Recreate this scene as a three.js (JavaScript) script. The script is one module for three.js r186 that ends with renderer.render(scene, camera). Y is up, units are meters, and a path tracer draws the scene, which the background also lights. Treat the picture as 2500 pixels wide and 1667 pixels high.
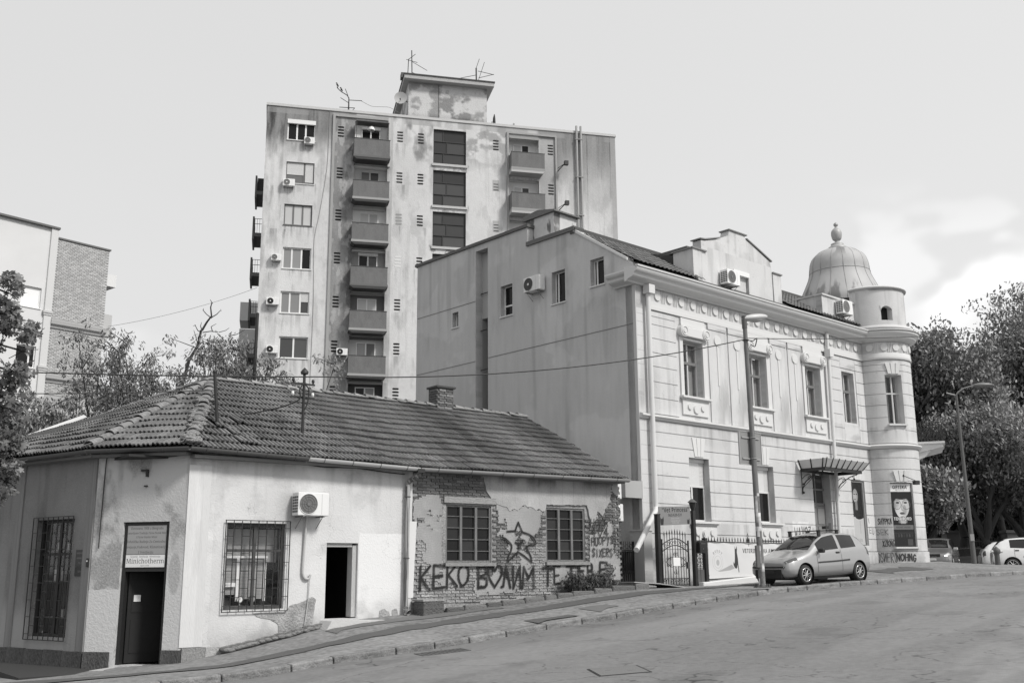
import * as THREE from 'three';
import { mergeGeometries } from 'three/addons/utils/BufferGeometryUtils.js';
import { Brush, Evaluator, SUBTRACTION } from 'three-bvh-csg';
import { RoundedBoxGeometry } from 'three/addons/geometries/RoundedBoxGeometry.js';

// ---------------------------------------------------------------- camera, sky, sun, exposure
const scene = new THREE.Scene();
const camera = new THREE.PerspectiveCamera(36.88, 1024 / 682, 0.1, 2000);
camera.rotation.order = 'YXZ';
camera.rotation.set(0.2194, 0, -0.007);            // eye height is y = 0
const renderer = new THREE.WebGLRenderer({ antialias: true });
renderer.setSize(1024, 682);
renderer.toneMapping = THREE.LinearToneMapping;
renderer.toneMappingExposure = 1.0;
renderer.shadowMap.enabled = true;
const SUN_DIR = new THREE.Vector3(0.80, 0.98, 0.58).normalize();
const sun = new THREE.DirectionalLight(0xfffdfa, 3.1);
sun.position.copy(SUN_DIR).multiplyScalar(150);
sun.castShadow = true; sun.shadow.radius = 18; sun.shadow.mapSize.set(4096, 4096);
Object.assign(sun.shadow.camera, { left: -80, right: 80, top: 80, bottom: -80, near: 1, far: 400 });
scene.add(sun, sun.target);
scene.environmentIntensity = 1;

// ---------------------------------------------------------------- noise
function rng(seed) { let s = seed | 0; return () => { s = (s + 0x6d2b79f5) | 0; let t = Math.imul(s ^ (s >>> 15), 1 | s); t = (t + Math.imul(t ^ (t >>> 7), 61 | t)) ^ t; return ((t ^ (t >>> 14)) >>> 0) / 4294967296; }; }
const R0 = rng(7), LAT = new Float32Array(65536).map(() => R0());
function n2(x, y) {
  const xi = Math.floor(x), yi = Math.floor(y), fx = x - xi, fy = y - yi, sx = fx * fx * (3 - 2 * fx), sy = fy * fy * (3 - 2 * fy);
  const a = xi & 255, b = (xi + 1) & 255, c = (yi & 255) << 8, d = ((yi + 1) & 255) << 8;
  const p = LAT[a + c] + (LAT[b + c] - LAT[a + c]) * sx, q = LAT[a + d] + (LAT[b + d] - LAT[a + d]) * sx;
  return p + (q - p) * sy;
}
function fbm(x, y, o = 4) { let s = 0, a = 0.5, t = 0; for (let i = 0; i < o; i++) { s += a * n2(x + i * 17.3, y - i * 9.1); t += a; a *= 0.5; x *= 2.03; y *= 2.03; } return s / t; }
const clamp = (x, a = 0, b = 1) => Math.min(b, Math.max(a, x));
const sst = (a, b, x) => { const t = clamp((x - a) / (b - a)); return t * t * (3 - 2 * t); };
const mix = (a, b, t) => a + (b - a) * t;

// ---------------------------------------------------------------- the sky: thin bright haze, a few low clouds
{
  const W = 1536, H = 768, d = new Float32Array(W * H * 4);
  for (let j = 0; j < H; j++) {
    const el = ((j + 0.5) / H - 0.5) * Math.PI, y = Math.sin(el), ce = Math.cos(el);
    for (let i = 0; i < W; i++) {
      const ph = ((i + 0.5) / W - 0.5) * 2 * Math.PI, x = ce * Math.cos(ph), z = ce * Math.sin(ph);
      let g = 0.69 + 0.16 * Math.pow(1 - Math.max(0, y), 3.5) + 0.03 * x;
      const cs = x * SUN_DIR.x + y * SUN_DIR.y + z * SUN_DIR.z, ang = Math.acos(clamp(cs, -1, 1));
      g += 0.42 * Math.exp(-ang * ang / 0.10) + 0.22 * Math.exp(-ang * ang / 0.9) + 0.06 * (1 + cs) * 0.5;
      if (y > -0.02) {
        const q = 1 / (0.16 + Math.max(0, y)), cx = x * q, cz = z * q, W_ = 0;
        const az = Math.atan2(x, -z);
        const f = fbm(az * 9 + 3.0, el * 22 + 2.0, 6), top = 0.225 + 0.062 * sst(0.37, 0.47, az) - 0.05 * sst(0.6, 1.2, az), d = top + 0.07 * (f - 0.5) - y;
        const cov = sst(0.0, 0.011, d) * sst(-0.02, 0.12, y) * (sst(0.375, 0.41, az + 0.06 * (f - 0.5)) * sst(1.5, 0.7, az) + 0.25 * sst(0.5, 0.6, fbm(az * 3, el * 9, 4)));
        g = mix(g, 1.08 - 0.12 * sst(0.40, 0.62, fbm(az * 12, el * 30 + 4, 4)) - 0.16 * sst(0.04, 0.10, d), 0.95 * cov);
        const puff = sst(0.56, 0.68, fbm(az * 11 + 20, el * 26, 5)) * sst(0.12, 0.2, az) * sst(0.35, 0.28, y) * sst(0.2, 0.25, y); g = mix(g, 0.98, 0.7 * puff);
        g += 0.05 * (fbm(cx * 0.8, cz * 0.8, 4) - 0.5);
      } else g = mix(g, 0.3, sst(-0.02, -0.2, y));
      const o = (j * W + i) * 4; d[o] = d[o + 1] = d[o + 2] = g; d[o + 3] = 1;
    }
  }
  const t = new THREE.DataTexture(d, W, H, THREE.RGBAFormat, THREE.FloatType);
  t.mapping = THREE.EquirectangularReflectionMapping; t.magFilter = t.minFilter = THREE.LinearFilter; t.wrapS = THREE.RepeatWrapping; t.needsUpdate = true;
  scene.background = t; scene.environment = t;
}

// ---------------------------------------------------------------- materials and textures
const M = (g, r = 0.85, o = {}) => { const m = new THREE.MeshStandardMaterial({ roughness: r, ...o }); m.color.setRGB(g, g, g * 0.995); m.side = THREE.DoubleSide; return m; };
const enc = (l) => { l = clamp(l); return Math.round(255 * (l <= 0.0031308 ? 12.92 * l : 1.055 * Math.pow(l, 1 / 2.4) - 0.055)); };
// a grey albedo map over [u0, u0+W] x [v0, v0+H] metres, px pixels per metre
function wallTex(u0, v0, W, H, px, fn) {
  const w = Math.min(2048, Math.round(W * px)), h = Math.min(2048, Math.round(H * px)), d = new Uint8Array(w * h * 4);
  for (let j = 0; j < h; j++) for (let i = 0; i < w; i++) {
    const g = enc(fn(u0 + (i + 0.5) / w * W, v0 + (j + 0.5) / h * H)), o = (j * w + i) * 4; d[o] = d[o + 1] = d[o + 2] = g; d[o + 3] = 255;
  }
  const t = new THREE.DataTexture(d, w, h); t.colorSpace = THREE.SRGBColorSpace; t.magFilter = THREE.LinearFilter; t.minFilter = THREE.LinearFilter;
  t.wrapS = t.wrapT = THREE.RepeatWrapping; t.repeat.set(1 / W, 1 / H); t.offset.set(-u0 / W, -v0 / H); t.needsUpdate = true; return t;
}
function bumpTex(size, n, fn) {          // tiles every `size` metres
  const d = new Uint8Array(n * n * 4);
  for (let j = 0; j < n; j++) for (let i = 0; i < n; i++) { const g = Math.round(255 * clamp(fn(i / n, j / n))), o = (j * n + i) * 4; d[o] = d[o + 1] = d[o + 2] = g; d[o + 3] = 255; }
  const t = new THREE.DataTexture(d, n, n); t.magFilter = THREE.LinearFilter; t.wrapS = t.wrapT = THREE.MirroredRepeatWrapping; t.repeat.set(1 / size, 1 / size); t.needsUpdate = true; return t;
}
const stucco = bumpTex(1.6, 512, (x, y) => 0.6 * fbm(x * 60, y * 60, 3) + 0.4 * fbm(x * 8, y * 8, 3));
const rough = bumpTex(1.6, 512, (x, y) => 0.75 * fbm(x * 44, y * 44, 3) + 0.25 * fbm(x * 120, y * 120, 2));
const grit = bumpTex(2.2, 512, (x, y) => 0.8 * fbm(x * 110, y * 110, 2) + 0.2 * fbm(x * 9, y * 9, 3));
const MT = (map, r = 0.9, o = {}) => { const m = M(1, r, o); m.color.setRGB(1, 1, 1); m.map = map; return m; };
function canvasTex(w, h, draw) { const c = document.createElement('canvas'); c.width = w; c.height = h; draw(c.getContext('2d'), w, h); const t = new THREE.CanvasTexture(c); t.colorSpace = THREE.SRGBColorSpace; t.magFilter = THREE.LinearFilter; return t; }
const gl = (v) => `rgb(${v},${v},${v})`;
const glass = new THREE.MeshPhysicalMaterial({ color: 0xffffff, transmission: 1, thickness: 0, roughness: 0.03, ior: 1.3, side: THREE.DoubleSide });
const PM = (g, r) => { const m = new THREE.MeshPhysicalMaterial({ roughness: r, ior: 1.28, side: THREE.DoubleSide }); m.color.setRGB(g, g, g); return m; };
const MAT = {
  dark: M(0.02, 0.7), black: M(0.012, 0.5), iron: M(0.018, 0.55), steel: M(0.25, 0.45, { metalness: 0.6 }), zinc: M(0.32, 0.5, { metalness: 0.35 }),
  white: M(0.72, 0.5), offwhite: M(0.62, 0.6), pvc: M(0.74, 0.35), grey: M(0.3, 0.8), midgrey: M(0.2, 0.8), slate: M(0.09, 0.8), wood: M(0.16, 0.75), woodlight: M(0.33, 0.8), concrete: M(0.36, 0.95, { bumpMap: rough, bumpScale: 0.006 }),
  paneDark: PM(0.012, 0.06), paneMid: PM(0.07, 0.08), paneGrey: PM(0.15, 0.12), paneLight: M(0.5, 0.25), curtain: M(0.42, 0.95), curtainDark: M(0.12, 0.95), room: M(0.03, 0.95), shutter: M(0.6, 0.6),
};

// ---------------------------------------------------------------- geometry helpers
const V = (x, y, z) => new THREE.Vector3(x, y, z);
const bx = (x0, y0, z0, x1, y1, z1) => new THREE.BoxGeometry(Math.abs(x1 - x0), Math.abs(y1 - y0), Math.abs(z1 - z0)).translate((x0 + x1) / 2, (y0 + y1) / 2, (z0 + z1) / 2);
function mg(list) {
  const out = [];
  for (const g of list.flat(9)) { if (!g) continue; const q = g.index ? g.toNonIndexed() : g; for (const k of Object.keys(q.attributes)) if (!['position', 'normal', 'uv'].includes(k)) q.deleteAttribute(k); if (!q.attributes.uv) q.setAttribute('uv', new THREE.BufferAttribute(new Float32Array(q.attributes.position.count * 2), 2)); out.push(q); }
  return mergeGeometries(out);
}
// uv in metres from position: box projection
function metreUV(g) {
  const q = g.index ? g.toNonIndexed() : g, p = q.attributes.position, n = q.attributes.normal, uv = new Float32Array(p.count * 2);
  for (let i = 0; i < p.count; i++) {
    const ax = Math.abs(n.getX(i)), ay = Math.abs(n.getY(i)), az = Math.abs(n.getZ(i));
    if (az >= ax && az >= ay) { uv[2 * i] = p.getX(i); uv[2 * i + 1] = p.getY(i); } else if (ax >= ay) { uv[2 * i] = p.getZ(i); uv[2 * i + 1] = p.getY(i); } else { uv[2 * i] = p.getX(i); uv[2 * i + 1] = p.getZ(i); }
  }
  q.setAttribute('uv', new THREE.BufferAttribute(uv, 2)); return q;
}
function ext(pts, z0, z1, holes = [], bevel = 0) {       // polygon in x,y from z0 to z1
  const s = new THREE.Shape(pts.map((p) => new THREE.Vector2(p[0], p[1])));
  for (const h of holes) s.holes.push(new THREE.Path(h.map((p) => new THREE.Vector2(p[0], p[1]))));
  const g = new THREE.ExtrudeGeometry(s, { depth: z1 - z0 - 2 * bevel, bevelEnabled: bevel > 0, bevelSize: bevel, bevelThickness: bevel, bevelOffset: -bevel, bevelSegments: 1, curveSegments: 8 });
  return g.translate(0, 0, z0 + bevel);
}
const rect = (u0, v0, u1, v1) => [[u0, v0], [u1, v0], [u1, v1], [u0, v1]];
function bar(a, b, r, seg = 6) {
  const d = b.clone().sub(a), g = new THREE.CylinderGeometry(r, r, d.length(), seg);
  return g.applyMatrix4(new THREE.Matrix4().compose(a.clone().add(b).multiplyScalar(0.5), new THREE.Quaternion().setFromUnitVectors(V(0, 1, 0), d.normalize()), V(1, 1, 1)));
}
function taper(a, b, r0, r1, seg = 6) {
  const d = b.clone().sub(a), g = new THREE.CylinderGeometry(r1, r0, d.length(), seg);
  return g.applyMatrix4(new THREE.Matrix4().compose(a.clone().add(b).multiplyScalar(0.5), new THREE.Quaternion().setFromUnitVectors(V(0, 1, 0), d.normalize()), V(1, 1, 1)));
}
const path = (pts, r, seg = 6, n) => new THREE.TubeGeometry(new THREE.CatmullRomCurve3(pts.map((p) => p.isVector3 ? p : V(...p)), false, 'catmullrom', 0.3), n || pts.length * 5, r, seg, false);
const lathe = (pts, seg = 24, a0 = 0, a1 = Math.PI * 2) => new THREE.LatheGeometry(pts.map((p) => new THREE.Vector2(p[0], p[1])), seg, a0, a1);
// a profile [[out, v], ...] (closed) run along local x from u0 to u1
function profile(pts, u0, u1) { const g = ext(pts.map((p) => [p[0], p[1]]), 0, u1 - u0); g.applyMatrix4(new THREE.Matrix4().makeBasis(V(0, 0, 1), V(0, 1, 0), V(-1, 0, 0))); return g.translate(u1, 0, 0); }
const rotY = (a, x = 0, y = 0, z = 0) => new THREE.Matrix4().makeRotationY(a).setPosition(x, y, z);
const DEG = Math.PI / 180;

// ---------------------------------------------------------------- scene building
const taken = {};
const numbered = (n) => { const k = taken[n] = (taken[n] ?? -1) + 1; return k ? n + '_' + String(k).padStart(3, '0') : n; };
function tag(o, label, category, group) { o.userData.label = label; if (category) o.userData.category = category; if (group) o.userData.group = group; return o; }
function thing(name, label, category, pos = [0, 0, 0], turn = 0, group) { const o = new THREE.Group(); o.name = numbered(name); o.position.set(...pos); o.rotation.y = turn; scene.add(o); return tag(o, label, category, group); }
function part(name, geo, mat, parent, m4) {
  const g = Array.isArray(geo) ? mg(geo) : geo, o = new THREE.Mesh(g, mat); o.name = name; o.castShadow = o.receiveShadow = true;
  if (m4) { o.applyMatrix4(m4); } parent.add(o); return o;
}
function struct(name, geo, mat) { const o = part(numbered(name), geo, mat, scene); o.userData.kind = 'structure'; return o; }
function copyOf(root, label, pos, turn, group) { const c = root.clone(); c.name = numbered(root.name.replace(/_\d+$/, '')); scene.add(c); c.userData = { ...root.userData, label }; c.position.set(...pos); c.rotation.y = turn; if (group) c.userData.group = group; return c; }
// a facade frame: origin in plan (x east, z away from the eye), angle of its run; u along, v up, w out of the wall
class Frame {
  constructor(x, z, deg) { this.x = x; this.z = z; this.a = deg * DEG; this.m = rotY(this.a, x, 0, -z); this.pos = [x, 0, -z]; }
  p(u, v, w) { return V(u, v, w).applyMatrix4(this.m); }
  at(u, v, w) { const q = this.p(u, v, w); return [q.x, q.y, q.z]; }
}
const FH = new Frame(-7.099, 22.5, 37.5), FW = new Frame(4.141, 33.0, 42), FT = new Frame(-15.393, 60, 13.25), FL = new Frame(-25.843, 55, 49.5);
const SC = new Map();
function scatter(name, geo, mat, list, parent, kind) {      // list of Matrix4 -> one InstancedMesh
  const o = new THREE.InstancedMesh(geo, mat, list.length); o.name = name; o.castShadow = o.receiveShadow = true;
  list.forEach((q, i) => { o.setMatrixAt(i, q.m || q); if (q.c !== undefined) o.setColorAt(i, new THREE.Color(q.c, q.c, q.c)); });
  parent.add(o); if (kind) o.userData.kind = kind; return o;
}
// ---------------------------------------------------------------- the ground, the road, the pavement, the kerb
const D40 = [0.764, 0.645], D27 = [0.8387, 0.5446];
const kl = (a) => [7.37 + D40[0] * a, 29.5 + D40[1] * a], kr = (a) => [7.37 + D27[0] * a, 29.5 + D27[1] * a];
const hp = (u, w = 0) => [-7.099 + 0.7934 * u + 0.6088 * w, 22.5 + 0.6088 * u - 0.7934 * w];
const wp = (u, w = 0) => [4.141 + 0.7431 * u + 0.6691 * w, 33 + 0.6691 * u - 0.7431 * w];
// stations: kerb point, kerb height, back point, back height
const ST = [
  [kl(-34), -2.5, [-21, 31, -2.9]], [kl(-22), -1.98, [-13, 25.6, -2.27]], [kl(-17.5), -1.80, [-9.28, 22.97, -2.03]], [kl(-15.57), -1.74, [...hp(0, 0), -1.87]],
  [kl(-14.07), -1.59, [...hp(1.5), -1.63]], [kl(-13.07), -1.53, [...hp(2.5), -1.43]], [kl(-12.3), -1.48, [...hp(3.3), -1.24]], [kl(-11.3), -1.41, [...hp(4.3), -1.12]],
  [kl(-9.9), -1.30, [...hp(5.65), -1.04]], [kl(-8.4), -1.17, [...hp(7.2), -0.93]], [kl(-7), -1.08, [...hp(8.6), -0.83]], [kl(-5.1), -0.91, [...hp(10.4), -0.68]], [kl(-3.5), -0.79, [...hp(12.1), -0.56]],
  [kl(-1.5), -0.655, [...hp(13.6), -0.54]], [kl(-0.2), -0.57, [...wp(0.3, 1.2), -0.54]], [kr(1.2), -0.50, [...wp(2.2, 1.2), -0.50]], [kr(2.4), -0.445, [...wp(4.2, 1.2), -0.44]], [kr(3.6), -0.395, [...wp(6, 1), -0.33]],
  [kr(5.0), -0.35, [...wp(8, 0.4), -0.2]], [kr(6.6), -0.30, [...wp(10, 0.1), -0.08]], [kr(8.1), -0.25, [...wp(12, 0), 0.04]], [kr(9.7), -0.2, [...wp(13.6, 0.1), 0.13]], [kr(11.2), -0.162, [...wp(15.2, 1.3), 0.18]],
  [kr(13), -0.14, [...wp(17.6, 1.3), 0.2]], [kr(17), -0.12, [...wp(21, -0.2), 0.17]], [kr(26), -0.1, [...wp(28, -1), 0.12]], [kr(44), -0.08, [...wp(44, -2), 0.1]],
];
function strip(rows) {        // rows of equal-length point lists -> a welded sheet, uv in metres
  const pos = [], uv = [], idx = [], n = rows[0].length;
  for (const r of rows) for (const p of r) { pos.push(p[0], p[1], -p[2]); uv.push(p[0], p[2]); }
  for (let i = 0; i + 1 < rows.length; i++) for (let j = 0; j + 1 < n; j++) { const a = i * n + j, b = a + 1, c = a + n, d = c + 1; idx.push(a, c, b, b, c, d); }
  const g = new THREE.BufferGeometry(); g.setAttribute('position', new THREE.Float32BufferAttribute(pos, 3)); g.setAttribute('uv', new THREE.Float32BufferAttribute(uv, 2)); g.setIndex(idx); g.computeVertexNormals();
  const nn = g.attributes.normal; let s = 0; for (let i = 0; i < nn.count; i++) s += nn.getY(i); if (s < 0) { for (let i = 0; i < idx.length; i += 3) { const t = idx[i]; idx[i] = idx[i + 1]; idx[i + 1] = t; } g.setIndex(idx); g.computeVertexNormals(); }
  return g;
}
// finer stations
const SF = [];
for (let i = 0; i + 1 < ST.length; i++) for (let k = 0; k < 4; k++) { const t = k / 4, A = ST[i], B = ST[i + 1]; SF.push({ k: [mix(A[0][0], B[0][0], t), mix(A[0][1], B[0][1], t)], h: mix(A[1], B[1], t), b: [mix(A[2][0], B[2][0], t), mix(A[2][1], B[2][1], t)], hb: mix(A[2][2], B[2][2], t) }); }
const lerpS = (s, t) => [mix(s.k[0], s.b[0], t), mix(s.h, s.hb, t), mix(s.k[1], s.b[1], t)];
const nrm = (i) => { const a = SF[Math.max(0, i - 2)].k, b = SF[Math.min(SF.length - 1, i + 2)].k, dx = b[0] - a[0], dz = b[1] - a[1], l = Math.hypot(dx, dz); return [dz / l, -dx / l]; };   // towards the road
// height of the pavement under a plan point (nearest station line)
function paveH(x, z) {
  let best = 1e9, h = 0;
  for (const s of SF) { const dx = s.b[0] - s.k[0], dz = s.b[1] - s.k[1], L = dx * dx + dz * dz, t = clamp(((x - s.k[0]) * dx + (z - s.k[1]) * dz) / L, 0, 1.15), e = (x - s.k[0] - dx * t) ** 2 + (z - s.k[1] - dz * t) ** 2; if (e < best) { best = e; h = mix(s.h, s.hb, t); } }
  return h;
}
const KW = 0.2;
const asphaltOld = wallTex(-20, 8, 60, 48, 34, (x, y) => 0.12 + 0.13 * fbm(x * 0.45, y * 0.45, 4) + 0.08 * (fbm(x * 9, y * 9, 2) - 0.5) + 0.10 * (n2(x * 17, y * 17) - 0.5) - 0.06 * sst(0.006, 0, Math.abs(fbm(x * 0.8, y * 0.8 + 40, 4) - 0.48)));
const asphaltRoad = wallTex(-20, 2, 60, 52, 34, (x, y) => { const c = fbm(x * 0.9 + 2, y * 0.9, 4), c2 = fbm(x * 0.5 + 31, y * 0.5 + 7, 4), along = 0.66 * x + 0.75 * y, across = 0.75 * x - 0.66 * y; let g = 0.18 + 0.05 * (fbm(x * 0.22 + 9, y * 0.22, 4) - 0.5) + 0.035 * (fbm(along * 0.15, across * 1.1, 3) - 0.5) + 0.025 * (fbm(x * 7, y * 7, 2) - 0.5) + 0.035 * (n2(x * 17, y * 17) - 0.5); if (Math.abs(c - 0.5) < 0.005 && c2 > 0.52) g -= 0.07; g += 0.03 * sst(0.5, 0.56, fbm(across * 0.35 + 3, along * 0.03, 3)) - 0.02; g -= 0.03 * sst(0.60, 0.68, fbm(x * 0.7 + 4, y * 0.7, 4)); if (Math.abs(c2 - 0.44) < 0.0035) g -= 0.08; return clamp(g, 0.03, 0.3); });
const roadMat = MT(asphaltRoad, 0.88, { bumpMap: grit, bumpScale: 0.004 }), paveMat = MT(asphaltOld, 0.9, { bumpMap: grit, bumpScale: 0.006 });
const groundH = (x, z) => { const a = 0.764 * (x - 7.37) + 0.645 * (z - 29.5); return mix(-2.75, -1.0, sst(-22, 4, a)) + 0.15 * (fbm(x * 0.2, z * 0.2, 3) - 0.5); };
{
  const rows = [];
  const xs = [-1500, -500, -200, -90, -60, -45, -30, -22, -15, -10, -5, 0, 5, 10, 15, 20, 25, 30, 36, 44, 60, 90, 160, 500, 1500], zs = [-1500, -400, -120, -40, -10, 0, 8, 14, 20, 26, 32, 38, 44, 50, 58, 70, 90, 140, 400, 1500];
  for (const z of zs) rows.push(xs.map((x) => [x, groundH(x, z) - 0.55 - (z < 40 && z > -40 ? 0.7 : 0), z]));
  struct('ground', strip(rows), M(0.09, 0.95, { bumpMap: rough, bumpScale: 0.02 }));
  // road: from the kerb towards and past the eye
  const rr = SF.map((s, i) => { const n = nrm(i); return [0.0, 0.5, 1.4, 3.5, 6, 9, 13, 20, 30].map((d, j) => [s.k[0] + n[0] * d, s.h - 0.125 + Math.min(0.05, d * 0.015) + 0.012 * (n2(i * 0.6, d) - 0.5) * (j > 0), s.k[1] + n[1] * d]); });
  struct('road', strip(rr), roadMat);
  // pavement
  const pr = SF.map((s, i) => { const L = Math.hypot(s.b[0] - s.k[0], s.b[1] - s.k[1]); return [0, 0.1, 0.25, 0.4, 0.55, 0.7, 0.85, 1, 1.06].map((t) => { const q = KW / L + t * (1 - KW / L), p = lerpS(s, q); p[1] += 0.02 * (n2(i * 0.9, t * 6) - 0.5) * (t > 0 && t < 1) - (t === 0 ? 0.012 : 0); return p; }); });
  const pv = struct('pavement', strip(pr), paveMat);
  // newer asphalt seams laid along the pavement (each a sheet just above it)
  const seam = (t0, t1, i0, i1, lift, wob) => strip(SF.slice(i0, i1).map((s, i) => [0, 0.5, 1].map((f) => { const tt = mix(t0(i0 + i), t1(i0 + i), f) + wob * (n2(i * 0.8 + f * 20, 3) - 0.5), L = Math.hypot(s.b[0] - s.k[0], s.b[1] - s.k[1]), q = KW / L + tt * (1 - KW / L), p = lerpS(s, q); p[1] += 0.02 * (n2((i0 + i) * 0.9, tt * 6) - 0.5) + lift; return p; })));
  const patchMat = M(0.085, 0.85, { bumpMap: grit, bumpScale: 0.004 }), patchMat2 = M(0.13, 0.88, { bumpMap: grit, bumpScale: 0.005 });
  const near = (a) => SF.reduce((b, s, i) => Math.abs(Math.hypot(s.k[0] - kl(a)[0], s.k[1] - kl(a)[1])) < Math.hypot(SF[b].k[0] - kl(a)[0], SF[b].k[1] - kl(a)[1]) ? i : b, 0);
  part('asphalt_seam', seam((i) => mix(0.30, 0.50, clamp((i - 8) / 50)), (i) => mix(0.45, 0.68, clamp((i - 8) / 50)), near(-21), near(2.5), 0.014, 0.05), patchMat, pv).userData.label = 'strip of darker newer asphalt running along the pavement';
  part('asphalt_seam', seam(() => 0.72, () => 0.84, near(-12.5), near(-7.5), 0.012, 0.05), patchMat2, pv);
  part('asphalt_patch', seam(() => 0.12, () => 0.3, near(-6.6), near(-5.3), 0.012, 0.1), patchMat2, pv);
  part('asphalt_patch', seam(() => 0.35, () => 0.6, near(7), near(10), 0.012, 0.12), patchMat, pv);
  part('asphalt_patch', seam(() => 0.02, () => 0.14, near(-8.6), near(-6.9), 0.012, 0.06), patchMat, pv);
  // concrete threshold at the corner door and by the dark doorway
  // kerb stones, one by one
  const kerb = new THREE.Group(); kerb.name = 'kerb'; kerb.userData.kind = 'structure'; scene.add(kerb);
  const R = rng(41), KM = [0.19, 0.16, 0.22, 0.175].map((g, k) => MT(wallTex(-1, -1, 2, 2, 128, (u, v) => clamp(g * (0.45 + 1.1 * fbm(u * 6 + k * 5, v * 14, 4)) + 0.08 * (n2(u * 60, v * 60) - 0.5), 0.03, 0.45)), 0.92, { bumpMap: rough, bumpScale: 0.02 }));
  const KL = [];            // arc-length walk of the kerb line
  for (let i = 0; i < SF.length; i++) { const s = SF[i], p = KL[KL.length - 1]; KL.push({ x: s.k[0], z: s.k[1], h: s.h, d: p ? p.d + Math.hypot(s.k[0] - p.x, s.k[1] - p.z) : 0 }); }
  const on = (d) => { let i = 1; while (i < KL.length - 1 && KL[i].d < d) i++; const a = KL[i - 1], b = KL[i], t = (d - a.d) / (b.d - a.d); return [mix(a.x, b.x, t), mix(a.h, b.h, t), mix(a.z, b.z, t)]; };
  for (let d = 6; d < KL[KL.length - 1].d - 2;) {
    const L = 0.75 + R() * 0.7, a = on(d + 0.012), b = on(d + L - 0.012), len = Math.hypot(b[0] - a[0], b[2] - a[2], b[1] - a[1]);
    const g = new RoundedBoxGeometry(len, 0.26, KW + 0.02, 2, 0.03); const p = g.attributes.position;
    for (let i = 0; i < p.count; i++) { const y = p.getY(i); if (y > 0) p.setY(i, y + 0.018 * (n2(p.getX(i) * 3 + d * 7, p.getZ(i) * 8) - 0.5)); p.setZ(i, p.getZ(i) + 0.02 * (n2(p.getX(i) * 4 + d * 5, y * 6) - 0.5)); }
    g.computeVertexNormals();
    const m = part('kerb_stone', metreUV(g), KM[Math.floor(R() * 4)], kerb);
    m.position.set((a[0] + b[0]) / 2, (a[1] + b[1]) / 2 - 0.125 + (R() - 0.5) * 0.014, -(a[2] + b[2]) / 2);
    const yaw = Math.atan2(b[2] - a[2], b[0] - a[0]); m.rotation.order = 'YZX'; m.rotation.set((R() - 0.5) * 0.06, yaw + (R() - 0.5) * 0.012, Math.asin((b[1] - a[1]) / len));
    m.translateZ(-(KW / 2) + 0.005);
    d += L;
  }
}
const roadH = (x, z) => { let best = 1e9, h = 0; for (let i = 0; i + 1 < SF.length; i++) { const s = SF[i], q = SF[i + 1], dx = q.k[0] - s.k[0], dz = q.k[1] - s.k[1], t = clamp(((x - s.k[0]) * dx + (z - s.k[1]) * dz) / (dx * dx + dz * dz)), e = (x - s.k[0] - dx * t) ** 2 + (z - s.k[1] - dz * t) ** 2; if (e < best) { best = e; h = mix(s.h, q.h, t) - 0.125 + Math.min(0.05, Math.sqrt(e) * 0.015); } } return h; };
// iron covers let into the road
{
  const tilt = (o, x, z) => { const e = 0.4, nx = (roadH(x - e, z) - roadH(x + e, z)) / (2 * e), nz = (roadH(x, z + e) - roadH(x, z - e)) / (2 * e); o.quaternion.premultiply(new THREE.Quaternion().setFromUnitVectors(V(0, 1, 0), V(nx, 1, nz).normalize())); };
  const g = thing('drain_grate', 'dark cast iron drain grate sunk in the road near the kerb', 'drain grate', [-1.42, roadH(-1.42, 21.1) + 0.012, -21.1], 0.42);
  part('rim', [bx(-0.5, -0.03, -0.28, 0.5, 0.0, -0.24), bx(-0.5, -0.03, 0.24, 0.5, 0, 0.28), bx(-0.5, -0.03, -0.239, -0.46, 0, 0.239), bx(0.46, -0.03, -0.239, 0.5, 0, 0.239)], MAT.slate, g);
  part('pit', bx(-0.459, -0.06, -0.239, 0.459, -0.045, 0.239), MAT.black, g);
  for (let i = 0; i < 11; i++) part('bar', bx(-0.44 + i * 0.083, -0.03, -0.238, -0.39 + i * 0.083, -0.004, 0.238), MAT.slate, g);
  tilt(g, -1.42, 21.1);
  const c = thing('manhole_cover', 'square manhole cover with asphalt inlay in the middle of the road', 'manhole cover', [1.65, roadH(1.65, 16.9) + 0.006, -16.9], 0.16);
  tilt(c, 1.65, 16.9);
  part('frame', [bx(-0.42, -0.02, -0.42, 0.42, 0.003, -0.39), bx(-0.42, -0.02, 0.39, 0.42, 0.003, 0.42), bx(-0.42, -0.02, -0.389, -0.395, 0.003, 0.389), bx(0.395, -0.02, -0.389, 0.42, 0.003, 0.389)], MAT.black, c);
  part('lid', metreUV(bx(-0.385, -0.02, -0.385, 0.385, 0.006, 0.385)), M(0.15, 0.9, { bumpMap: grit, bumpScale: 0.006 }), c);
  part('lifting_eye', bx(-0.2, 0.0061, -0.1, -0.1, 0.011, -0.08), MAT.steel, c); part('lifting_eye', bx(0.12, 0.0061, 0.1, 0.22, 0.011, 0.12), MAT.steel, c);
}
// ---------------------------------------------------------------- small builders shared by the buildings
const brickGeo = (() => { const g = new RoundedBoxGeometry(0.25, 0.065, 0.06, 1, 0.006); const R = rng(5), p = g.attributes.position; for (let i = 0; i < p.count; i++) p.setXYZ(i, p.getX(i) + (R() - 0.5) * 0.008, p.getY(i) + (R() - 0.5) * 0.006, p.getZ(i) + (R() - 0.5) * 0.006); g.computeVertexNormals(); return metreUV(g); })();
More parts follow.
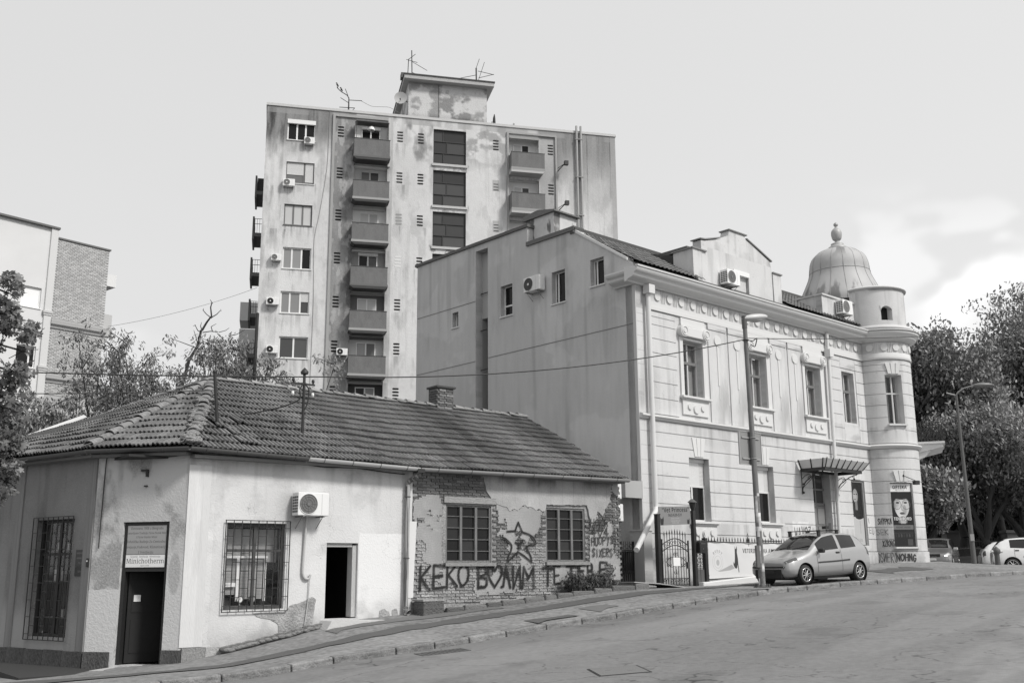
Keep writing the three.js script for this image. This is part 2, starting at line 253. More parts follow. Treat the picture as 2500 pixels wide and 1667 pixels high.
// air conditioner outdoor unit, back at z = 0, base at y = 0, centred on x
const fanGrille = (r) => { const l = []; for (let k = 1; k <= 4; k++) l.push(new THREE.TorusGeometry(r * k / 4 - 0.004, 0.0045, 4, 22)); for (let k = 0; k < 12; k++) { const a = k * Math.PI / 6; l.push(bar(V(0.03 * Math.cos(a), 0.03 * Math.sin(a), 0), V(r * Math.cos(a), r * Math.sin(a), 0), 0.0035, 4)); } return mg(l); };
function makeAC(label, pos, turn, o = {}) {
  const { w = 0.8, h = 0.55, d = 0.3, tone = MAT.pvc, fan = MAT.slate, side = -1, hub = MAT.pvc, group = 'air conditioner units hung on the buildings' } = o;
  const t = thing('air_conditioner', label, 'air conditioner', pos, turn, group);
  part('casing', new RoundedBoxGeometry(w, h, d, 2, 0.02).translate(0, h / 2, d / 2 + 0.06), tone, t);
  const r = h * 0.42, fx = side * w * 0.17, z = d + 0.06;
  part('fan_recess', new THREE.CylinderGeometry(r, r, 0.012, 28).rotateX(Math.PI / 2).translate(fx, h * 0.5, z + 0.002), fan, t);
  part('fan_grille', fanGrille(r).translate(fx, h * 0.5, z + 0.016), o.grille || fan, t);
  part('fan_hub', new THREE.CylinderGeometry(r * 0.2, r * 0.2, 0.02, 14).rotateX(Math.PI / 2).translate(fx, h * 0.5, z + 0.016), hub, t);
  part('grille_ring', new THREE.TorusGeometry(r + 0.012, 0.012, 6, 28).translate(fx, h * 0.5, z + 0.004), tone, t);
  const lv = []; for (let k = 0; k < 6; k++) for (let j = 0; j < 3; j++) lv.push(bx(-w / 2 - 0.004, 0.07 + k * (h - 0.14) / 6, 0.1 + j * d * 0.3, -w / 2 + 0.006, 0.07 + (k + 0.72) * (h - 0.14) / 6, 0.1 + (j + 0.8) * d * 0.3));
  part('side_louvre', lv, MAT.slate, t);
  part('seam', [bx(w * 0.26, 0.03, z - 0.004, w * 0.268, h - 0.03, z + 0.0015)], MAT.grey, t);
  for (const s of [-1, 1]) part('bracket', [bx(s * w * 0.33 - 0.015, -0.03, 0.002, s * w * 0.33 + 0.015, -0.002, d + 0.1), bar(V(s * w * 0.33, -0.03, d), V(s * w * 0.33, -0.28, 0.01), 0.01, 5)], MAT.steel, t);
  return t;
}
// window: sashes as fractions of the width; everything behind the wall face by `back`
function makeWindow(parent, m4, u0, v0, u1, v1, o = {}) {
  const { back = 0.16, fw = 0.06, cols = [0.5], rows = [], frame = MAT.pvc, pane = MAT.paneMid, panes, sill = true, sillMat = frame, depth = 0.06, sillOut = 0.05, bars = 0.045 } = o;
  const z0 = -back - depth, z1 = -back, f = [bx(u0, v0, z0, u0 + fw, v1, z1), bx(u1 - fw, v0, z0, u1, v1, z1), bx(u0 + fw, v0, z0, u1 - fw, v0 + fw, z1), bx(u0 + fw, v1 - fw, z0, u1 - fw, v1, z1)];
  const xs = [u0 + fw, ...cols.map((c) => mix(u0, u1, c)), u1 - fw], ys = [v0 + fw, ...rows.map((c) => mix(v0, v1, c)), v1 - fw];
  for (let i = 1; i < xs.length - 1; i++) f.push(bx(xs[i] - bars, v0 + fw, z0 + 0.003, xs[i] + bars, v1 - fw, z1 - 0.004));
  for (let j = 1; j < ys.length - 1; j++) f.push(bx(u0 + fw, ys[j] - bars, z0 + 0.006, u1 - fw, ys[j] + bars, z1 - 0.007));
  const win = part('window', f, frame, parent, m4);
  let k = 0;
  for (let j = 0; j < ys.length - 1; j++) for (let i = 0; i < xs.length - 1; i++) { const mt = panes ? panes[k % panes.length] : pane; k++; if (mt) part('pane', bx(xs[i] - 0.002, ys[j] - 0.002, z0 + 0.02, xs[i + 1] + 0.002, ys[j + 1] + 0.002, z0 + 0.03), mt, win); }
  if (sill) part('sill', bx(u0 - 0.04, v0 - 0.05, -back, u1 + 0.04, v0 - 0.004, sillOut), sillMat, win);
  return win;
}
const slats = (u0, v0, u1, v1, z, pitch = 0.05) => { const l = []; for (let v = v0; v < v1 - 0.01; v += pitch) l.push(bx(u0, v, z, u1, Math.min(v1, v + pitch * 0.86), z + 0.012)); return mg(l); };
// graffiti: strokes in wall metres sprayed through a canvas alpha map
function graffiti(name, parent, m4, u0, v0, u1, v1, z, px, strokes, g = 0.015, soft = 0.5, worn = 0.25) {
  const w = Math.min(2048, Math.round((u1 - u0) * px)), h = Math.min(1024, Math.round((v1 - v0) * px));
  const t = canvasTex(w, h, (c) => {
    c.fillStyle = '#000'; c.fillRect(0, 0, w, h); c.lineCap = c.lineJoin = 'round';
    for (const pass of [1, 0]) for (const s of strokes) {
      c.strokeStyle = pass ? gl(Math.round(255 * soft * 0.45)) : gl(255); c.lineWidth = s.w * w / (u1 - u0) * (pass ? 1.55 : 0.92); c.beginPath();
      s.p.forEach((q, i) => { const x = (q[0] - u0) / (u1 - u0) * w, y = h - (q[1] - v0) / (v1 - v0) * h; if (i) c.lineTo(x, y); else c.moveTo(x, y); }); c.stroke();
    }
    const d = c.getImageData(0, 0, w, h);
    for (let j = 0; j < h; j++) for (let i = 0; i < w; i++) { const o = (j * w + i) * 4, k = clamp(1 - worn * (0.4 + 1.6 * sst(0.45, 0.75, fbm(i / px * 5, j / px * 8, 4))) - 0.25 * worn * n2(i / px * 60, j / px * 60)); d.data[o] = d.data[o + 1] = d.data[o + 2] = d.data[o] * k; }
    c.putImageData(d, 0, 0);
  });
  t.colorSpace = THREE.NoColorSpace;
  const m = M(g, 0.8, { alphaMap: t, transparent: true });
  const q = new THREE.PlaneGeometry(u1 - u0, v1 - v0).translate((u0 + u1) / 2, (v0 + v1) / 2, z);
  return part(name, q, m, parent, m4);
}
const smooth = (pts, n = 6) => new THREE.CatmullRomCurve3(pts.map((p) => V(p[0], p[1], 0)), false, 'catmullrom', 0.5).getPoints(pts.length * n).map((p) => [p.x, p.y]);
// strokes given in a unit box, placed in [u0,u1] x [v0,v1]
const GR = rng(303);
const glyph = (u0, u1, v0, v1, w, lines) => { const j = () => (GR() - 0.5) * 0.13, sl = 0.10 * (GR() - 0.3), up = j(), k = lines.length; return lines.map((l) => { const dx = j(), dy = j(); return { w: w * (0.85 + 0.35 * GR()), p: l.map(([x, y]) => { const X = x + dx * 0.5 + sl * y + 0.25 * j(), Y = y + dy + up * 0.6 + 0.25 * j(); return [mix(u0, u1, X), mix(v0, v1, Y)]; }) }; }); };
const glyph0 = (u0, u1, v0, v1, w, lines, curve) => lines.map((l) => ({ w, p: (curve ? smooth(l) : l).map(([x, y]) => [mix(u0, u1, x), mix(v0, v1, y)]) }));
const GL = {
  K: [[[0.05, 1], [0.08, 0]], [[0.9, 1], [0.12, 0.5], [0.95, 0]]], E: [[[0.95, 0.97], [0.1, 1], [0.08, 0.02], [0.95, 0.05]], [[0.1, 0.52], [0.75, 0.55]]],
  O: [smooth([[0.5, 1], [0.1, 0.75], [0.08, 0.3], [0.45, 0], [0.9, 0.3], [0.92, 0.75], [0.5, 1]])], B: [[[0.1, 1], [0.08, 0]], smooth([[0.1, 0.97], [0.75, 0.95], [0.8, 0.65], [0.15, 0.53]]), smooth([[0.15, 0.53], [0.9, 0.45], [0.85, 0.1], [0.08, 0.03]])],
  L: [[[0.02, 0.05], [0.2, 0.05], [0.5, 1], [0.92, 0]]], I: [[[0.08, 1], [0.08, 0], [0.9, 1], [0.92, 0]]], Mm: [[[0.05, 0], [0.1, 1], [0.5, 0.45], [0.9, 1], [0.95, 0]]], T: [[[0, 0.97], [1, 0.95]], [[0.5, 0.95], [0.5, 0]]],
  S: [smooth([[0.9, 0.85], [0.5, 1], [0.12, 0.75], [0.5, 0.52], [0.88, 0.28], [0.5, 0], [0.08, 0.15]])], H: [[[0.1, 1], [0.1, 0]], [[0.9, 1], [0.9, 0]], [[0.1, 0.5], [0.9, 0.52]]], U: [smooth([[0.1, 1], [0.1, 0.25], [0.5, 0], [0.9, 0.25], [0.9, 1]])],
  P: [[[0.1, 0], [0.1, 1]], smooth([[0.1, 1], [0.85, 0.95], [0.85, 0.6], [0.1, 0.5]])], R: [[[0.1, 0], [0.1, 1]], smooth([[0.1, 1], [0.85, 0.95], [0.85, 0.6], [0.1, 0.5]]), [[0.3, 0.5], [0.9, 0]]], Y: [[[0.1, 1], [0.5, 0.5]], [[0.9, 1], [0.35, -0.15]]],
  X: [[[0.1, 1], [0.9, 0]], [[0.9, 1], [0.1, 0]]], 4: [[[0.6, 0], [0.6, 1], [0.1, 0.4], [0.9, 0.4]]], 0: [smooth([[0.5, 1], [0.15, 0.5], [0.5, 0], [0.85, 0.5], [0.5, 1]])], i: [[[0.5, 0.8], [0.5, 0]], [[0.5, 1], [0.5, 1.02]]],
  N: [[[0.1, 0], [0.1, 1], [0.9, 0], [0.9, 1]]], G: [smooth([[0.9, 0.85], [0.5, 1], [0.1, 0.6], [0.2, 0.1], [0.6, 0], [0.9, 0.35]]), [[0.5, 0.42], [0.98, 0.42]]], A: [[[0.05, 0], [0.5, 1], [0.95, 0]], [[0.25, 0.4], [0.75, 0.4]]], C: [smooth([[0.9, 0.85], [0.5, 1], [0.1, 0.6], [0.2, 0.1], [0.6, 0], [0.9, 0.2]])],
  Z: [[[0.1, 0.95], [0.9, 1], [0.1, 0], [0.95, 0.05]]], W: [[[0.05, 1], [0.25, 0], [0.5, 0.7], [0.75, 0], [0.95, 1]]], V: [[[0.1, 1], [0.5, 0], [0.9, 1]]], D: [[[0.1, 0], [0.1, 1]], smooth([[0.1, 1], [0.8, 0.8], [0.85, 0.25], [0.1, 0]])], s: [smooth([[0.8, 0.9], [0.2, 0.8], [0.8, 0.3], [0.1, 0.1]])],
};
function word(str, u0, v0, h, adv, w, slope = 0) { const out = []; [...str].forEach((c, i) => { if (GL[c]) out.push(...glyph(u0 + i * adv, u0 + i * adv + adv * 0.82, v0 + i * slope, v0 + h + i * slope, w, GL[c])); }); return out; }

// ================================================================ the old corner house
const house = thing('corner_house', 'old low corner house with tiled roof, whitewashed front and crumbling brick end', 'house', FH.pos, FH.a);
const MC = rotY(-49.75 * DEG), EL = V(-2.235, 0, 0).applyMatrix4(MC), ML = rotY(-71.75 * DEG, EL.x, 0, EL.z);
{
  // --- walls
  const rag = (x, y) => fbm(x * 1.3, y * 1.3, 5);
  const streetTex = wallTex(0, -2.3, 5.8, 5, 180, (u, v) => {
    let g = 0.57 + 0.16 * (fbm(u * 0.9, v * 0.9, 4) - 0.5);
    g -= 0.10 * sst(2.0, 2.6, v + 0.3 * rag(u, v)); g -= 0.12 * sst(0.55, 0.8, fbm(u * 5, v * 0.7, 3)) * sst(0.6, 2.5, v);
    if (u > 4.26 + 0.02 * n2(v * 9, 1) && v < 0.85 + 0.05 * fbm(u * 4, 2, 3)) g = 0.68;
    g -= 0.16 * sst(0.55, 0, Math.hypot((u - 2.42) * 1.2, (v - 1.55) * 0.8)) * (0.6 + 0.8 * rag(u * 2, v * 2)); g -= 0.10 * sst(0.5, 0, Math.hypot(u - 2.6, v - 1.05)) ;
    if (u < 0.62) g = mix(g, 0.52, 0.5 * sst(0.4, 0.62, rag(u + 3, v))) + 0.05;
    g -= 0.14 * sst(-1.1, -1.7, v - 0.13 * u) * rag(u * 3, v * 3); g += 0.04 * (n2(u * 70, v * 70) - 0.5); const ck = fbm(u * 1.1 + 14, v * 1.1 + 5, 5); if (Math.abs(ck - 0.5) < 0.0022 && fbm(u * 0.8, v * 0.8 + 30, 3) > 0.5) g -= 0.16; g -= 0.07 * sst(0.56, 0.7, fbm(u * 1.8 + 50, v * 1.8, 5)); g -= 0.12 * sst(0.45, 0, v + 1.75 - 0.17 * u) * fbm(u * 5, v * 5, 3);
    return clamp(g, 0.12, 0.84);
  });
  const street = part('wall', ext(rect(0, -2.3, 5.75, 2.62), -0.35, 0, [rect(0.93, -0.82, 2.36, 1.07), rect(3.40, -1.09, 4.24, 0.65)]), MT(streetTex, 0.92, { bumpMap: stucco, bumpScale: 0.008 }), house);
  street.userData.label = 'whitewashed street wall';
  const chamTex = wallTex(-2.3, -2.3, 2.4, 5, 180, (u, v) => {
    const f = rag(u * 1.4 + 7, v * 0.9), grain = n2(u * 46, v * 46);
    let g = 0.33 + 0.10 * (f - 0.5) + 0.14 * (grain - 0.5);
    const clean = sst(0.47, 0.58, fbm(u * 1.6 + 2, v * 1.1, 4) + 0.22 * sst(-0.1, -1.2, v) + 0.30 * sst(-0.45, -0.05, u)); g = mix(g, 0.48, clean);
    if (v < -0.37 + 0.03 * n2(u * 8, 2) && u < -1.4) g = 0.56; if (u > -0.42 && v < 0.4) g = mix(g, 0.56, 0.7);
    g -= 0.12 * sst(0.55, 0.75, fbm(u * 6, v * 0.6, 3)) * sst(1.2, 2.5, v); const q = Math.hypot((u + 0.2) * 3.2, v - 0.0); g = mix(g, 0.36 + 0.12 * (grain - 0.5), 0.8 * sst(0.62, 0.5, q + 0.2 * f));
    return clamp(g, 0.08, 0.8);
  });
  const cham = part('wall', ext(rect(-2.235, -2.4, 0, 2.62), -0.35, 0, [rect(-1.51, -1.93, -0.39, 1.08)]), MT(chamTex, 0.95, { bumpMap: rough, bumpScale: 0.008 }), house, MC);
  cham.userData.label = 'angled corner wall of rough grey render patched with white';
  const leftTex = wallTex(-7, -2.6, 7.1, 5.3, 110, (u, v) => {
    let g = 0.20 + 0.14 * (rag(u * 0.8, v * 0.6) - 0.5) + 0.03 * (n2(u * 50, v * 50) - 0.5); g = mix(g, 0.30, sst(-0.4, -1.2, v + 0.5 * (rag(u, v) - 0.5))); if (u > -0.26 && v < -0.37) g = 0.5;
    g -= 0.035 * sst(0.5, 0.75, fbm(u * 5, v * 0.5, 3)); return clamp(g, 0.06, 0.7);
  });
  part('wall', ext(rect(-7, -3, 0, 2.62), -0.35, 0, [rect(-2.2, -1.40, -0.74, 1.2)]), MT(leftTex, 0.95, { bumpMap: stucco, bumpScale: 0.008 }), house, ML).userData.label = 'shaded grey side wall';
  for (const [a, b] of [[-0.3, -0.02], [-3.1, -2.85]]) part('pilaster', bx(a, -1.66, 0.001, b, 2.5, 0.03), MT(leftTex, 0.95), house, ML);
  part('pilaster', bx(0.0, -1.56, 0.001, 0.5, 2.3, 0.022), MT(streetTex, 0.92, { bumpMap: stucco, bumpScale: 0.008 }), house);
  const mortar = wallTex(5.7, -1.4, 7.3, 4.1, 150, (u, v) => 0.17 + 0.30 * (rag(u * 0.9 + 2, v * 0.9) - 0.15) + 0.12 * (n2(u * 40, v * 40) - 0.5));
  const bw = part('wall', ext(rect(5.751, -1.5, 12.86, 2.62), -0.35, -0.035, [rect(6.79, 0.19, 8.24, 1.66), rect(10.11, 0.21, 11.54, 1.68)]), MT(mortar, 0.95, { bumpMap: rough, bumpScale: 0.02 }), house);
  bw.userData.label = 'bare brick wall with peeling render and spray paint';
  part('wall', [bx(12.51, -1.5, -8.4, 12.86, 2.62, -0.351), bx(-2, -1.5, -8.4, 12.5, 2.6, -8.1), ext([[0.3, 2.6], [8.1, 2.6], [4.2, 4.78]], 0, 0.25).rotateY(Math.PI / 2).translate(12.4, 0, 0)], M(0.4, 0.95), house);
  part('floor', bx(-3, -2.2, -8, 12.4, -2.0, -0.4), MAT.room, house);
  part('partition', [bx(4.9, -1.9, -8, 5.0, 2.6, -0.36), bx(0.2, -1.9, -3.2, 4.89, 2.6, -3.1), bx(5.01, -1.9, -3.2, 12.5, 2.6, -3.1)], MAT.room, house);
  part('ceiling', bx(-1.2, 2.45, -8, 12.4, 2.5, -0.4), MAT.room, house);
  // --- bricks of the end wall
  const R = rng(91), inWin = (u, v) => (u > 6.66 && u < 8.37 && v > 0.12 && v < 1.72) || (u > 9.98 && u < 11.67 && v > 0.14 && v < 1.74);
  const base = (u) => u < 10.3 ? mix(-0.9, -0.62, (u - 5.78) / 4.6) : mix(-0.62, -0.4, (u - 10.3) / 2.5);
  const plasterLine = [[7.97, 2.38], [8.05, 2.04], [8.18, 1.9], [8.31, 1.76], [8.55, 1.67], [8.70, 1.66], [8.78, 1.56], [8.86, 1.55], [8.98, 1.6], [9.1, 1.57], [9.2, 1.64], [9.35, 1.73], [9.42, 1.66], [9.63, 1.66], [9.72, 1.58], [9.85, 1.62], [9.95, 1.55], [10.06, 1.57], [10.09, 1.75], [11.58, 1.77], [11.66, 1.6], [11.72, 1.2], [11.9, 1.34], [12.0, 1.62], [12.2, 1.5], [12.34, 1.75], [12.5, 1.92], [12.52, 2.2], [12.62, 2.5], [7.9, 2.5]];
  const inPoly = (P, x, y) => { let c = false; for (let i = 0, j = P.length - 1; i < P.length; j = i++) if ((P[i][1] > y) !== (P[j][1] > y) && x < (P[j][0] - P[i][0]) * (y - P[i][1]) / (P[j][1] - P[i][1]) + P[i][0]) c = !c; return c; };
  const bm = []; for (let k = 0; k < 6; k++) { const g0 = [0.11, 0.15, 0.2, 0.26, 0.33, 0.4][k]; bm.push(MT(wallTex(0, 0, 0.5, 0.25, 256, (u, v) => g0 * (0.75 + 0.5 * fbm(u * 30 + k * 9, v * 30, 4))), 0.95, { bumpMap: rough, bumpScale: 0.02 })); }
  const list = [];
  for (let r = 0; r < 46; r++) for (let k = 0; k < 30; k++) {
    const v = -0.92 + r * 0.0755, u = 5.78 + k * 0.262 + (r % 2) * 0.131 - 0.13 + (R() - 0.5) * 0.012;
    let cut = 1; if (u + 0.12 > 12.85 || u - 0.12 < 5.76) cut = 0.5;
    if (v < base(u) || v > 2.5 || u > 12.86 || u < 5.8 || inWin(u, v) || inPoly(plasterLine, u, v)) continue;
    const wash = sst(0.42, 0.58, fbm(u * 0.8 + 4, v * 0.8, 4) + 0.10 * sst(0.9, -0.4, v) - 0.16 * sst(0.8, 1.9, v) * sst(8.6, 7.4, u) - 0.1 * sst(10.5, 12, u) * sst(0.3, -0.6, v)) , tone = clamp(0.7 + wash * 3.1 + (R() - 0.5) * 1.7, 0, 5.0);
    const lost = fbm(u * 2.2 + 9, v * 2.2, 3);
    const m = new THREE.Matrix4().compose(V(u, v, -0.036 + (R() - 0.5) * 0.012 - 0.012 * sst(0.55, 0.75, lost)), new THREE.Quaternion().setFromEuler(new THREE.Euler((R() - 0.5) * 0.08, (R() - 0.5) * 0.04, (R() - 0.5) * 0.02)), V(cut * (0.96 + R() * 0.06), 0.95 + R() * 0.12, 1));
    list.push({ m, k: Math.round(tone), d: u });
  }
  // render clinging to the bricks
  const plMat = MT(wallTex(5.7, -1, 7.3, 3.7, 150, (u, v) => clamp(0.33 + 0.26 * (rag(u * 0.9, v * 0.9) - 0.5) - 0.2 * sst(2.1, 2.5, v + 0.3 * (rag(u * 2, v) - 0.5)) * sst(0.3, 0.6, rag(u * 1.5, v * 0.4)) + (Math.abs(((u + 0.02) % 0.42) - 0.2) < 0.008 && v > 1.72 ? -0.07 : 0) + 0.05 * (n2(u * 50, v * 50) - 0.5), 0.1, 0.7)), 0.95, { bumpMap: stucco, bumpScale: 0.01 });
  const jag = (P, a = 0.03) => { const o = []; for (let i = 0; i < P.length; i++) { const A = P[i], B = P[(i + 1) % P.length], n = Math.max(1, Math.round(Math.hypot(B[0] - A[0], B[1] - A[1]) / 0.07)); for (let k = 0; k < n; k++) { const t = k / n; o.push([mix(A[0], B[0], t) + (R() - 0.5) * a, mix(A[1], B[1], t) + (R() - 0.5) * a]); } } return o; };
  part('render', ext(jag(plasterLine), -0.03, 0.018, [], 0.004), plMat, house).userData.label = 'cracked slab of grey render under the eaves';
  const crust = []; for (let j = 0; j < 76; j++) { const v = -0.7 + j * 0.042; let run = -1; for (let i = 0; i <= 170; i++) { const u = 5.78 + i * 0.0415, f = (x, y, a, b, c, d) => sst(a - 0.25, a + 0.15, x) * sst(b + 0.25, b - 0.15, x) * sst(c - 0.25, c + 0.15, y) * sst(d + 0.25, d - 0.15, y);
    const bias = 0.12 * f(u, v, 5.8, 6.7, 0.2, 1.7) + 0.10 * f(u, v, 8.45, 9.95, 0.4, 1.6) + 0.14 * f(u, v, 11.7, 12.6, 0.3, 1.7) + 0.05 * f(u, v, 6.7, 12.7, -0.4, 0.1) - 0.07 * f(u, v, 5.8, 8.4, 1.7, 2.6) - 0.03;
    const on = i < 170 && u < 12.8 && v > base(u) + 0.12 && !inWin(u, v) && !inWin(u + 0.04, v) && !inPoly(plasterLine, u, v) && fbm(u * 1.7 + 31, v * 1.7 + 3, 6) + bias > 0.555; if (on && run < 0) run = u; if (!on && run >= 0) { const t = 0.002 + 0.006 * n2(run * 3, v * 3); crust.push(bx(run + (R() - 0.5) * 0.03, v - 0.021, -0.035, u + (R() - 0.5) * 0.03, v + 0.021, t)); run = -1; } } }
  part('render', crust, plMat, house).userData.label = 'worn remnants of render clinging to the bricks';
  part('lintel', bx(6.7, 1.70, -0.03, 8.36, 1.86, 0.03), M(0.34, 0.95, { bumpMap: rough, bumpScale: 0.02 }), house);
  list.sort((a, b) => a.d - b.d);
  list.slice(0, 230).forEach((b) => part('brick', brickGeo, bm[b.k], bw, b.m));
  const tones = [0.11, 0.15, 0.2, 0.26, 0.33, 0.4], anyB = MT(wallTex(0, 0, 0.5, 0.25, 256, (u, v) => 0.75 + 0.5 * fbm(u * 30, v * 30, 4) - 0.1), 0.95, { bumpMap: rough, bumpScale: 0.02 });
  scatter('bricks', brickGeo, anyB, list.slice(230).map((b) => ({ m: b.m, c: tones[b.k] })), bw, 'stuff');
  // broken render showing on the white wall, plinths, foot
  const raw = MT(wallTex(0, -2.4, 6, 4, 140, (u, v) => 0.2 + 0.22 * rag(u * 3, v * 3) + 0.1 * (n2(u * 60, v * 60) - 0.5)), 0.95, { bumpMap: rough, bumpScale: 0.03 });
  part('bare_patch', ext(jag([[1.64, -0.90], [1.72, -0.99], [2.05, -1.05], [2.24, -1.16], [2.3, -1.6], [3.05, -1.4], [3.1, -1.12], [3.16, -0.62], [3.05, -0.57], [2.85, -0.68], [2.5, -0.76], [2.42, -0.88]], 0.02), -0.01, 0.012, [], 0.003), raw, house).userData.label = 'patch of bare grey stonework where the whitewash has fallen off';
  part('bare_patch', ext(jag([[4.85, -1.1], [4.87, -0.93], [5.0, -0.9], [5.12, -0.97], [5.16, -1.1]], 0.02), -0.01, 0.012, [], 0.003), raw, house);
  part('bare_patch', ext(jag([[5.2, -1.1], [5.22, -0.92], [5.34, -0.9], [5.4, -1.1]], 0.02), -0.01, 0.012, [], 0.003), raw, house);
  const plm = MT(wallTex(-7, -3, 14, 3, 110, (u, v) => clamp(0.075 + 0.07 * (rag(u, v) - 0.4) + 0.05 * (n2(u * 40, v * 40) - 0.5), 0.02, 0.4)), 0.95, { bumpMap: rough, bumpScale: 0.02 });
  for (let k = 0; k < 6; k++) part('plinth_slab', bx(-4.4 + k * 0.73, -3, 0.001, -3.68 + k * 0.73, -1.66 - 0.01 * (k % 2), 0.045), plm, house, ML);
  part('plinth_slab', bx(-2.235, -3, 0.001, -1.62, -1.66, 0.05), plm, house, MC); part('plinth_slab', bx(-0.385, -3, 0.001, 0.05, -1.61, 0.05), plm, house, MC);
  part('plinth_slab', bx(0.055, -3, 0.001, 0.57, -1.57, 0.05), M(0.24, 0.95, { bumpMap: rough, bumpScale: 0.03 }), house); part('plinth_slab', bx(0.58, -3, 0.001, 1.1, -1.58, 0.04), M(0.38, 0.95, { bumpMap: rough, bumpScale: 0.03 }), house); part('plinth_slab', bx(1.11, -3, 0.001, 1.6, -1.55, 0.035), M(0.42, 0.95, { bumpMap: rough, bumpScale: 0.03 }), house);
  const foot = []; for (let k = 0; k < 30; k++) { const t = k / 29, u = mix(1.0, 3.25, t), g = new THREE.IcosahedronGeometry(0.075 + 0.035 * R(), 1); g.scale(1.6, 0.75, 1); foot.push(g.translate(u, mix(-1.66, -1.24, t) + 0.03 * R(), 0.12 + 0.04 * R())); }
  part('stone_footing', metreUV(mg(foot)), M(0.2, 0.95, { bumpMap: rough, bumpScale: 0.03 }), house);
  part('doorstep', ext([[2.9, -1.75], [4.9, -1.6], [4.7, -1.13], [3.3, -1.11]], 0, 0.62).rotateX(0).translate(0, 0, 0), M(0.5, 0.95, { bumpMap: rough, bumpScale: 0.01 }), house).scale.set(1, 1, 0.9);
  part('doorstep', ext([[-2.0, -2.5], [0.6, -2.5], [0.2, -1.97], [-1.6, -1.975]], 0.0, 0.7), M(0.42, 0.95, { bumpMap: rough, bumpScale: 0.01 }), house, MC);
  // dark doorway, jambs
  part('door_frame', [bx(4.12, -1.06, -0.3, 4.235, 0.6, -0.06), bx(3.41, 0.56, -0.3, 4.11, 0.64, -0.06)], M(0.45, 0.9, { bumpMap: rough, bumpScale: 0.01 }), house);
  // street window with grille and what stands in it
  const fr = M(0.05, 0.6);
  const sw = makeWindow(house, undefined, 0.935, -0.815, 2.355, 1.065, { back: 0.10, fw: 0.07, cols: [0.5], rows: [0.68], frame: fr, pane: glass, sill: false, bars: 0.032 });
  part('shop_blind', [slats(1.42, -0.6, 2.0, 0.28, -0.42, 0.032), slats(1.0, -0.5, 1.36, 0.2, -0.43, 0.032)], M(0.34, 0.8), sw);
  part('inner_frame', [bx(1.36, -0.65, -0.41, 1.42, 0.32, -0.37), bx(0.98, 0.30, -0.41, 2.1, 0.35, -0.37), bx(2.02, -0.65, -0.41, 2.07, 0.29, -0.37)], MAT.pvc, sw);
  part('curtain', bx(0.95, 0.2, -0.47, 2.34, 0.95, -0.45), wallGrad(), sw);
  part('shelf', bx(0.95, -0.79, -0.42, 2.34, -0.74, -0.18), MAT.wood, sw);
  part('backing', bx(0.6, -1.0, -0.6, 2.7, 1.3, -0.55), MAT.room, sw);
  const grille = (parent, m4, u0, v0, u1, v1, n, z) => { const g = part('window_grille', [bx(u0, v0, z, u0 + 0.018, v1, z + 0.018), bx(u1 - 0.018, v0, z, u1, v1, z + 0.018), bx(u0 + 0.018, v1 - 0.018, z, u1 - 0.018, v1, z + 0.018), bx(u0 + 0.018, v0, z, u1 - 0.018, v0 + 0.018, z + 0.018)], MAT.iron, parent, m4); const rung = [], s = (u1 - u0) / n; for (let i = 1; i < n; i++) part('bar', bx(u0 + i * s - 0.008, v0 + 0.018, z + 0.001, u0 + i * s + 0.008, v1 - 0.018, z + 0.017), MAT.iron, g); const k = Math.round((v1 - v0) / 0.42); for (let i = 0; i < n; i++) for (let j = 0; j < k; j++) { const v = v0 + (j + 0.35 + 0.5 * (i % 2)) * (v1 - v0) / (k + 0.3); if (v < v1 - 0.05) rung.push(bx(u0 + i * s + 0.009, v - 0.007, z + 0.003, u0 + (i + 1) * s - 0.009, v + 0.007, z + 0.015)); } part('rungs', rung, MAT.iron, g); return g; };
  grille(house, undefined, 0.87, -0.87, 2.43, 1.13, 8, 0.06);
  const lw = makeWindow(house, ML, -2.2, -1.4, -0.74, 1.2, { back: 0.14, fw: 0.07, cols: [0.5], rows: [0.7], frame: MAT.iron, pane: glass, sill: false, bars: 0.03 });
  part('shelf', [bx(-2.1, -1.0, -0.45, -0.85, -0.97, -0.25), bx(-2.1, -0.2, -0.45, -0.85, -0.17, -0.25), bx(-2.1, 0.5, -0.45, -0.85, 0.53, -0.25)], MAT.slate, lw); part('backing', bx(-2.5, -1.7, -0.6, -0.4, 1.5, -0.55), MAT.room, lw);
  const goods = []; for (let k = 0; k < 16; k++) { const sh = [-0.97, -0.17, 0.53][k % 3], w = 0.05 + 0.08 * R(), h = 0.1 + 0.22 * R(), u = -2.0 + 1.1 * R(); goods.push(bx(u, sh, -0.4, u + w, sh + h, -0.3)); }
  part('shop_goods', goods, M(0.28, 0.5), lw);
  grille(house, ML, -2.27, -1.47, -0.68, 1.26, 8, 0.06);
  // corner door
  const dr = part('door_frame', [bx(-1.50, -1.92, -0.28, -1.42, 1.07, -0.06), bx(-0.475, -1.92, -0.28, -0.40, 1.07, -0.06), bx(-1.419, 1.0, -0.28, -0.476, 1.07, -0.06), bx(-1.419, 0.02, -0.28, -0.476, 0.10, -0.06)], MAT.iron, house, MC);
  const leaf = part('door', [bx(0, -1.9, 0, 0.86, 0.01, 0.045), bx(0.08, -1.7, 0.046, 0.78, -1.0, 0.056), bx(0.08, -0.85, 0.046, 0.78, -0.15, 0.056)], M(0.010, 0.85), house, MC.clone().multiply(rotY(52 * DEG, -1.41, 0, -0.2)));
  leaf.userData.label = 'dark panelled door standing ajar'; part('notice', bx(0.12, -0.62, 0.057, 0.27, -0.48, 0.06), MAT.white, leaf); part('handle', bx(0.76, -0.85, 0.046, 0.79, -0.7, 0.09), MAT.steel, leaf);
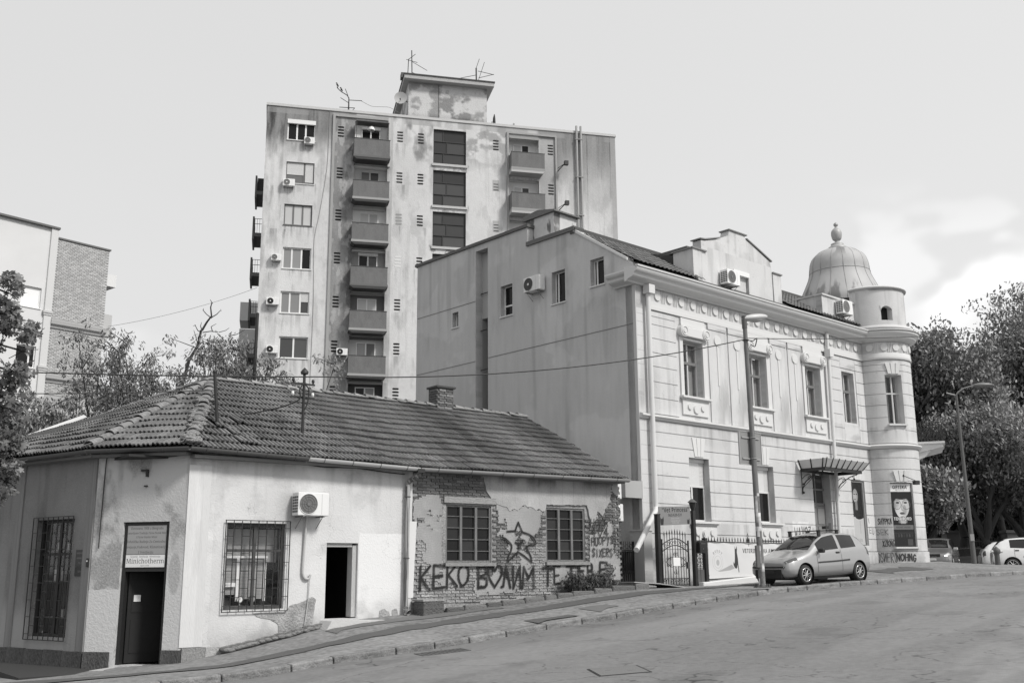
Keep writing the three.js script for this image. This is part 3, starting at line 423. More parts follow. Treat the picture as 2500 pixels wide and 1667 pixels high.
  const shl = []; for (let k = 0; k < 4; k++) shl.push(bx(-0.95, -1.6 + k * 0.5, -1.6, -0.3, -1.57 + k * 0.5, -1.3)); for (let k = 0; k < 7; k++) { const s = -1.57 + (k % 4) * 0.5, u = -0.92 + 0.5 * R(); shl.push(bx(u, s, -1.5, u + 0.15 + 0.1 * R(), s + 0.12 + 0.22 * R(), -1.32)); }
  part('shop_shelf', shl, M(0.4, 0.6), house, MC);
  // windows of the brick end: three casements, each with four glazing bars
  const oldwood = MT(wallTex(0, -1, 14, 4, 90, (u, v) => 0.05 + 0.24 * fbm(u * 28, v * 5, 3)), 0.9, { bumpMap: rough, bumpScale: 0.01 });
  for (const [a, b, c, d] of [[6.79, 0.19, 8.24, 1.66], [10.11, 0.21, 11.54, 1.68]]) {
    const wn = makeWindow(house, undefined, a, b, c, d, { back: 0.06, fw: 0.055, depth: 0.08, cols: [0.335, 0.665], rows: [0.2, 0.4, 0.6, 0.8], frame: oldwood, panes: [MAT.paneDark, PM(0.025, 0.1), MAT.paneDark, PM(0.015, 0.2), PM(0.035, 0.12)], sill: false, bars: 0.008 });
    for (const f of [0.335, 0.665]) part('mullion', bx(mix(a, c, f) - 0.036, b + 0.056, -0.139, mix(a, c, f) + 0.036, d - 0.056, -0.05), oldwood, wn);
    part('sill', bx(a - 0.06, b - 0.09, -0.14, c + 0.09, b - 0.002, 0.07), M(0.3, 0.95, { bumpMap: rough, bumpScale: 0.015 }), wn);
  }
  // --- eaves, gutter, downpipe, wall cable
  const PR = V(-0.148, 2.70, 0.32), PL = V(-1.728, 2.70, -1.546), AP = V(1.973, 5.007, -4.1), RR = V(12.6, 4.876, -4.1), ER = V(12.92, 2.60, 0.32), LE = V(-4.4, 2.68, -9.0), L2 = V(0.34, 4.387, -9.445), EM = V(5.7, 2.555, 0.32);
  const soff = M(0.16, 0.9);
  part('eaves_board', [bx(0, 2.44, 0.001, 5.7, 2.5, 0.30), bx(5.71, 2.44, 0.001, 12.85, 2.49, 0.30)], soff, house);
  part('eaves_board', bx(-2.3, 2.50, 0.001, 0.05, 2.56, 0.28), soff, house, MC); part('eaves_board', bx(-7, 2.5, 0.001, 0.1, 2.56, 0.28), soff, house, ML);
  const gut = (a, b, m) => { const d = b.clone().sub(a), L = d.length(), g = new THREE.CylinderGeometry(0.085, 0.085, L, 12, 1, true, Math.PI / 2, Math.PI), g2 = new THREE.CylinderGeometry(0.078, 0.078, L, 12, 1, true, Math.PI / 2, Math.PI); const q = mg([g, g2, bar(V(0.082, -L / 2, 0), V(0.082, L / 2, 0), 0.012, 6)]); q.rotateZ(-Math.PI / 2); return q.applyMatrix4(new THREE.Matrix4().compose(a.clone().add(b).multiplyScalar(0.5), new THREE.Quaternion().setFromUnitVectors(V(1, 0, 0), d.normalize()), V(1, 1, 1))); };
  const drop = (p) => p.clone().add(V(0, -0.05, 0.06));
  const gutGeo = (a, b) => { const d = b.clone().sub(a), L = d.length(), sh = new THREE.Shape(); for (let k = 0; k <= 10; k++) { const t = Math.PI + k * Math.PI / 10, x = 0.085 * Math.cos(t), y = 0.085 * Math.sin(t); if (k) sh.lineTo(x, y); else sh.moveTo(x, y); } for (let k = 10; k >= 0; k--) { const t = Math.PI + k * Math.PI / 10; sh.lineTo(0.074 * Math.cos(t), 0.074 * Math.sin(t)); } const g = new THREE.ExtrudeGeometry(sh, { depth: L, bevelEnabled: false }); const ax = d.clone().normalize(), up = V(0, 1, 0), side = up.clone().cross(ax).normalize(); return g.applyMatrix4(new THREE.Matrix4().makeBasis(side, ax.clone().cross(side), ax).setPosition(a)); };
  const segs = [[drop(PL).add(V(-0.05, 0, 0.0)), drop(PR), 2, MAT.slate], [drop(PR), drop(PR.clone().lerp(EM, 0.48)), 4, MAT.slate], [drop(PR.clone().lerp(EM, 0.482)), drop(EM), 4, M(0.48, 0.5)], [drop(EM.clone().add(V(0.03, 0, 0))), drop(ER), 7, M(0.30, 0.5)]];
  for (const [a, b, n, mt] of segs) { const g = part('gutter', gutGeo(a, b), mt, house); for (let k = 1; k <= n; k++) { const p = a.clone().lerp(b, (k - 0.5) / n); part('gutter_strap', new THREE.TorusGeometry(0.09, 0.008, 5, 12, Math.PI).rotateX(Math.PI).rotateY(Math.PI / 2 - Math.atan2(b.z - a.z, b.x - a.x)).translate(p.x, p.y, p.z), MAT.slate, g); } }
  part('gutter', gutGeo(LE.clone().add(V(0, -0.1, 0)), drop(PL).add(V(-0.02, 0, -0.05))), MAT.slate, house);
  part('downpipe', [path([[5.72, 2.44, 0.38], [5.70, 2.32, 0.34], [5.58, 2.18, 0.12], [5.55, 2.05, 0.10]], 0.062, 10), bar(V(5.55, 2.06, 0.10), V(5.53, -0.86, 0.10), 0.062, 12), path([[5.53, -0.86, 0.1], [5.53, -0.95, 0.12], [5.55, -1.0, 0.24]], 0.07, 10)], MT(wallTex(0, -2, 6, 5, 60, (u, v) => clamp(0.34 - 0.26 * sst(0.5, 0.62, fbm(u * 14, v * 3, 4)), 0.04, 0.5)), 0.6), house);
  part('whitewash_strip', ext(jag([[5.64, -0.66], [5.8, -0.66], [5.83, 0.2], [5.88, 1.2], [5.64, 1.2]], 0.015), 0.0095, 0.014), M(0.62, 0.9), house);
  part('pipe_clamp', [new THREE.TorusGeometry(0.068, 0.012, 6, 16).rotateX(Math.PI / 2).translate(5.54, 0.3, 0.1), new THREE.TorusGeometry(0.068, 0.012, 6, 16).rotateX(Math.PI / 2).translate(5.55, 1.8, 0.1)], MAT.slate, house);
  part('hopper', [bx(5.62, 2.38, 0.28, 5.82, 2.5, 0.46)], MAT.dark, house);
  const ck = M(0.03, 0.7); const cp = (u, v, w = 0.03) => V(u, v, w), cc = (u, v, w = 0.03) => V(u, v, w).applyMatrix4(MC);
  part('wall_cable', path([cc(-2.06, 0.52), cc(-2.05, 1.4), cc(-2.03, 2.5), cc(-1.9, 2.53), cc(-1.4, 2.47), cc(-0.9, 2.46), cc(-0.3, 2.5), cc(0.02, 2.56), cp(0.5, 2.52), cp(1.3, 2.48), cp(2.2, 2.5), cp(3.2, 2.42), cp(4.1, 2.44), cp(5.0, 2.38), cp(5.5, 2.36)], 0.013, 5, 90), ck, house);
  part('wall_hook', bx(-1.05, 1.84, 0.001, -0.98, 1.87, 0.05), MAT.black, house, MC); part('wall_hook', [bx(-1.14, 2.18, 0.001, -0.98, 2.22, 0.06), bx(-1.02, 2.06, 0.001, -0.97, 2.179, 0.06)], MAT.black, house, MC);
  part('drain_hose', [path([[2.82, 1.27, 0.1], [2.80, 0.6, 0.05], [2.78, -0.02, 0.05], [2.84, -0.16, 0.05], [2.94, -0.17, 0.05], [2.975, -0.08, 0.05]], 0.03, 7, 40), path([[2.965, -0.12, 0.04], [2.95, -0.6, 0.04], [2.88, -1.2, 0.04]], 0.012, 5)], M(0.42, 0.6), house);
  // --- roof: deck, tiles one by one, ridge and hip tiles
  const quad = (a, b, c, d, dn = 0) => { const g = new THREE.BufferGeometry(); const P = [a, b, c, a, c, d]; g.setAttribute('position', new THREE.Float32BufferAttribute(P.flatMap((p) => [p.x, p.y - dn, p.z]), 3)); g.computeVertexNormals(); return g; };
  const roof = part('roof', [quad(PR, ER, RR, AP, 0.075), quad(PL, PR, AP, AP.clone().add(V(-0.001, 0, 0)), 0.075), quad(LE, PL, AP, L2, 0.075), quad(AP, RR, V(12.9, 2.5, -8.7), V(2, 2.5, -8.7), 0.02), quad(L2, AP, V(2, 2.5, -8.7), V(1.6, 2.5, -12), 0.02)], M(0.05, 0.95), house);
  const prof = [[0, 0.002], [0.012, 0.032], [0.06, 0.034], [0.074, 0.002], [0.106, 0.001], [0.118, 0.032], [0.166, 0.034], [0.18, 0.002], [0.228, 0.002]];
  const tileGeo = (() => { const P = [], L = 0.5, th = 0.034; for (let i = 0; i + 1 < prof.length; i++) { const [x0, z0] = prof[i], [x1, z1] = prof[i + 1], A = [x0, 0, z0 + 0.05], B = [x1, 0, z1 + 0.05], C = [x1, L, z1], D = [x0, L, z0]; P.push(...A, ...B, ...C, ...A, ...C, ...D); const E = [x0, 0.004, z0 + 0.05 - th], F = [x1, 0.004, z1 + 0.05 - th]; P.push(...E, ...F, ...B, ...E, ...B, ...A); } const g = new THREE.BufferGeometry(); g.setAttribute('position', new THREE.Float32BufferAttribute(P, 3)); g.computeVertexNormals(); const uv = []; for (let i = 0; i < P.length; i += 3) uv.push(P[i], P[i + 1]); g.setAttribute('uv', new THREE.Float32BufferAttribute(uv, 2)); return g; })();
  const RT = rng(17), tiles = [];
  const cover = (L0, L1, R0_, R1_, rows, dip) => { const off0 = RT() * 0.2; for (let r = 0; r < rows; r++) { const s = r / rows, l = L0.clone().lerp(L1, s), q = R0_.clone().lerp(R1_, s), l2 = L0.clone().lerp(L1, (r + 1) / rows), q2 = R0_.clone().lerp(R1_, (r + 1) / rows), len = l.distanceTo(q), n = Math.floor(len / 0.226 + 0.6), sag = 0.05 * (fbm(r * 0.4, L0.x, 2) - 0.5);
    for (let k = 0; k < n; k++) { const t = (k * 0.226 + (len - n * 0.226) / 2) / len, p = l.clone().lerp(q, t), pu = l2.clone().lerp(q2, clamp(t)), ex = q.clone().sub(l).normalize(), ey = pu.sub(p); ey.addScaledVector(ex, -ey.dot(ex)).normalize(); const ez = ex.clone().cross(ey).normalize();
      const wob = fbm(p.x * 0.9 + 5, p.z * 0.9 + r * 0.35, 3) - 0.5; p.y += dip(s, t) + 0.09 * wob * (1 - s * 0.4) + sag; p.addScaledVector(ez, (RT() - 0.5) * 0.01); p.addScaledVector(ey, (RT() - 0.5) * 0.03 - 0.03);
      const slip = (p.x > 0.3 && p.x < 1.6 && s < 0.35 && s > 0.08 && p.z > -2 && RT() < 0.3) ? 1 : 0; if (slip) p.addScaledVector(ez, 0.05);
      const m = new THREE.Matrix4().makeBasis(ex, ey, ez).multiply(new THREE.Matrix4().makeRotationZ((RT() - 0.5) * (slip ? 0.3 : 0.04))).multiply(new THREE.Matrix4().makeRotationX(-0.0)); m.setPosition(p); const wp3 = p.clone().applyMatrix4(FH.m); tiles.push({ m, d: wp3.length(), tone: clamp(0.135 + 0.09 * (fbm(p.x * 1.1 + 20, p.z * 1.1 + s * 6, 4) - 0.5) * 2 + (RT() - 0.5) * 0.05 - 0.05 * sst(8.5, 12.5, p.x) * sst(0.2, 0.9, s), 0.04, 0.34) }); } } };
  cover(PR, AP, ER, RR, 12, (s, t) => -(1 - s) * 0.10 * (1 - Math.abs(t - 0.44) / 0.56) * (t > 0.02 ? 1 : 0));
  cover(PL, AP, PR, AP, 12, () => 0);
  cover(LE, L2, PL, AP, 12, () => 0);
  tiles.sort((a, b) => a.d - b.d);
  const tm = [0.07, 0.1, 0.135, 0.17, 0.21, 0.26].map((g, k) => MT(wallTex(0, 0, 0.5, 0.5, 128, (u, v) => g * (0.6 + 0.8 * fbm(u * 22 + k * 7, v * 22, 4)) + (n2(u * 40 + k * 3, v * 40) > 0.93 ? 0.12 : 0)), 0.9, { bumpMap: rough, bumpScale: 0.006 }));
  const tl = [0.07, 0.1, 0.135, 0.17, 0.21, 0.26], tk = (t) => tl.reduce((b, v, i) => Math.abs(v - t) < Math.abs(tl[b] - t) ? i : b, 0);
  tiles.slice(0, 300).forEach((t) => part('roof_tile', tileGeo, tm[tk(t.tone)], roof, t.m));
  scatter('roof_tiles', tileGeo, MT(wallTex(0, 0, 0.5, 0.5, 128, (u, v) => 0.6 + 0.75 * fbm(u * 22, v * 22, 4) - 0.05), 0.9, { bumpMap: rough, bumpScale: 0.006 }), tiles.slice(300).map((t) => ({ m: t.m, c: t.tone })), roof, 'stuff');
  const halfTile = (() => { const sh = new THREE.Shape(); for (let k = 0; k <= 8; k++) { const a = k * Math.PI / 8, x = 0.125 * Math.cos(a), y = 0.085 * Math.sin(a); if (k) sh.lineTo(x, y); else sh.moveTo(x, y); } for (let k = 8; k >= 0; k--) { const a = k * Math.PI / 8; sh.lineTo(0.107 * Math.cos(a), 0.068 * Math.sin(a)); } const g = new THREE.ExtrudeGeometry(sh, { depth: 0.42, bevelEnabled: false }); const p = g.attributes.position; for (let i = 0; i < p.count; i++) { const f = 1.12 - 0.3 * p.getZ(i); p.setX(i, p.getX(i) * f); p.setY(i, p.getY(i) * f); } g.computeVertexNormals(); return g; })();
  const ridge = (a, b, lift, mats) => { const d = b.clone().sub(a), L = d.length(), n = Math.round(L / 0.36), ax = d.normalize(), side = V(0, 1, 0).cross(ax).normalize(), up = ax.clone().cross(side); for (let k = 0; k < n; k++) { const p = a.clone().addScaledVector(ax, k * L / n).addScaledVector(up, lift + 0.02 * RT()); const m = new THREE.Matrix4().makeBasis(side, up, ax).multiply(new THREE.Matrix4().makeRotationX(0.09 + 0.06 * (RT() - 0.5))).multiply(new THREE.Matrix4().makeRotationY((RT() - 0.5) * 0.08)); m.setPosition(p); part('ridge_tile', halfTile, mats[Math.floor(RT() * mats.length)], roof, m); } };
  ridge(PR.clone().add(V(0, 0.02, 0)), AP, 0.04, [tm[2], tm[3], tm[4]]); ridge(PL.clone().add(V(0, 0.02, 0)), AP, 0.04, [tm[3], tm[4], M(0.2, 0.95)]); ridge(AP, RR, 0.03, [tm[3], tm[4], M(0.27, 0.95)]); ridge(L2.clone().add(V(-1.4, -0.7, -0.2)), L2, 0.02, [tm[3], tm[2]]); ridge(L2, AP, 0.02, [tm[3], tm[2], tm[4]]);
  const lump = []; for (let k = 0; k < 90; k++) { const t = Math.pow(RT(), 1.3) * 0.62, p = PR.clone().lerp(AP, t), g = new THREE.IcosahedronGeometry(0.05 + 0.06 * RT(), 1).scale(1.2, 0.6, 1.2); p.x += (RT() - 0.5) * 0.3; p.y += 0.07; p.z += (RT() - 0.5) * 0.2; lump.push(g.translate(p.x, p.y, p.z)); }
  for (let k = 0; k < 70; k++) { const t = RT(), p = AP.clone().lerp(RR, t), g = new THREE.IcosahedronGeometry(0.05 + 0.05 * RT(), 1).scale(1.5, 0.5, 1); p.z += 0.1; p.y += 0.02; lump.push(g.translate(p.x, p.y, p.z)); }
  part('mortar_bed', metreUV(mg(lump)), M(0.30, 0.95, { bumpMap: rough, bumpScale: 0.03 }), roof).userData.label = 'pale crumbling mortar along the hip and ridge';
  // chimney of the house, bricks
  const chim = part('chimney', bx(9.02, 4.3, -4.38, 9.62, 5.5, -3.9), M(0.12, 0.95, { bumpMap: rough, bumpScale: 0.03 }), house);
  for (let r = 0; r < 12; r++) for (let k = 0; k < 3; k++) { const v = 4.58 + r * 0.077; if (k < 2) part('brick', brickGeo, bm[Math.floor(RT() * 3.6)], chim, new THREE.Matrix4().makeTranslation(9.15 + k * 0.27 + (r % 2) * 0.07, v, -3.905).multiply(new THREE.Matrix4().makeRotationZ((RT() - 0.5) * 0.03))); else part('brick', brickGeo, bm[Math.floor(RT() * 2.6)], chim, new THREE.Matrix4().makeTranslation(9.025, v, -4.14 + (r % 2) * 0.06).multiply(rotY(Math.PI / 2)).multiply(new THREE.Matrix4().makeScale(1.5, 1, 1))); }
  part('chimney_cap', bx(8.97, 5.5, -4.43, 9.67, 5.56, -3.83), M(0.1, 0.95, { bumpMap: rough, bumpScale: 0.03 }), chim);
  part('vent_pipe', [lathe([[0.09, 0], [0.09, 0.55], [0.13, 0.56], [0.14, 0.72], [0.0, 0.74]], 12).translate(-3.1, 3.05, -8.9)], MAT.slate, roof);
  part('roof_flashing', quad(L2.clone().add(V(-1.6, -0.72, -0.1)), L2.clone().add(V(-0.1, 0.0, 0.05)), L2.clone().add(V(-0.05, 0.14, -0.5)), L2.clone().add(V(-1.6, -0.58, -0.6)), -0.12), M(0.6, 0.6), roof);
  // --- spray paint
  const st = []; const W_ = 0.064;
  const put = (c, a, b, lo, hi) => st.push(...glyph(a, b, lo, hi, W_, GL[c]));
  put('K', 5.97, 6.3, -0.5, 0.09); put('E', 6.36, 6.74, -0.46, 0.11); put('K', 6.78, 7.12, -0.44, 0.11); put('O', 7.12, 7.46, -0.42, 0.11); put('B', 7.74, 8.06, -0.44, 0.09);
  st.push({ w: W_, p: smooth([[8.3, -0.44], [8.1, -0.15], [8.12, 0.05], [8.24, 0.08], [8.31, -0.02], [8.4, 0.1], [8.53, 0.06], [8.52, -0.14], [8.3, -0.44]]) });
  put('L', 8.52, 8.84, -0.46, 0.06); put('I', 8.9, 9.18, -0.47, 0.1); put('Mm', 9.22, 9.65, -0.47, 0.1); put('T', 9.92, 10.3, -0.46, 0.09); put('E', 10.32, 10.56, -0.4, 0.09); put('T', 10.8, 11.08, -0.35, 0.12); put('E', 11.2, 11.45, -0.3, 0.12); put('B', 11.55, 11.75, -0.3, 0.14); put('E', 12.0, 12.3, -0.2, 0.17);
  const S2 = (p, w = 0.05) => st.push({ w, p });
  S2([[9.1, 1.25], [8.99, 1.02], [8.72, 1.0]]); S2([[9.1, 1.25], [9.24, 0.99], [9.46, 0.94]]); S2(smooth([[9.46, 0.94], [9.62, 0.84], [9.69, 0.68], [9.5, 0.66], [9.36, 0.6]])); S2(smooth([[8.55, 0.85], [8.68, 0.8], [8.86, 0.65], [8.85, 0.5]])); S2(smooth([[8.85, 0.5], [8.76, 0.35], [8.74, 0.22]])); S2([[8.74, 0.22], [9.08, 0.47], [9.3, 0.36], [9.55, 0.19]]); S2(smooth([[9.36, 0.6], [9.42, 0.5], [9.52, 0.35], [9.55, 0.19]]));
  S2(smooth([[9.02, 0.93], [9.0, 1.0], [9.06, 1.02], [9.09, 0.93], [9.02, 0.9]]), 0.022); S2(smooth([[9.13, 0.93], [9.12, 1.0], [9.18, 1.01], [9.2, 0.92], [9.13, 0.9]]), 0.022); S2([[9.05, 0.96], [9.05, 0.94]], 0.03); S2([[9.16, 0.96], [9.16, 0.94]], 0.03); S2(smooth([[9.0, 0.72], [9.1, 0.67], [9.2, 0.7], [9.25, 0.79]]), 0.05); S2([[9.1, 0.6], [9.13, 0.57]], 0.05);
  graffiti('graffiti', house, undefined, 5.85, -0.62, 12.75, 1.35, 0.03, 290, st, 0.005, 0.4, 0.12).userData.label = 'large black sprayed letters with a heart, and a star drawn above them';
  const st2 = [...word('HOKR', 11.7, 1.2, 0.2, 0.18, 0.03), ...word('404', 11.72, 0.92, 0.26, 0.24, 0.036), ...word('HUOPYS', 11.72, 0.66, 0.22, 0.145, 0.03, 0.01), ...word('SiXERS', 11.74, 0.34, 0.22, 0.135, 0.032), { w: 0.02, p: smooth([[11.66, 1.2], [11.63, 0.9], [11.66, 0.5]]) }, { w: 0.02, p: smooth([[12.56, 1.25], [12.66, 0.9], [12.6, 0.45]]) }, { w: 0.02, p: [[11.75, 0.88], [12.4, 0.9]] }];
  graffiti('graffiti', house, undefined, 11.55, 0.2, 12.75, 1.6, 0.032, 420, st2, 0.02, 0.3, 0.14).userData.label = 'thin scrawled tags beside the second window';
}
function wallGrad() { return M(0.3, 0.9); }
const acHouse = makeAC('white air conditioner on the whitewashed wall above the dark doorway', FH.at(2.84, 1.25, 0.0), FH.a, { w: 0.79, h: 0.53, d: 0.32, fan: M(0.14, 0.7), hub: M(0.14, 0.7), tone: M(0.7, 0.4), side: -1 });
{
  // signs of the shop
  const MCw = FH.m.clone().multiply(MC), MLw = FH.m.clone().multiply(ML), pc = (m, u, v, w) => { const q = V(u, v, w).applyMatrix4(m); return [q.x, q.y, q.z]; };
  const s = thing('shop_sign', 'two-panel shop sign with lettering above the corner door', 'sign', pc(MCw, -0.947, 0.108, -0.055), FH.a - 49.75 * DEG);
  const txt = (w, h, bgc, lines) => canvasTex(w, h, (c) => { c.fillStyle = gl(bgc); c.fillRect(0, 0, w, h); c.textAlign = 'center'; c.textBaseline = 'middle'; for (const [t, y, size, font, col, sx] of lines) { c.save(); c.translate(w / 2, y * h); c.scale(sx || 1, 1); c.fillStyle = gl(col); c.font = `${size}px ${font}`; c.fillText(t, 0, 0); c.restore(); } });
  const face = (w, h, d, tex, name, parent, x, y, z, side) => { const o = part(name, bx(x - w / 2, y, z, x + w / 2, y + h, z + d), side || MAT.grey, parent); part('print', new THREE.PlaneGeometry(w * 0.985, h * 0.985).translate(x, y + h / 2, z + d + 0.003), MT(tex, 0.55), o); return o; };
  face(0.94, 0.62, 0.012, txt(768, 512, 150, [['Osnovano 1908 u Beogradu', 0.09, 62, 'sans-serif', 40, 0.85], ['Nastavljamo Tradiciju Firme Novak Minić', 0.26, 50, 'serif', 30, 0.82], ['i Firme Stanko Minić', 0.40, 50, 'serif', 30, 0.85], ['Tehnička Radnja Za Centralno', 0.56, 58, 'serif', 40, 0.95], ['Grejanje,Vodovod, Klimatizaciju', 0.75, 58, 'serif', 40, 0.93], ['I Ventilaciju', 0.93, 56, 'serif', 40, 0.95]]), 'upper_panel', s, 0, 0.275, 0);
  face(0.95, 0.268, 0.014, txt(768, 216, 222, [['Grejanje   Ventilacija   Klimatizacija', 0.14, 40, 'sans-serif', 50, 0.95], ['Minichotherm', 0.50, 112, 'serif', 30, 0.98], ['Since 1908', 0.87, 34, 'serif', 60, 1]]), 'lower_panel', s, 0, 0, 0);
  const pq = thing('wall_plaque', 'dark nameplate with two panels beside the barred side window', 'plaque', pc(MLw, -0.36, -0.07, 0.003), FH.a - 71.75 * DEG);
  face(0.41, 0.36, 0.012, txt(256, 224, 58, [['MINICHOTHERM', 0.2, 30, 'sans-serif', 130, 1], ['GREJANJE I KLIMA', 0.5, 26, 'sans-serif', 130, 1], ['TEL. 011', 0.8, 30, 'sans-serif', 120, 1]]), 'upper_panel', pq, 0, 0.21, 0, MAT.slate); face(0.41, 0.2, 0.012, txt(256, 128, 42, [['SERVIS', 0.5, 36, 'sans-serif', 120, 1]]), 'lower_panel', pq, 0, 0, 0, MAT.slate);
  const ic = thing('intercom', 'small black bell panel on the house corner left of the door', 'intercom', pc(MLw, -0.06, 0.13, 0.032), FH.a - 71.75 * DEG);
  part('housing', new RoundedBoxGeometry(0.09, 0.19, 0.03, 2, 0.012).translate(0, 0.09, 0.015), MAT.black, ic); part('button', new THREE.CylinderGeometry(0.018, 0.018, 0.012, 12).rotateX(Math.PI / 2).translate(0, 0.12, 0.034), MAT.white, ic);
  // things standing in the street window
  const wi = (u, v, w) => FH.at(u, v, w);
  const ds = thing('window_sign', 'small white company sign in the barred shop window', 'sign', wi(1.17, -0.33, -0.36), FH.a); face(0.34, 0.09, 0.008, txt(256, 68, 225, [['Dietrich ◇', 0.52, 44, 'sans-serif', 40, 1]]), 'board', ds, 0, 0, 0);
  for (const [u, v, r] of [[1.42, -0.735, 0.07], [1.71, -0.735, 0.075]]) { const g = thing('pressure_gauge', u < 1.5 ? 'round white dial gauge standing in the shop window' : 'round grey valve disc beside the gauge in the shop window', u < 1.5 ? 'gauge' : 'valve', wi(u, v, -0.27), FH.a); part('dial', new THREE.CylinderGeometry(r, r, 0.04, 22).rotateX(Math.PI / 2).translate(0, r + 0.06, 0), u < 1.5 ? MAT.white : M(0.4, 0.5), g); part('rim', new THREE.TorusGeometry(r, 0.01, 6, 24).translate(0, r + 0.06, 0.02), MAT.slate, g); part('needle', u < 1.5 ? bx(-0.004, r + 0.05, 0.021, 0.004, 2 * r + 0.04, 0.026).rotateZ(-0.02) : new THREE.CylinderGeometry(0.025, 0.025, 0.05, 12).rotateX(Math.PI / 2).translate(0, r + 0.06, 0), MAT.dark, g); part('stem', bx(-0.015, 0, -0.015, 0.015, 0.07, 0.015), MAT.steel, g); }
}
// things on the house roof
{
  const m = thing('service_mast', 'black iron service mast with two crossarms standing on the tiled roof', 'mast', FH.at(3.1, 3.0, -0.9), FH.a);
  part('pole', bar(V(0, -0.1, 0), V(0, 1.86, 0), 0.035, 10), MAT.iron, m); part('cap', lathe([[0.09, 1.80], [0.10, 1.86], [0.05, 1.92], [0, 1.97]], 12), MAT.iron, m);
  for (const v of [1.22, 1.56]) { const c = part('crossarm', bx(-0.32, v - 0.025, -0.07, 0.32, v + 0.02, -0.04), MAT.iron, m); for (const x of [-0.27, 0.27]) part('insulator', lathe([[0.0, 0.02], [0.022, 0.021], [0.022, 0.05], [0.04, 0.06], [0.035, 0.1], [0.03, 0.13], [0, 0.14]], 10).translate(x, v, -0.055), v < 1.4 ? MAT.pvc : MAT.iron, c); }
  part('drop_cable', [path([[0.0, 1.6, 0.02], [-0.13, 1.4, 0.03], [-0.12, 1.15, 0.03], [-0.5, 0.95, -0.2], [-1.3, 0.78, -0.9], [-2.1, 1.15, -1.9]], 0.018, 5, 40), path([[0.0, 1.55, 0.03], [0.12, 1.42, 0.03], [0.1, 1.1, 0.03], [0.02, 0.9, 0.04]], 0.018, 5, 24)], MAT.iron, m);
  part('flashing', bx(-0.2, -0.03, -0.15, 0.25, 0.03, 0.3).rotateX(0.5).translate(0.05, -0.02, 0.05), M(0.22, 0.8), m);
  const p = thing('roof_pole', 'plain dark pole leaning on the roof hip above the house corner', 'pole', FH.at(0.95, 3.25, -0.9), FH.a);
  part('shaft', bar(V(0, -0.1, 0), V(-0.16, 1.35, 0), 0.038, 10), MAT.iron, p); part('cap', new THREE.SphereGeometry(0.05, 10, 8).translate(-0.16, 1.35, 0), MAT.iron, p);
}
// ================================================================ the white two-storey building with the round corner turret
const villa = thing('corner_building', 'white two-storey stucco building with a round corner bay and bell dome', 'building', FW.pos, FW.a);
const MG = rotY(-Math.PI / 2 - 0.0 * DEG);
const stuccoV = (u, v) => { const f = fbm(u * 0.7 + 30, v * 0.7, 4); const ck = fbm(u * 0.9 + 70, v * 0.9, 5); let g = 0.56 + 0.07 * (f - 0.5) - (Math.abs(ck - 0.5) < 0.0016 ? 0.10 : 0) + 0.03 * (n2(u * 30, v * 30) - 0.5); g -= 0.16 * sst(1.7, 0.1, v) * sst(0.4, 0.65, fbm(u * 1.3, v * 1.3 + 9, 4)); g -= 0.09 * sst(0.55, 0.8, fbm(u * 4 + 5, v * 0.35, 3)); for (const q of [4.79, 9.3, 5.7, 1.5]) g -= 0.10 * sst(0.9, 0, q - v) * sst(0, 0.02, q - v) * sst(0.4, 0.72, fbm(u * 5, v * 0.4 + q, 3)); g -= 0.05 * sst(0.5, 0.7, fbm(u * 0.9 + 60, v * 0.9, 5)); if (u > 8.4 && u < 9.8 && v > 0.9 && v < 1.65 + 0.08 * fbm(u * 3, 1, 3)) g += 0.10 * sst(0.4, 0.6, fbm(u * 3, v * 3, 4)); return clamp(g, 0.1, 0.78); };
const stTex = wallTex(-1, -1, 18, 12.5, 70, stuccoV);
const vStucco = MT(stTex, 0.9, { bumpMap: stucco, bumpScale: 0.006 }), vTrim = M(0.60, 0.8, { bumpMap: stucco, bumpScale: 0.003 }), vDeep = M(0.5, 0.85);
const rectSub = (rects, hole) => rects.flatMap(([a, b, c, d]) => { const [p, q, r, s] = hole; if (p >= c || r <= a || q >= d || s <= b) return [[a, b, c, d]]; const o = []; if (p > a) o.push([a, b, p, d]); if (r < c) o.push([r, b, c, d]); const l = Math.max(a, p), h = Math.min(c, r); if (q > b) o.push([l, b, h, q]); if (s < d) o.push([l, s, h, d]); return o; });
const UC = 15.77, RB = 1.32;                                    // turret axis and radius
const WIN1 = [[2.33, 5.76, 3.42, 7.72], [6.2, 5.78, 7.28, 7.75], [9.9, 5.8, 11.0, 7.78], [12.75, 5.8, 13.69, 7.92]];
const WIN0 = [[2.44, 1.54, 3.53, 3.67], [6.33, 1.59, 7.37, 3.64]], DOOR = [9.96, -0.3, 11.22, 3.68], POST1 = [12.79, 0.86, 13.82, 3.44];
const OPEN = [...WIN1, ...WIN0, DOOR, POST1];
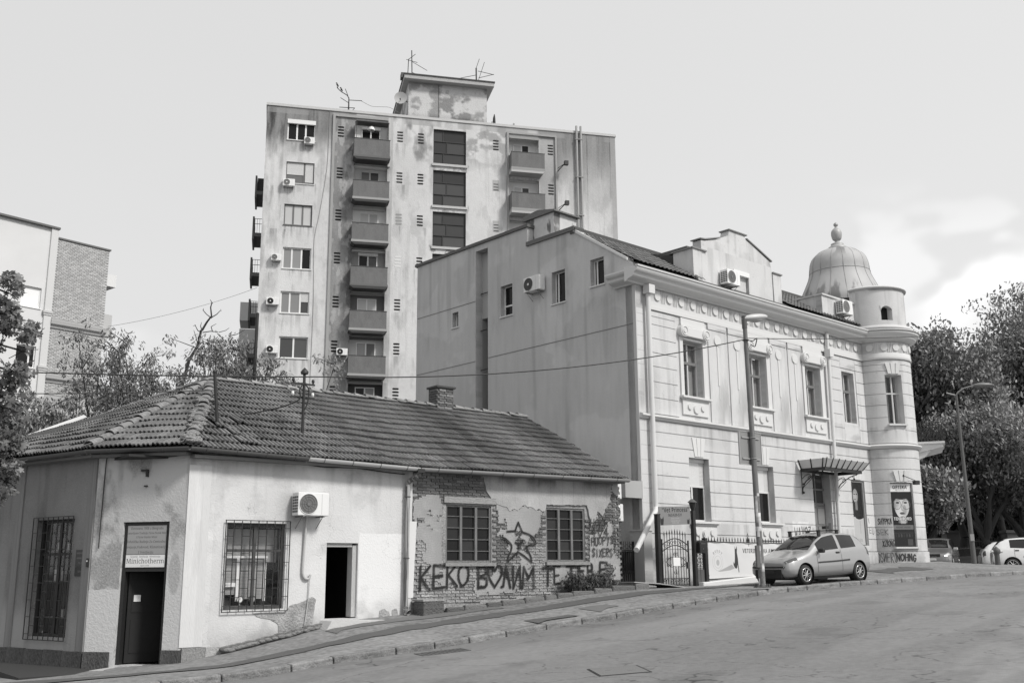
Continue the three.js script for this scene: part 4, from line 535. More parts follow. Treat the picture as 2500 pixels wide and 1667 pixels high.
{
  const R = rng(63);
  // wall core, set back 3 cm; the rusticated courses stand on it
  part('wall', ext(rect(0, -1, 14.9, 9.9), -0.45, -0.03, OPEN.map((o) => rect(...o))), vStucco, villa).userData.label = 'pale stucco street front';
  const course = (u0, u1, v0, v1) => { let rs = [[u0, v0, u1, v1]]; for (const o of OPEN) rs = rectSub(rs, [o[0] - 0.001, o[1] - 0.001, o[2] + 0.001, o[3] + 0.001]); return rs; };
  const G0 = [-0.9, 0.62, 1.11, 1.59, 2.07, 2.54, 2.98, 3.45, 3.93, 4.4, 4.78];
  for (let i = 0; i + 1 < G0.length; i++) for (const [a, b, c, d] of course(0, 14.48, G0[i] + 0.014, G0[i + 1] - 0.014)) part('stucco_course', metreUV(bx(a, b, -0.03, c, d, i ? 0 : 0.05)), vStucco, villa);
  const G1 = [5.0, 5.54, 6.08, 6.60, 7.07, 7.56, 8.04, 8.32, 8.52];
  for (let i = 0; i + 1 < G1.length; i++) for (const [a, c] of [[0, 0.345], [0.53, 2.02], [11.72, 12.62], [13.82, 14.48]]) part('stucco_course', metreUV(bx(a, G1[i] + 0.013, -0.03, c, G1[i + 1] - 0.013, 0)), vStucco, villa);
  part('stucco_course', bx(12.63, 8.06, -0.03, 13.81, 8.5, 0), vStucco, villa); part('stucco_course', bx(12.63, 5.02, -0.03, 13.81, 5.72, 0), vStucco, villa);
  // smooth field between the first-floor windows
  let fld = [[2.03, 4.98, 11.35, 8.53]]; for (const o of WIN1) fld = rectSub(fld, o); part('wall_field', metreUV(mg(fld.map(([a, b, c, d]) => bx(a, b, -0.03, c, d, -0.012)))), vStucco, villa);
  // keystones over the ground-floor openings
  for (const [a, , c, d] of [...WIN0, POST1]) { const m = (a + c) / 2, w = 0.16; for (const k of [-1, 0, 1]) part('voussoir', ext([[m + (k - 0.46) * w, d + 0.04], [m + (k + 0.46) * w, d + 0.04], [m + (k + 0.46) * w * 1.55, d + 0.68], [m + (k - 0.46) * w * 1.55, d + 0.68]], 0.001, 0.025, [], 0.004), vTrim, villa); }
  // string course, architrave, frieze, cornice
  part('string_course', profile([[0, 4.79], [0.05, 4.79], [0.08, 4.85], [0.15, 4.88], [0.15, 4.93], [0.03, 4.97], [0, 4.97]], 0.0, 14.5), vTrim, villa);
  part('architrave', profile([[0, 8.54], [0.05, 8.54], [0.05, 8.66], [0.03, 8.67], [0.03, 8.82], [0, 8.82]], 0.53, 14.5), vTrim, villa);
  part('frieze', bx(0.53, 8.822, -0.03, 14.5, 9.28, 0.004), vStucco, villa);
  for (let k = 0; k < 22; k++) { const u = 1.08 + k * 0.6425; if (u > 14.3) break; part('frieze_disc', new THREE.CylinderGeometry(0.15, 0.16, 0.05, 20).rotateX(Math.PI / 2).translate(u, 9.05, 0.029), vTrim, villa); for (const s of [0.24, 0.32, 0.40]) if (u + s < 14.4) part('triglyph_bar', bx(u + s - 0.018, 8.83, 0.005, u + s + 0.018, 9.27, 0.03), vTrim, villa); }
  const CP = [[0, 9.29], [0.08, 9.29], [0.12, 9.34], [0.34, 9.40], [0.40, 9.44], [0.42, 9.52], [0.54, 9.58], [0.58, 9.64], [0.58, 9.70], [0.05, 9.78], [0, 9.78]];
  part('cornice', profile(CP, -0.55, 14.6), vTrim, villa); part('gutter_edge', profile([[0.50, 9.70], [0.62, 9.70], [0.62, 9.76], [0.50, 9.78]], -0.56, 14.5), M(0.5, 0.5), villa);
  part('cornice', profile(CP.map(([a, b]) => [a * 0.92, b]), -0.9, 0).applyMatrix4(new THREE.Matrix4().makeTranslation(0.0, 0, 0)), vTrim, villa, MG.clone().multiply(new THREE.Matrix4().makeTranslation(0.0, 0, 0.0)));
  // crescent-free apron panels, sills, surrounds, scrolled heads of the first-floor windows
  const rosette = (u, v, r) => part('apron_disc', new THREE.CylinderGeometry(r, r + 0.01, 0.05, 18).rotateX(Math.PI / 2).translate(u, v, 0.072), vTrim, villa);
  WIN1.slice(0, 3).forEach(([a, b, c, d], i) => {
    part('surround', [bx(a - 0.17, b, -0.012, a - 0.002, d + 0.02, 0.05), bx(c + 0.002, b, -0.012, c + 0.24, d + 0.02, 0.05), bx(a - 0.17, d + 0.021, -0.012, c + 0.24, d + 0.1, 0.05)], vTrim, villa);
    part('window_sill', [bx(a - 0.22, b - 0.07, -0.2, c + 0.3, b - 0.002, 0.16), bx(a - 0.18, b - 0.11, -0.012, c + 0.26, b - 0.071, 0.10)], vTrim, villa);
    part('apron_panel', bx(a - 0.13, b - 0.64, -0.012, c + 0.2, b - 0.111, 0.048), vTrim, villa);
    const m = (a + c) / 2 + 0.03; rosette(m - 0.36, b - 0.36, 0.10); rosette(m, b - 0.42, 0.15); rosette(m + 0.36, b - 0.36, 0.10);
    part('window_head', [ext([[a - 0.05, d + 0.12], [c + 0.12, d + 0.12], [c + 0.12, d + 0.46], [a - 0.05, d + 0.46]], -0.012, 0.16, [], 0.02), bx(a - 0.08, d + 0.56, -0.012, c + 0.16, d + 0.78, 0.06), bx(a - 0.12, d + 0.48, -0.012, c + 0.2, d + 0.56, 0.1)], vTrim, villa);
    for (const s of [a - 0.03, c + 0.10]) part('scroll', [new THREE.CylinderGeometry(0.21, 0.21, 0.2, 22).rotateX(Math.PI / 2).translate(s, d + 0.3, 0.09), new THREE.TorusGeometry(0.15, 0.03, 6, 22).translate(s, d + 0.3, 0.19), new THREE.CylinderGeometry(0.08, 0.08, 0.04, 16).rotateX(Math.PI / 2).translate(s, d + 0.3, 0.20)], vTrim, villa);
  });
  for (const [u0, u1] of [[3.8, 4.84], [4.98, 5.97], [7.6, 8.66], [8.8, 9.68]]) {
    part('pilaster', [bx(u0, 4.98, -0.012, u1, 8.32, 0.022), bx(u0 - 0.02, 8.321, -0.012, u1 + 0.02, 8.53, 0.05)], vStucco, villa); const m = (u0 + u1) / 2;
    part('pendant_disc', new THREE.CylinderGeometry(0.19, 0.2, 0.04, 22).rotateX(Math.PI / 2).translate(m, 7.96, 0.042), vTrim, villa);
    part('pendant_strip', [bx(m - 0.05, 6.32, 0.0225, m + 0.01, 7.77, 0.045), bx(m + 0.012, 6.32, 0.0225, m + 0.05, 7.77, 0.036), bx(m + 0.0, 5.82, 0.0225, m + 0.025, 6.319, 0.036)], vTrim, villa);
  }
  // windows: two-light with transom, curtains, dark rooms
  const cross = (o, i) => { const [a, b, c, d] = o; const w = makeWindow(villa, undefined, a, b, c, d, { back: 0.24, fw: 0.06, cols: [0.52], rows: [0.63], frame: M(0.5, 0.5), pane: glass, sill: false, bars: 0.03 }); part('transom_rail', bx(a + 0.06, mix(b, d, 0.63) - 0.05, -0.30, c - 0.06, mix(b, d, 0.63) + 0.05, -0.225), MAT.wood, w); part('curtain', [bx(a + 0.05, b + 0.05, -0.42, mix(a, c, 0.24 + 0.1 * (i % 2)), d - 0.05, -0.40), bx(mix(a, c, 0.72), b + 0.05, -0.42, c - 0.05, d - 0.05, -0.40)], M(0.2, 0.95), w); part('room', bx(a - 0.3, b - 0.3, -0.9, c + 0.3, d + 0.3, -0.85), MAT.room, w); return w; };
  WIN1.forEach(cross);
  WIN0.forEach(([a, b, c, d]) => {
    const w = makeWindow(villa, undefined, a, b, c, d - 0.9, { back: 0.24, fw: 0.07, cols: [0.36], rows: [], frame: MAT.offwhite, pane: MAT.paneDark, sill: false, bars: 0.04 });
    part('roller_shutter', slats(a + 0.02, d - 0.92, c - 0.02, d - 0.06, -0.26, 0.045), MAT.shutter, w); part('shutter_box', bx(a + 0.02, d - 0.12, -0.3, c - 0.02, d - 0.004, -0.2), MAT.white, w);
    part('window_sill', [bx(a - 0.1, b - 0.07, -0.25, c + 0.3, b - 0.002, 0.16), bx(a - 0.06, b - 0.13, 0.001, c + 0.24, b - 0.071, 0.10)], vTrim, villa); part('apron_panel', bx(a - 0.05, b - 0.62, 0.001, c + 0.2, b - 0.131, 0.05), vTrim, villa);
    const m = (a + c) / 2 + 0.08; for (const [k, r] of [[-0.4, 0.11], [0, 0.15], [0.4, 0.11]]) { const q = part('apron_disc', new THREE.CylinderGeometry(r, r + 0.01, 0.05, 18).rotateX(Math.PI / 2).translate(m + k, b - 0.36 - (k ? 0 : 0.05), 0.072), vTrim, villa); }
  });
  // street door under the glass canopy
  const [da, db, dc, dd] = DOOR, dwood = M(0.15, 0.6);
  const door = part('door', [bx(da + 0.02, db, -0.36, dc - 0.02, 2.35, -0.30)], dwood, villa); for (let i = 0; i < 2; i++) for (const [v0, v1] of [[0.0, 0.75], [0.9, 1.55], [1.65, 2.25]]) part('door_panel', bx(da + 0.1 + i * 0.58, v0, -0.2995, da + 0.56 + i * 0.58, v1, -0.28), M(0.2, 0.55), door);
  part('transom_light', [bx(da + 0.02, 2.36, -0.36, dc - 0.02, 2.46, -0.28), bx(da + 0.02, 2.95, -0.36, dc - 0.02, 3.02, -0.29), bx(da + 0.58, 2.47, -0.355, da + 0.66, 3.66, -0.295), bx(da + 0.02, 3.58, -0.36, dc - 0.02, 3.66, -0.29)], dwood, door); for (let i = 0; i < 2; i++) for (let j = 0; j < 2; j++) part('pane', bx(da + 0.03 + i * 0.63, 2.461 + j * 0.56, -0.345, da + 0.579 + i * 0.63, 2.949 + j * 0.62, -0.335), MAT.paneMid, door);
  part('door_bell_panel', bx(dc - 0.012, 1.3, -0.2, dc - 0.001, 1.7, -0.08), MAT.grey, villa);
  part('backing', bx(12.6, 0.7, -0.6, 14.0, 3.6, -0.55), MAT.room, villa);
  // glass canopy: beam frame, flared glass, brackets
  const canopy = part('canopy', [bx(9.1, 3.55, 0.05, 9.16, 3.68, 1.1), bx(9.161, 3.55, 1.04, 11.75, 3.68, 1.1), bx(11.69, 3.55, 0.05, 11.75, 3.68, 1.039), bx(9.161, 3.56, 0.05, 11.689, 3.66, 0.09)], MAT.iron, villa);
  const cg = M(0.55, 0.25), q4 = (a, b, c, d) => { const t = 0.012, g = new THREE.BufferGeometry(), P = [a, b, c, a, c, d]; const n = b.clone().sub(a).cross(c.clone().sub(a)).normalize().multiplyScalar(t), Q = [a, b, c, d].map((p) => p.clone().add(n)); const all = [...P, Q[0], Q[2], Q[1], Q[0], Q[3], Q[2]]; const S = [a, b, c, d]; for (let i = 0; i < 4; i++) { const j = (i + 1) % 4; all.push(S[i], Q[i], Q[j], S[i], Q[j], S[j]); } g.setAttribute('position', new THREE.Float32BufferAttribute(all.flatMap((p) => [p.x, p.y, p.z]), 3)); g.computeVertexNormals(); return g; };
  part('glass_panel', q4(V(9.1, 3.68, 0.05), V(9.1, 3.68, 1.1), V(8.9, 3.98, 1.32), V(8.9, 3.98, 0.05)), cg, canopy); part('glass_panel', q4(V(11.75, 3.68, 1.1), V(11.75, 3.68, 0.05), V(11.95, 3.98, 0.05), V(11.95, 3.98, 1.32)), cg, canopy);
  for (let k = 0; k < 7; k++) part('glass_panel', q4(V(9.1 + k * 0.3786, 3.68, 1.1), V(9.1 + (k + 1) * 0.3786 - 0.01, 3.68, 1.1), V(8.9 + (k + 1) * 0.4357 - 0.01, 3.98, 1.32), V(8.9 + k * 0.4357, 3.98, 1.32)), cg, canopy);
  part('roof_glass', bx(9.17, 3.69, 0.05, 11.68, 3.70, 1.03), M(0.3, 0.3), canopy);
  for (let k = 0; k <= 7; k++) part('rib', bar(V(9.1 + k * 0.3786, 3.66, 1.12), V(8.9 + k * 0.4357, 3.99, 1.34), 0.022, 5), MAT.iron, canopy); for (const w of [0.1, 0.55, 1.0]) { part('rib', bar(V(9.08, 3.66, w), V(8.88, 3.99, w * 1.18), 0.022, 5), MAT.iron, canopy); part('rib', bar(V(11.77, 3.66, w), V(11.97, 3.99, w * 1.18), 0.022, 5), MAT.iron, canopy); }
  const bracket = mg([path([[0, 2.75, 0.03], [0, 2.95, 0.05], [0, 3.2, 0.2], [0, 3.45, 0.62], [0, 3.53, 0.95]], 0.02, 6, 24), bar(V(0, 2.72, 0.02), V(0, 3.55, 0.02), 0.018), path([[0, 2.95, 0.04], [0, 3.2, 0.35], [0, 3.3, 0.45], [0, 3.38, 0.36], [0, 3.3, 0.28], [0, 3.25, 0.36]], 0.012, 5, 30), path([[0, 3.3, 0.04], [0, 3.42, 0.2], [0, 3.46, 0.34], [0, 3.38, 0.42]], 0.012, 5, 20), path([[0, 3.4, 0.55], [0, 3.32, 0.7], [0, 3.4, 0.8], [0, 3.46, 0.72]], 0.012, 5, 20), new THREE.SphereGeometry(0.045, 8, 6).translate(0, 2.78, 0.07), new THREE.SphereGeometry(0.04, 8, 6).translate(0, 3.36, 0.8), new THREE.SphereGeometry(0.04, 8, 6).translate(0, 3.1, 0.09)]);
  for (const u of [9.2, 11.65]) part('bracket', bracket, MAT.iron, canopy, new THREE.Matrix4().makeTranslation(u, 0, 0));
  // rainwater pipes
  const pipeM = M(0.6, 0.45);
  part('downpipe', [bx(0.3, 9.0, 0.06, 0.6, 9.3, 0.34), bar(V(0.44, 9.02, 0.16), V(0.44, 2.05, 0.16), 0.085, 12), path([[0.44, 2.05, 0.16], [0.43, 1.9, 0.18], [0.25, 1.75, 0.3]], 0.085, 10), bar(V(0.3, 1.8, 0.27), V(-1.75, 0.55, 1.2), 0.085, 12)], pipeM, villa).userData.label = 'white downpipe that kinks sideways near the ground';
  part('downpipe', [bx(11.4, 8.3, 0.06, 11.68, 8.62, 0.32), bar(V(11.54, 9.3, 0.15), V(11.54, 8.6, 0.15), 0.07, 10), bar(V(11.54, 8.32, 0.15), V(11.36, 0.3, 0.15), 0.075, 12)], pipeM, villa);
  // ---- the round corner turret
  const arcP = (r, t) => [UC + r * Math.cos(t), r * Math.sin(t)];
  const curved = (r0, r1, t0, t1, v0, v1) => { const n = Math.max(1, Math.round(Math.abs(t1 - t0) / 0.11)), s = new THREE.Shape(); for (let i = 0; i <= n; i++) { const [x, z] = arcP(r1, mix(t0, t1, i / n)); i ? s.lineTo(x, -z) : s.moveTo(x, -z); } for (let i = n; i >= 0; i--) { const [x, z] = arcP(r0, mix(t0, t1, i / n)); s.lineTo(x, -z); } const g = new THREE.ExtrudeGeometry(s, { depth: v1 - v0, bevelEnabled: false }); g.rotateX(-Math.PI / 2).translate(0, v0, 0); const p = g.attributes.position, nn = g.attributes.normal, uv = g.attributes.uv; for (let i = 0; i < p.count; i++) { const x = p.getX(i) - UC, z = p.getZ(i), rr = Math.hypot(x, z), ny = nn.getY(i); const rad = (x * nn.getX(i) + z * nn.getZ(i)) / rr; if (Math.abs(ny) < 0.5 && Math.abs(rad) > 0.9) nn.setXYZ(i, Math.sign(rad) * x / rr, 0, Math.sign(rad) * z / rr); uv.setXY(i, 14 - Math.atan2(z, x) * r1, p.getY(i)); } return g; };
  const T0 = 182 * DEG, T1 = 20 * DEG;
  const BW = [[142 * DEG, 5.80, 110 * DEG, 7.88], [149 * DEG, 0.80, 107 * DEG, 3.38]];
  const bayRects = (t0, t1, v0, v1) => { let rs = [[-t0, v0, -t1, v1]]; for (const [a, b, c, d] of BW) rs = rectSub(rs, [-a, b, -c, d]); return rs.map(([a, b, c, d]) => [-a, b, -c, d]); };
  const bay = part('turret', bayRects(T0, T1, -1, 9.8).map(([a, b, c, d]) => curved(RB - 0.45, RB - 0.03, a, c, b, d)), vStucco, villa); bay.userData.label = 'rounded corner bay';
  for (let i = 0; i + 1 < G0.length; i++) for (const [a, b, c, d] of bayRects(T0, T1, G0[i] + 0.014, G0[i + 1] - 0.014)) part('stucco_course', curved(RB - 0.03, RB + (i ? 0 : 0.05), a, c, b, d), vStucco, bay);
  for (let i = 0; i + 1 < G1.length; i++) for (const [a, b, c, d] of bayRects(T0, T1, G1[i] + 0.013, G1[i + 1] - 0.013)) { if (b < 5.7 && a < 146 * DEG && c > 106 * DEG) continue; part('stucco_course', curved(RB - 0.03, RB, a, c, b, d), vStucco, bay); }
  part('stucco_course', curved(RB - 0.03, RB - 0.01, 145 * DEG, 106 * DEG, 5.02, 5.72), vStucco, bay);
  const ring = (pts, r = 0) => lathe(pts.map(([o, v]) => [RB + o + r, v]), 40, 0, Math.PI * 2).translate(UC, 0, 0);
  const lapse = (pts) => { const g = new THREE.LatheGeometry([...pts, pts[0]].map(([o, v]) => new THREE.Vector2(RB + o, v)), 40, 60 * DEG + Math.PI / 2 - Math.PI / 2, 170 * DEG); return g; };
  const ringArc = (pts) => { const P = [...pts, pts[0]], g = new THREE.LatheGeometry(P.map(([o, v]) => new THREE.Vector2(Math.max(0.02, RB + o), v)), 36, -92 * DEG, 170 * DEG); return g.translate(UC, 0, 0); };
  part('string_course', ringArc([[-0.02, 4.79], [0.05, 4.79], [0.08, 4.85], [0.15, 4.88], [0.15, 4.93], [0.03, 4.97], [-0.02, 4.97]]), vTrim, bay);
  part('architrave', ringArc([[-0.02, 8.54], [0.05, 8.54], [0.05, 8.66], [0.03, 8.67], [0.03, 8.82], [-0.02, 8.82]]), vTrim, bay);
  part('frieze', ringArc([[-0.02, 8.822], [0.004, 8.822], [0.004, 9.28], [-0.02, 9.28]]), vStucco, bay);
  part('cornice', ringArc(CP.map(([o, v]) => [o * 0.8 - 0.01, v + 0.004])), vTrim, bay); part('gutter_edge', ringArc([[0.38, 9.70], [0.49, 9.70], [0.49, 9.76], [0.38, 9.78]]), M(0.5, 0.5), bay);
  for (const t of [164, 139, 117, 97, 76]) { part('frieze_disc', new THREE.CylinderGeometry(0.15, 0.16, 0.05, 20).rotateX(Math.PI / 2).translate(0, 9.05, RB + 0.029), vTrim, bay, rotY((90 - t) * DEG, UC, 0, 0)); for (const s of [-14, -11, -8]) part('triglyph_bar', bx(-0.018, 8.83, RB + 0.004, 0.018, 9.27, RB + 0.03), vTrim, bay, rotY((90 - t - s) * DEG, UC, 0, 0)); }
  for (const [w, t] of [[BW[0], 0], [BW[1], 1]]) {           // the two turret openings
    const mid = (w[0] + w[2]) / 2, hw = RB * Math.sin((w[0] - w[2]) / 2), zc = RB * Math.cos((w[0] - w[2]) / 2), MB = rotY(Math.PI / 2 - mid, UC, 0, 0);
    part('window_sill', bx(-hw - 0.03, w[1] - 0.07, zc - 0.3, hw + 0.05, w[1] - 0.002, RB + 0.09), vTrim, bay, MB);
    if (!t) { const o = makeWindow(villa, MB.clone().multiply(new THREE.Matrix4().makeTranslation(0, 0, zc)), -hw, w[1], hw, w[3], { back: 0.2, fw: 0.055, cols: [0.5], rows: [0.63], frame: M(0.5, 0.5), pane: glass, sill: false, bars: 0.03 }); part('curtain', [bx(-hw + 0.04, w[1] + 0.05, -0.4, -hw * 0.3, w[3] - 0.05, -0.38), bx(hw * 0.5, w[1] + 0.05, -0.4, hw - 0.04, w[3] - 0.05, -0.38)], M(0.2, 0.95), o); part('room', bx(-hw, w[1], -0.75, hw, w[3], -0.7), MAT.room, o); }
    for (const s of [-0.16, 0, 0.16]) part('voussoir', ext([[s - 0.07, w[3] + 0.04], [s + 0.07, w[3] + 0.04], [s * 1.5 + 0.1, w[3] + 0.5], [s * 1.5 - 0.1, w[3] + 0.5]], RB - 0.01, RB + 0.022, [], 0.004), vTrim, bay, MB);
  }
  // side front beyond the turret, running away along the cross street, with its balcony
  const MS = rotY(26.4 * DEG, 16.36, 0, 1.18);
  part('side_wall', bx(0.0, -1, -0.5, 9, 9.8, -0.02), vStucco, villa, MS); 
  const bal = part('balcony', [ext([[0, 0], [1.0, 0.22], [1.0, 0.36], [0, 0.36]], 0, 2.6).applyMatrix4(new THREE.Matrix4().makeBasis(V(0, 0, 1), V(0, 1, 0), V(-1, 0, 0))).translate(2.95, 4.72, -0.02), bx(0.28, 5.08, -0.02, 3.0, 5.17, 1.06)], vTrim, villa, MS);
  part('console', ext([[0, 0], [0.25, 0.08], [0.5, 0.36], [0, 0.36]], 0, 0.2).applyMatrix4(new THREE.Matrix4().makeBasis(V(0, 0, 1), V(0, 1, 0), V(-1, 0, 0))).translate(0.6, 4.45, -0.02), vTrim, bal);
  const rl = []; for (const [v, r] of [[5.3, 0.014], [5.98, 0.02], [5.88, 0.012]]) rl.push(bar(V(0.35, v, 0), V(0.35, v, 1.0), r, 5), bar(V(0.35, v, 1.0), V(2.9, v, 1.0), r, 5)); part('rail', rl, MAT.iron, bal);
  for (let k = 0; k <= 8; k++) { const z = 0.04 + k * 0.119; part('baluster', [bar(V(0.35, 5.17, z), V(0.35, 5.98, z), 0.016, 5), path([[0.35, 5.3, z], [0.35, 5.45, z + 0.06], [0.35, 5.6, z + 0.02], [0.35, 5.72, z + 0.07], [0.35, 5.85, z]], 0.016, 4, 16)], MAT.iron, bal); } for (let k = 0; k <= 16; k++) part('baluster', bar(V(0.38 + k * 0.157, 5.17, 1.0), V(0.38 + k * 0.157, 5.98, 1.0), 0.018, 5), MAT.iron, bal);
  // ---- attic wall, drum and dome
  const attic = part('attic_wall', [ext([[11.72, 9.75], [14.9, 9.75], [14.9, 11.0], [11.72, 11.0]], -0.35, -0.06), bx(11.68, 11.0, -0.40, 14.9, 11.07, 0.0), bx(11.72, 9.75, -1.4, 11.98, 11.0, -0.351), bx(11.68, 11.0, -1.45, 12.02, 11.07, -0.41)], vStucco, villa);
  const dw = [[136 * DEG, 10.2, 115 * DEG, 10.82]]; let dr = [[-190 * DEG, 9.75, -20 * DEG, 11.58]]; for (const [a, b, c, d] of dw) dr = rectSub(dr, [-a, b, -c, d]);
  const drum = part('drum', [...dr.map(([a, b, c, d]) => curved(1.05, 1.38, -a, -c, b, d).translate(-0.16, 0, 0)), (() => { const g = new THREE.LatheGeometry([[1.33, 11.58], [1.47, 11.6], [1.49, 11.66], [1.42, 11.71], [1.0, 11.73]].map((p) => new THREE.Vector2(...p)), 36, -100 * DEG, 190 * DEG); return g.translate(UC - 0.16, 0, 0); })(), (() => { const g = new THREE.LatheGeometry([[1.27, 9.75], [1.6, 9.8], [1.55, 9.98], [1.32, 10.02], [1.27, 10.1]].map((p) => new THREE.Vector2(...p)), 36, -92 * DEG, 170 * DEG); return g.translate(UC, 0, 0); })()], vStucco, villa);
  const dm = (136 + 115) / 2 * DEG, dh = 1.38 * Math.sin(10.5 * DEG), MD = rotY(Math.PI / 2 - dm, UC - 0.16, 0, 0);
  part('arch_window', bx(-dh, 10.2, 0.9, dh, 10.85, 0.96), MAT.room, drum, MD);
  { const pts = [[-dh - 0.02, 10.84]]; for (let k = 0; k <= 10; k++) { const a = Math.PI - k * Math.PI / 10; pts.push([dh * Math.cos(a), 10.6 + 0.22 * Math.sin(a)]); } pts.push([dh + 0.02, 10.84]); part('arch_head', ext(pts, 1.1, 1.375), vStucco, drum, MD); }
  const DP = [[1.88, 11.5], [1.84, 11.85], [1.62, 12.35], [1.42, 12.8], [1.34, 13.1], [1.30, 13.5], [1.16, 13.85], [0.86, 14.12], [0.5, 14.26], [0.28, 14.3]];
  const zincT = wallTex(0, 11, 9, 4, 60, (u, v) => clamp(0.38 + 0.10 * (fbm(u * 1.2, v * 1.2, 4) - 0.5) - 0.2 * sst(0.58, 0.7, fbm(u * 3, v * 1.2, 4)) * Math.max(sst(13.5, 14.1, v), sst(12.6, 12.1, v)), 0.05, 0.6));
  const dc2 = new THREE.SplineCurve(DP.map((p) => new THREE.Vector2(...p))).getPoints(36), domeG = new THREE.LatheGeometry(dc2, 48), du = domeG.attributes.uv, dp = domeG.attributes.position; for (let i = 0; i < du.count; i++) du.setXY(i, du.getX(i) * 9, dp.getY(i));
  const dome = part('dome', domeG, MT(zincT, 0.6), villa, new THREE.Matrix4().makeTranslation(16.17, 0, -1.69));
  for (let k = 0; k < 16; k++) { const a = k * Math.PI / 8 + 0.12; part('seam', path(dc2.filter((_, i) => i % 3 === 0).map((p) => V((p.x + 0.008) * Math.cos(a), p.y, (p.x + 0.004) * Math.sin(a))), 0.011, 5, 26), M(0.26, 0.5, { metalness: 0.3 }), dome); }
  part('seam', new THREE.TorusGeometry(1.345, 0.01, 5, 48).rotateX(Math.PI / 2).translate(0, 13.1, 0), M(0.2, 0.5), dome);
  part('finial', new THREE.LatheGeometry(new THREE.SplineCurve([[0.44, 14.26], [0.42, 14.36], [0.3, 14.44], [0.28, 14.54], [0.13, 14.6], [0.1, 14.68], [0.19, 14.76], [0.24, 14.96], [0.22, 15.16], [0.1, 15.3], [0.05, 15.36], [0.1, 15.44], [0.09, 15.52], [0.0, 15.6]].map((p) => new THREE.Vector2(...p))).getPoints(48), 20), M(0.36, 0.55, { metalness: 0.2 }), dome);
  // ---- gable side wall (in the shade), its roof line, recess, windows
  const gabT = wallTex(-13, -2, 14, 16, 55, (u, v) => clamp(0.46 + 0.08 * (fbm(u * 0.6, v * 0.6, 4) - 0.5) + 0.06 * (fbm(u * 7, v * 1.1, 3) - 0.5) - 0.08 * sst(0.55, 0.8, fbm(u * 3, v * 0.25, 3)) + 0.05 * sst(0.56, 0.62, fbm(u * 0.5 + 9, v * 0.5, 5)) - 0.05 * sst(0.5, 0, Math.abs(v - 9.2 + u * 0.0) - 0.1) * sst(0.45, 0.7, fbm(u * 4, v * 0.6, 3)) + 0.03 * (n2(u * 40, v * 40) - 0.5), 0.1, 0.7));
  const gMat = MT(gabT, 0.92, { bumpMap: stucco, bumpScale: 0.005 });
  const GW = [[-6.82, 9.44, -6.15, 10.65], [-4.0, 9.38, -3.31, 10.58], [-2.05, 9.63, -1.40, 10.6], [-9.79, 9.55, -9.41, 10.17]];
  const outline = [[-7.58, -2], [-0.001, -2], [-0.001, 9.72], [-0.1, 10.08], [-2.83, 11.9], [-5.28, 11.95], [-5.28, 12.72], [-7.58, 12.70], [-7.58, 12.42]];
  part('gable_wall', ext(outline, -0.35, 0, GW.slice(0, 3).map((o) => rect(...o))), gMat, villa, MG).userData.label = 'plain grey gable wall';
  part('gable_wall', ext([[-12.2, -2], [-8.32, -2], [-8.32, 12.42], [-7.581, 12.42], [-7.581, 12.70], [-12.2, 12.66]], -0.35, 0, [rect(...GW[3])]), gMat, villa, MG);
  part('light_shaft', [bx(-8.6, -2, -1.4, -7.3, 12.42, -1.3), bx(-8.42, -2, -1.299, -8.32, 12.42, -0.351), bx(-7.58, -2, -1.299, -7.48, 12.42, -0.351)], M(0.33, 0.92), villa, MG);
  for (const v of [7.62, 9.2, 10.7]) part('shaft_bar', bar(V(-8.3, v, -0.25), V(-7.6, v, -0.25), 0.02, 5), MAT.iron, villa, MG);
  part('groove', [bx(-7.55, 7.96, 0.001, -0.14, 7.985, 0.012)], M(0.2, 0.9), villa, MG); part('groove', bx(-12.15, 10.36, 0.001, -8.34, 10.385, 0.012), M(0.2, 0.9), villa, MG); part('groove', bx(-12.15, 7.94, 0.001, -8.34, 7.965, 0.012), M(0.2, 0.9), villa, MG);
  part('coping', [bx(-12.3, 12.66, -0.42, -5.2, 12.78, 0.07)], M(0.1, 0.7), villa, MG); part('coping', bx(-5.3, 11.9, -0.45, -2.75, 12.06, 0.07), M(0.12, 0.7), villa, MG);
  part('verge_board', ext([[-2.83, 11.86], [-0.3, 10.2], [-0.3, 10.30], [-2.83, 11.97]], -0.3, 0.05), M(0.62, 0.6), villa, MG);
  part('corner_strip', bx(-0.13, -1, 0.001, -0.001, 9.7, 0.03), vDeep, villa, MG);
  GW.forEach(([a, b, c, d], i) => { makeWindow(villa, MG, a, b, c, d, { back: 0.2, fw: 0.045, cols: i === 0 ? [] : i === 3 ? [] : [0.22], rows: i === 0 ? [0.36] : [], frame: MAT.pvc, pane: i === 3 ? MAT.paneGrey : MAT.paneDark, bars: 0.03, sillMat: MAT.offwhite }); });
  // rear chimney stack on the step of the roof
  const stack = part('chimney', bx(-5.62, 11.6, -1.5, -4.15, 13.05, -0.3), MT(wallTex(-6, 11, 3, 3, 90, (u, v) => clamp(0.55 - 0.4 * sst(0.52, 0.66, fbm(u * 5, v * 1.8, 4)) + 0.1 * (fbm(u * 9, v * 9, 3) - 0.5), 0.06, 0.7)), 0.95), villa, MG);
  part('chimney_cap', [ext([[-5.75, 13.04], [-4.0, 13.04], [-4.0, 13.1], [-4.9, 13.3], [-5.75, 13.22]], -1.6, -0.2)], M(0.16, 0.9, { bumpMap: rough, bumpScale: 0.03 }), stack);
  // walls behind, so that the volume is closed
  part('rear_wall', [bx(0.3, -2, -12.2, 16, 9.7, -11.9)], gMat, villa); part('rear_block', [bx(0.35, 9.7, -12.1, 15, 12.6, -5.3)], M(0.4, 0.9), villa);
  // ---- roof of the front range, tiles as courses, ridge, dormer gable
  const slope = (w) => mix(10.02, 11.88, (0.2 - w) / 3.03);   // w from 0.2 (eaves) to -2.83 (ridge)
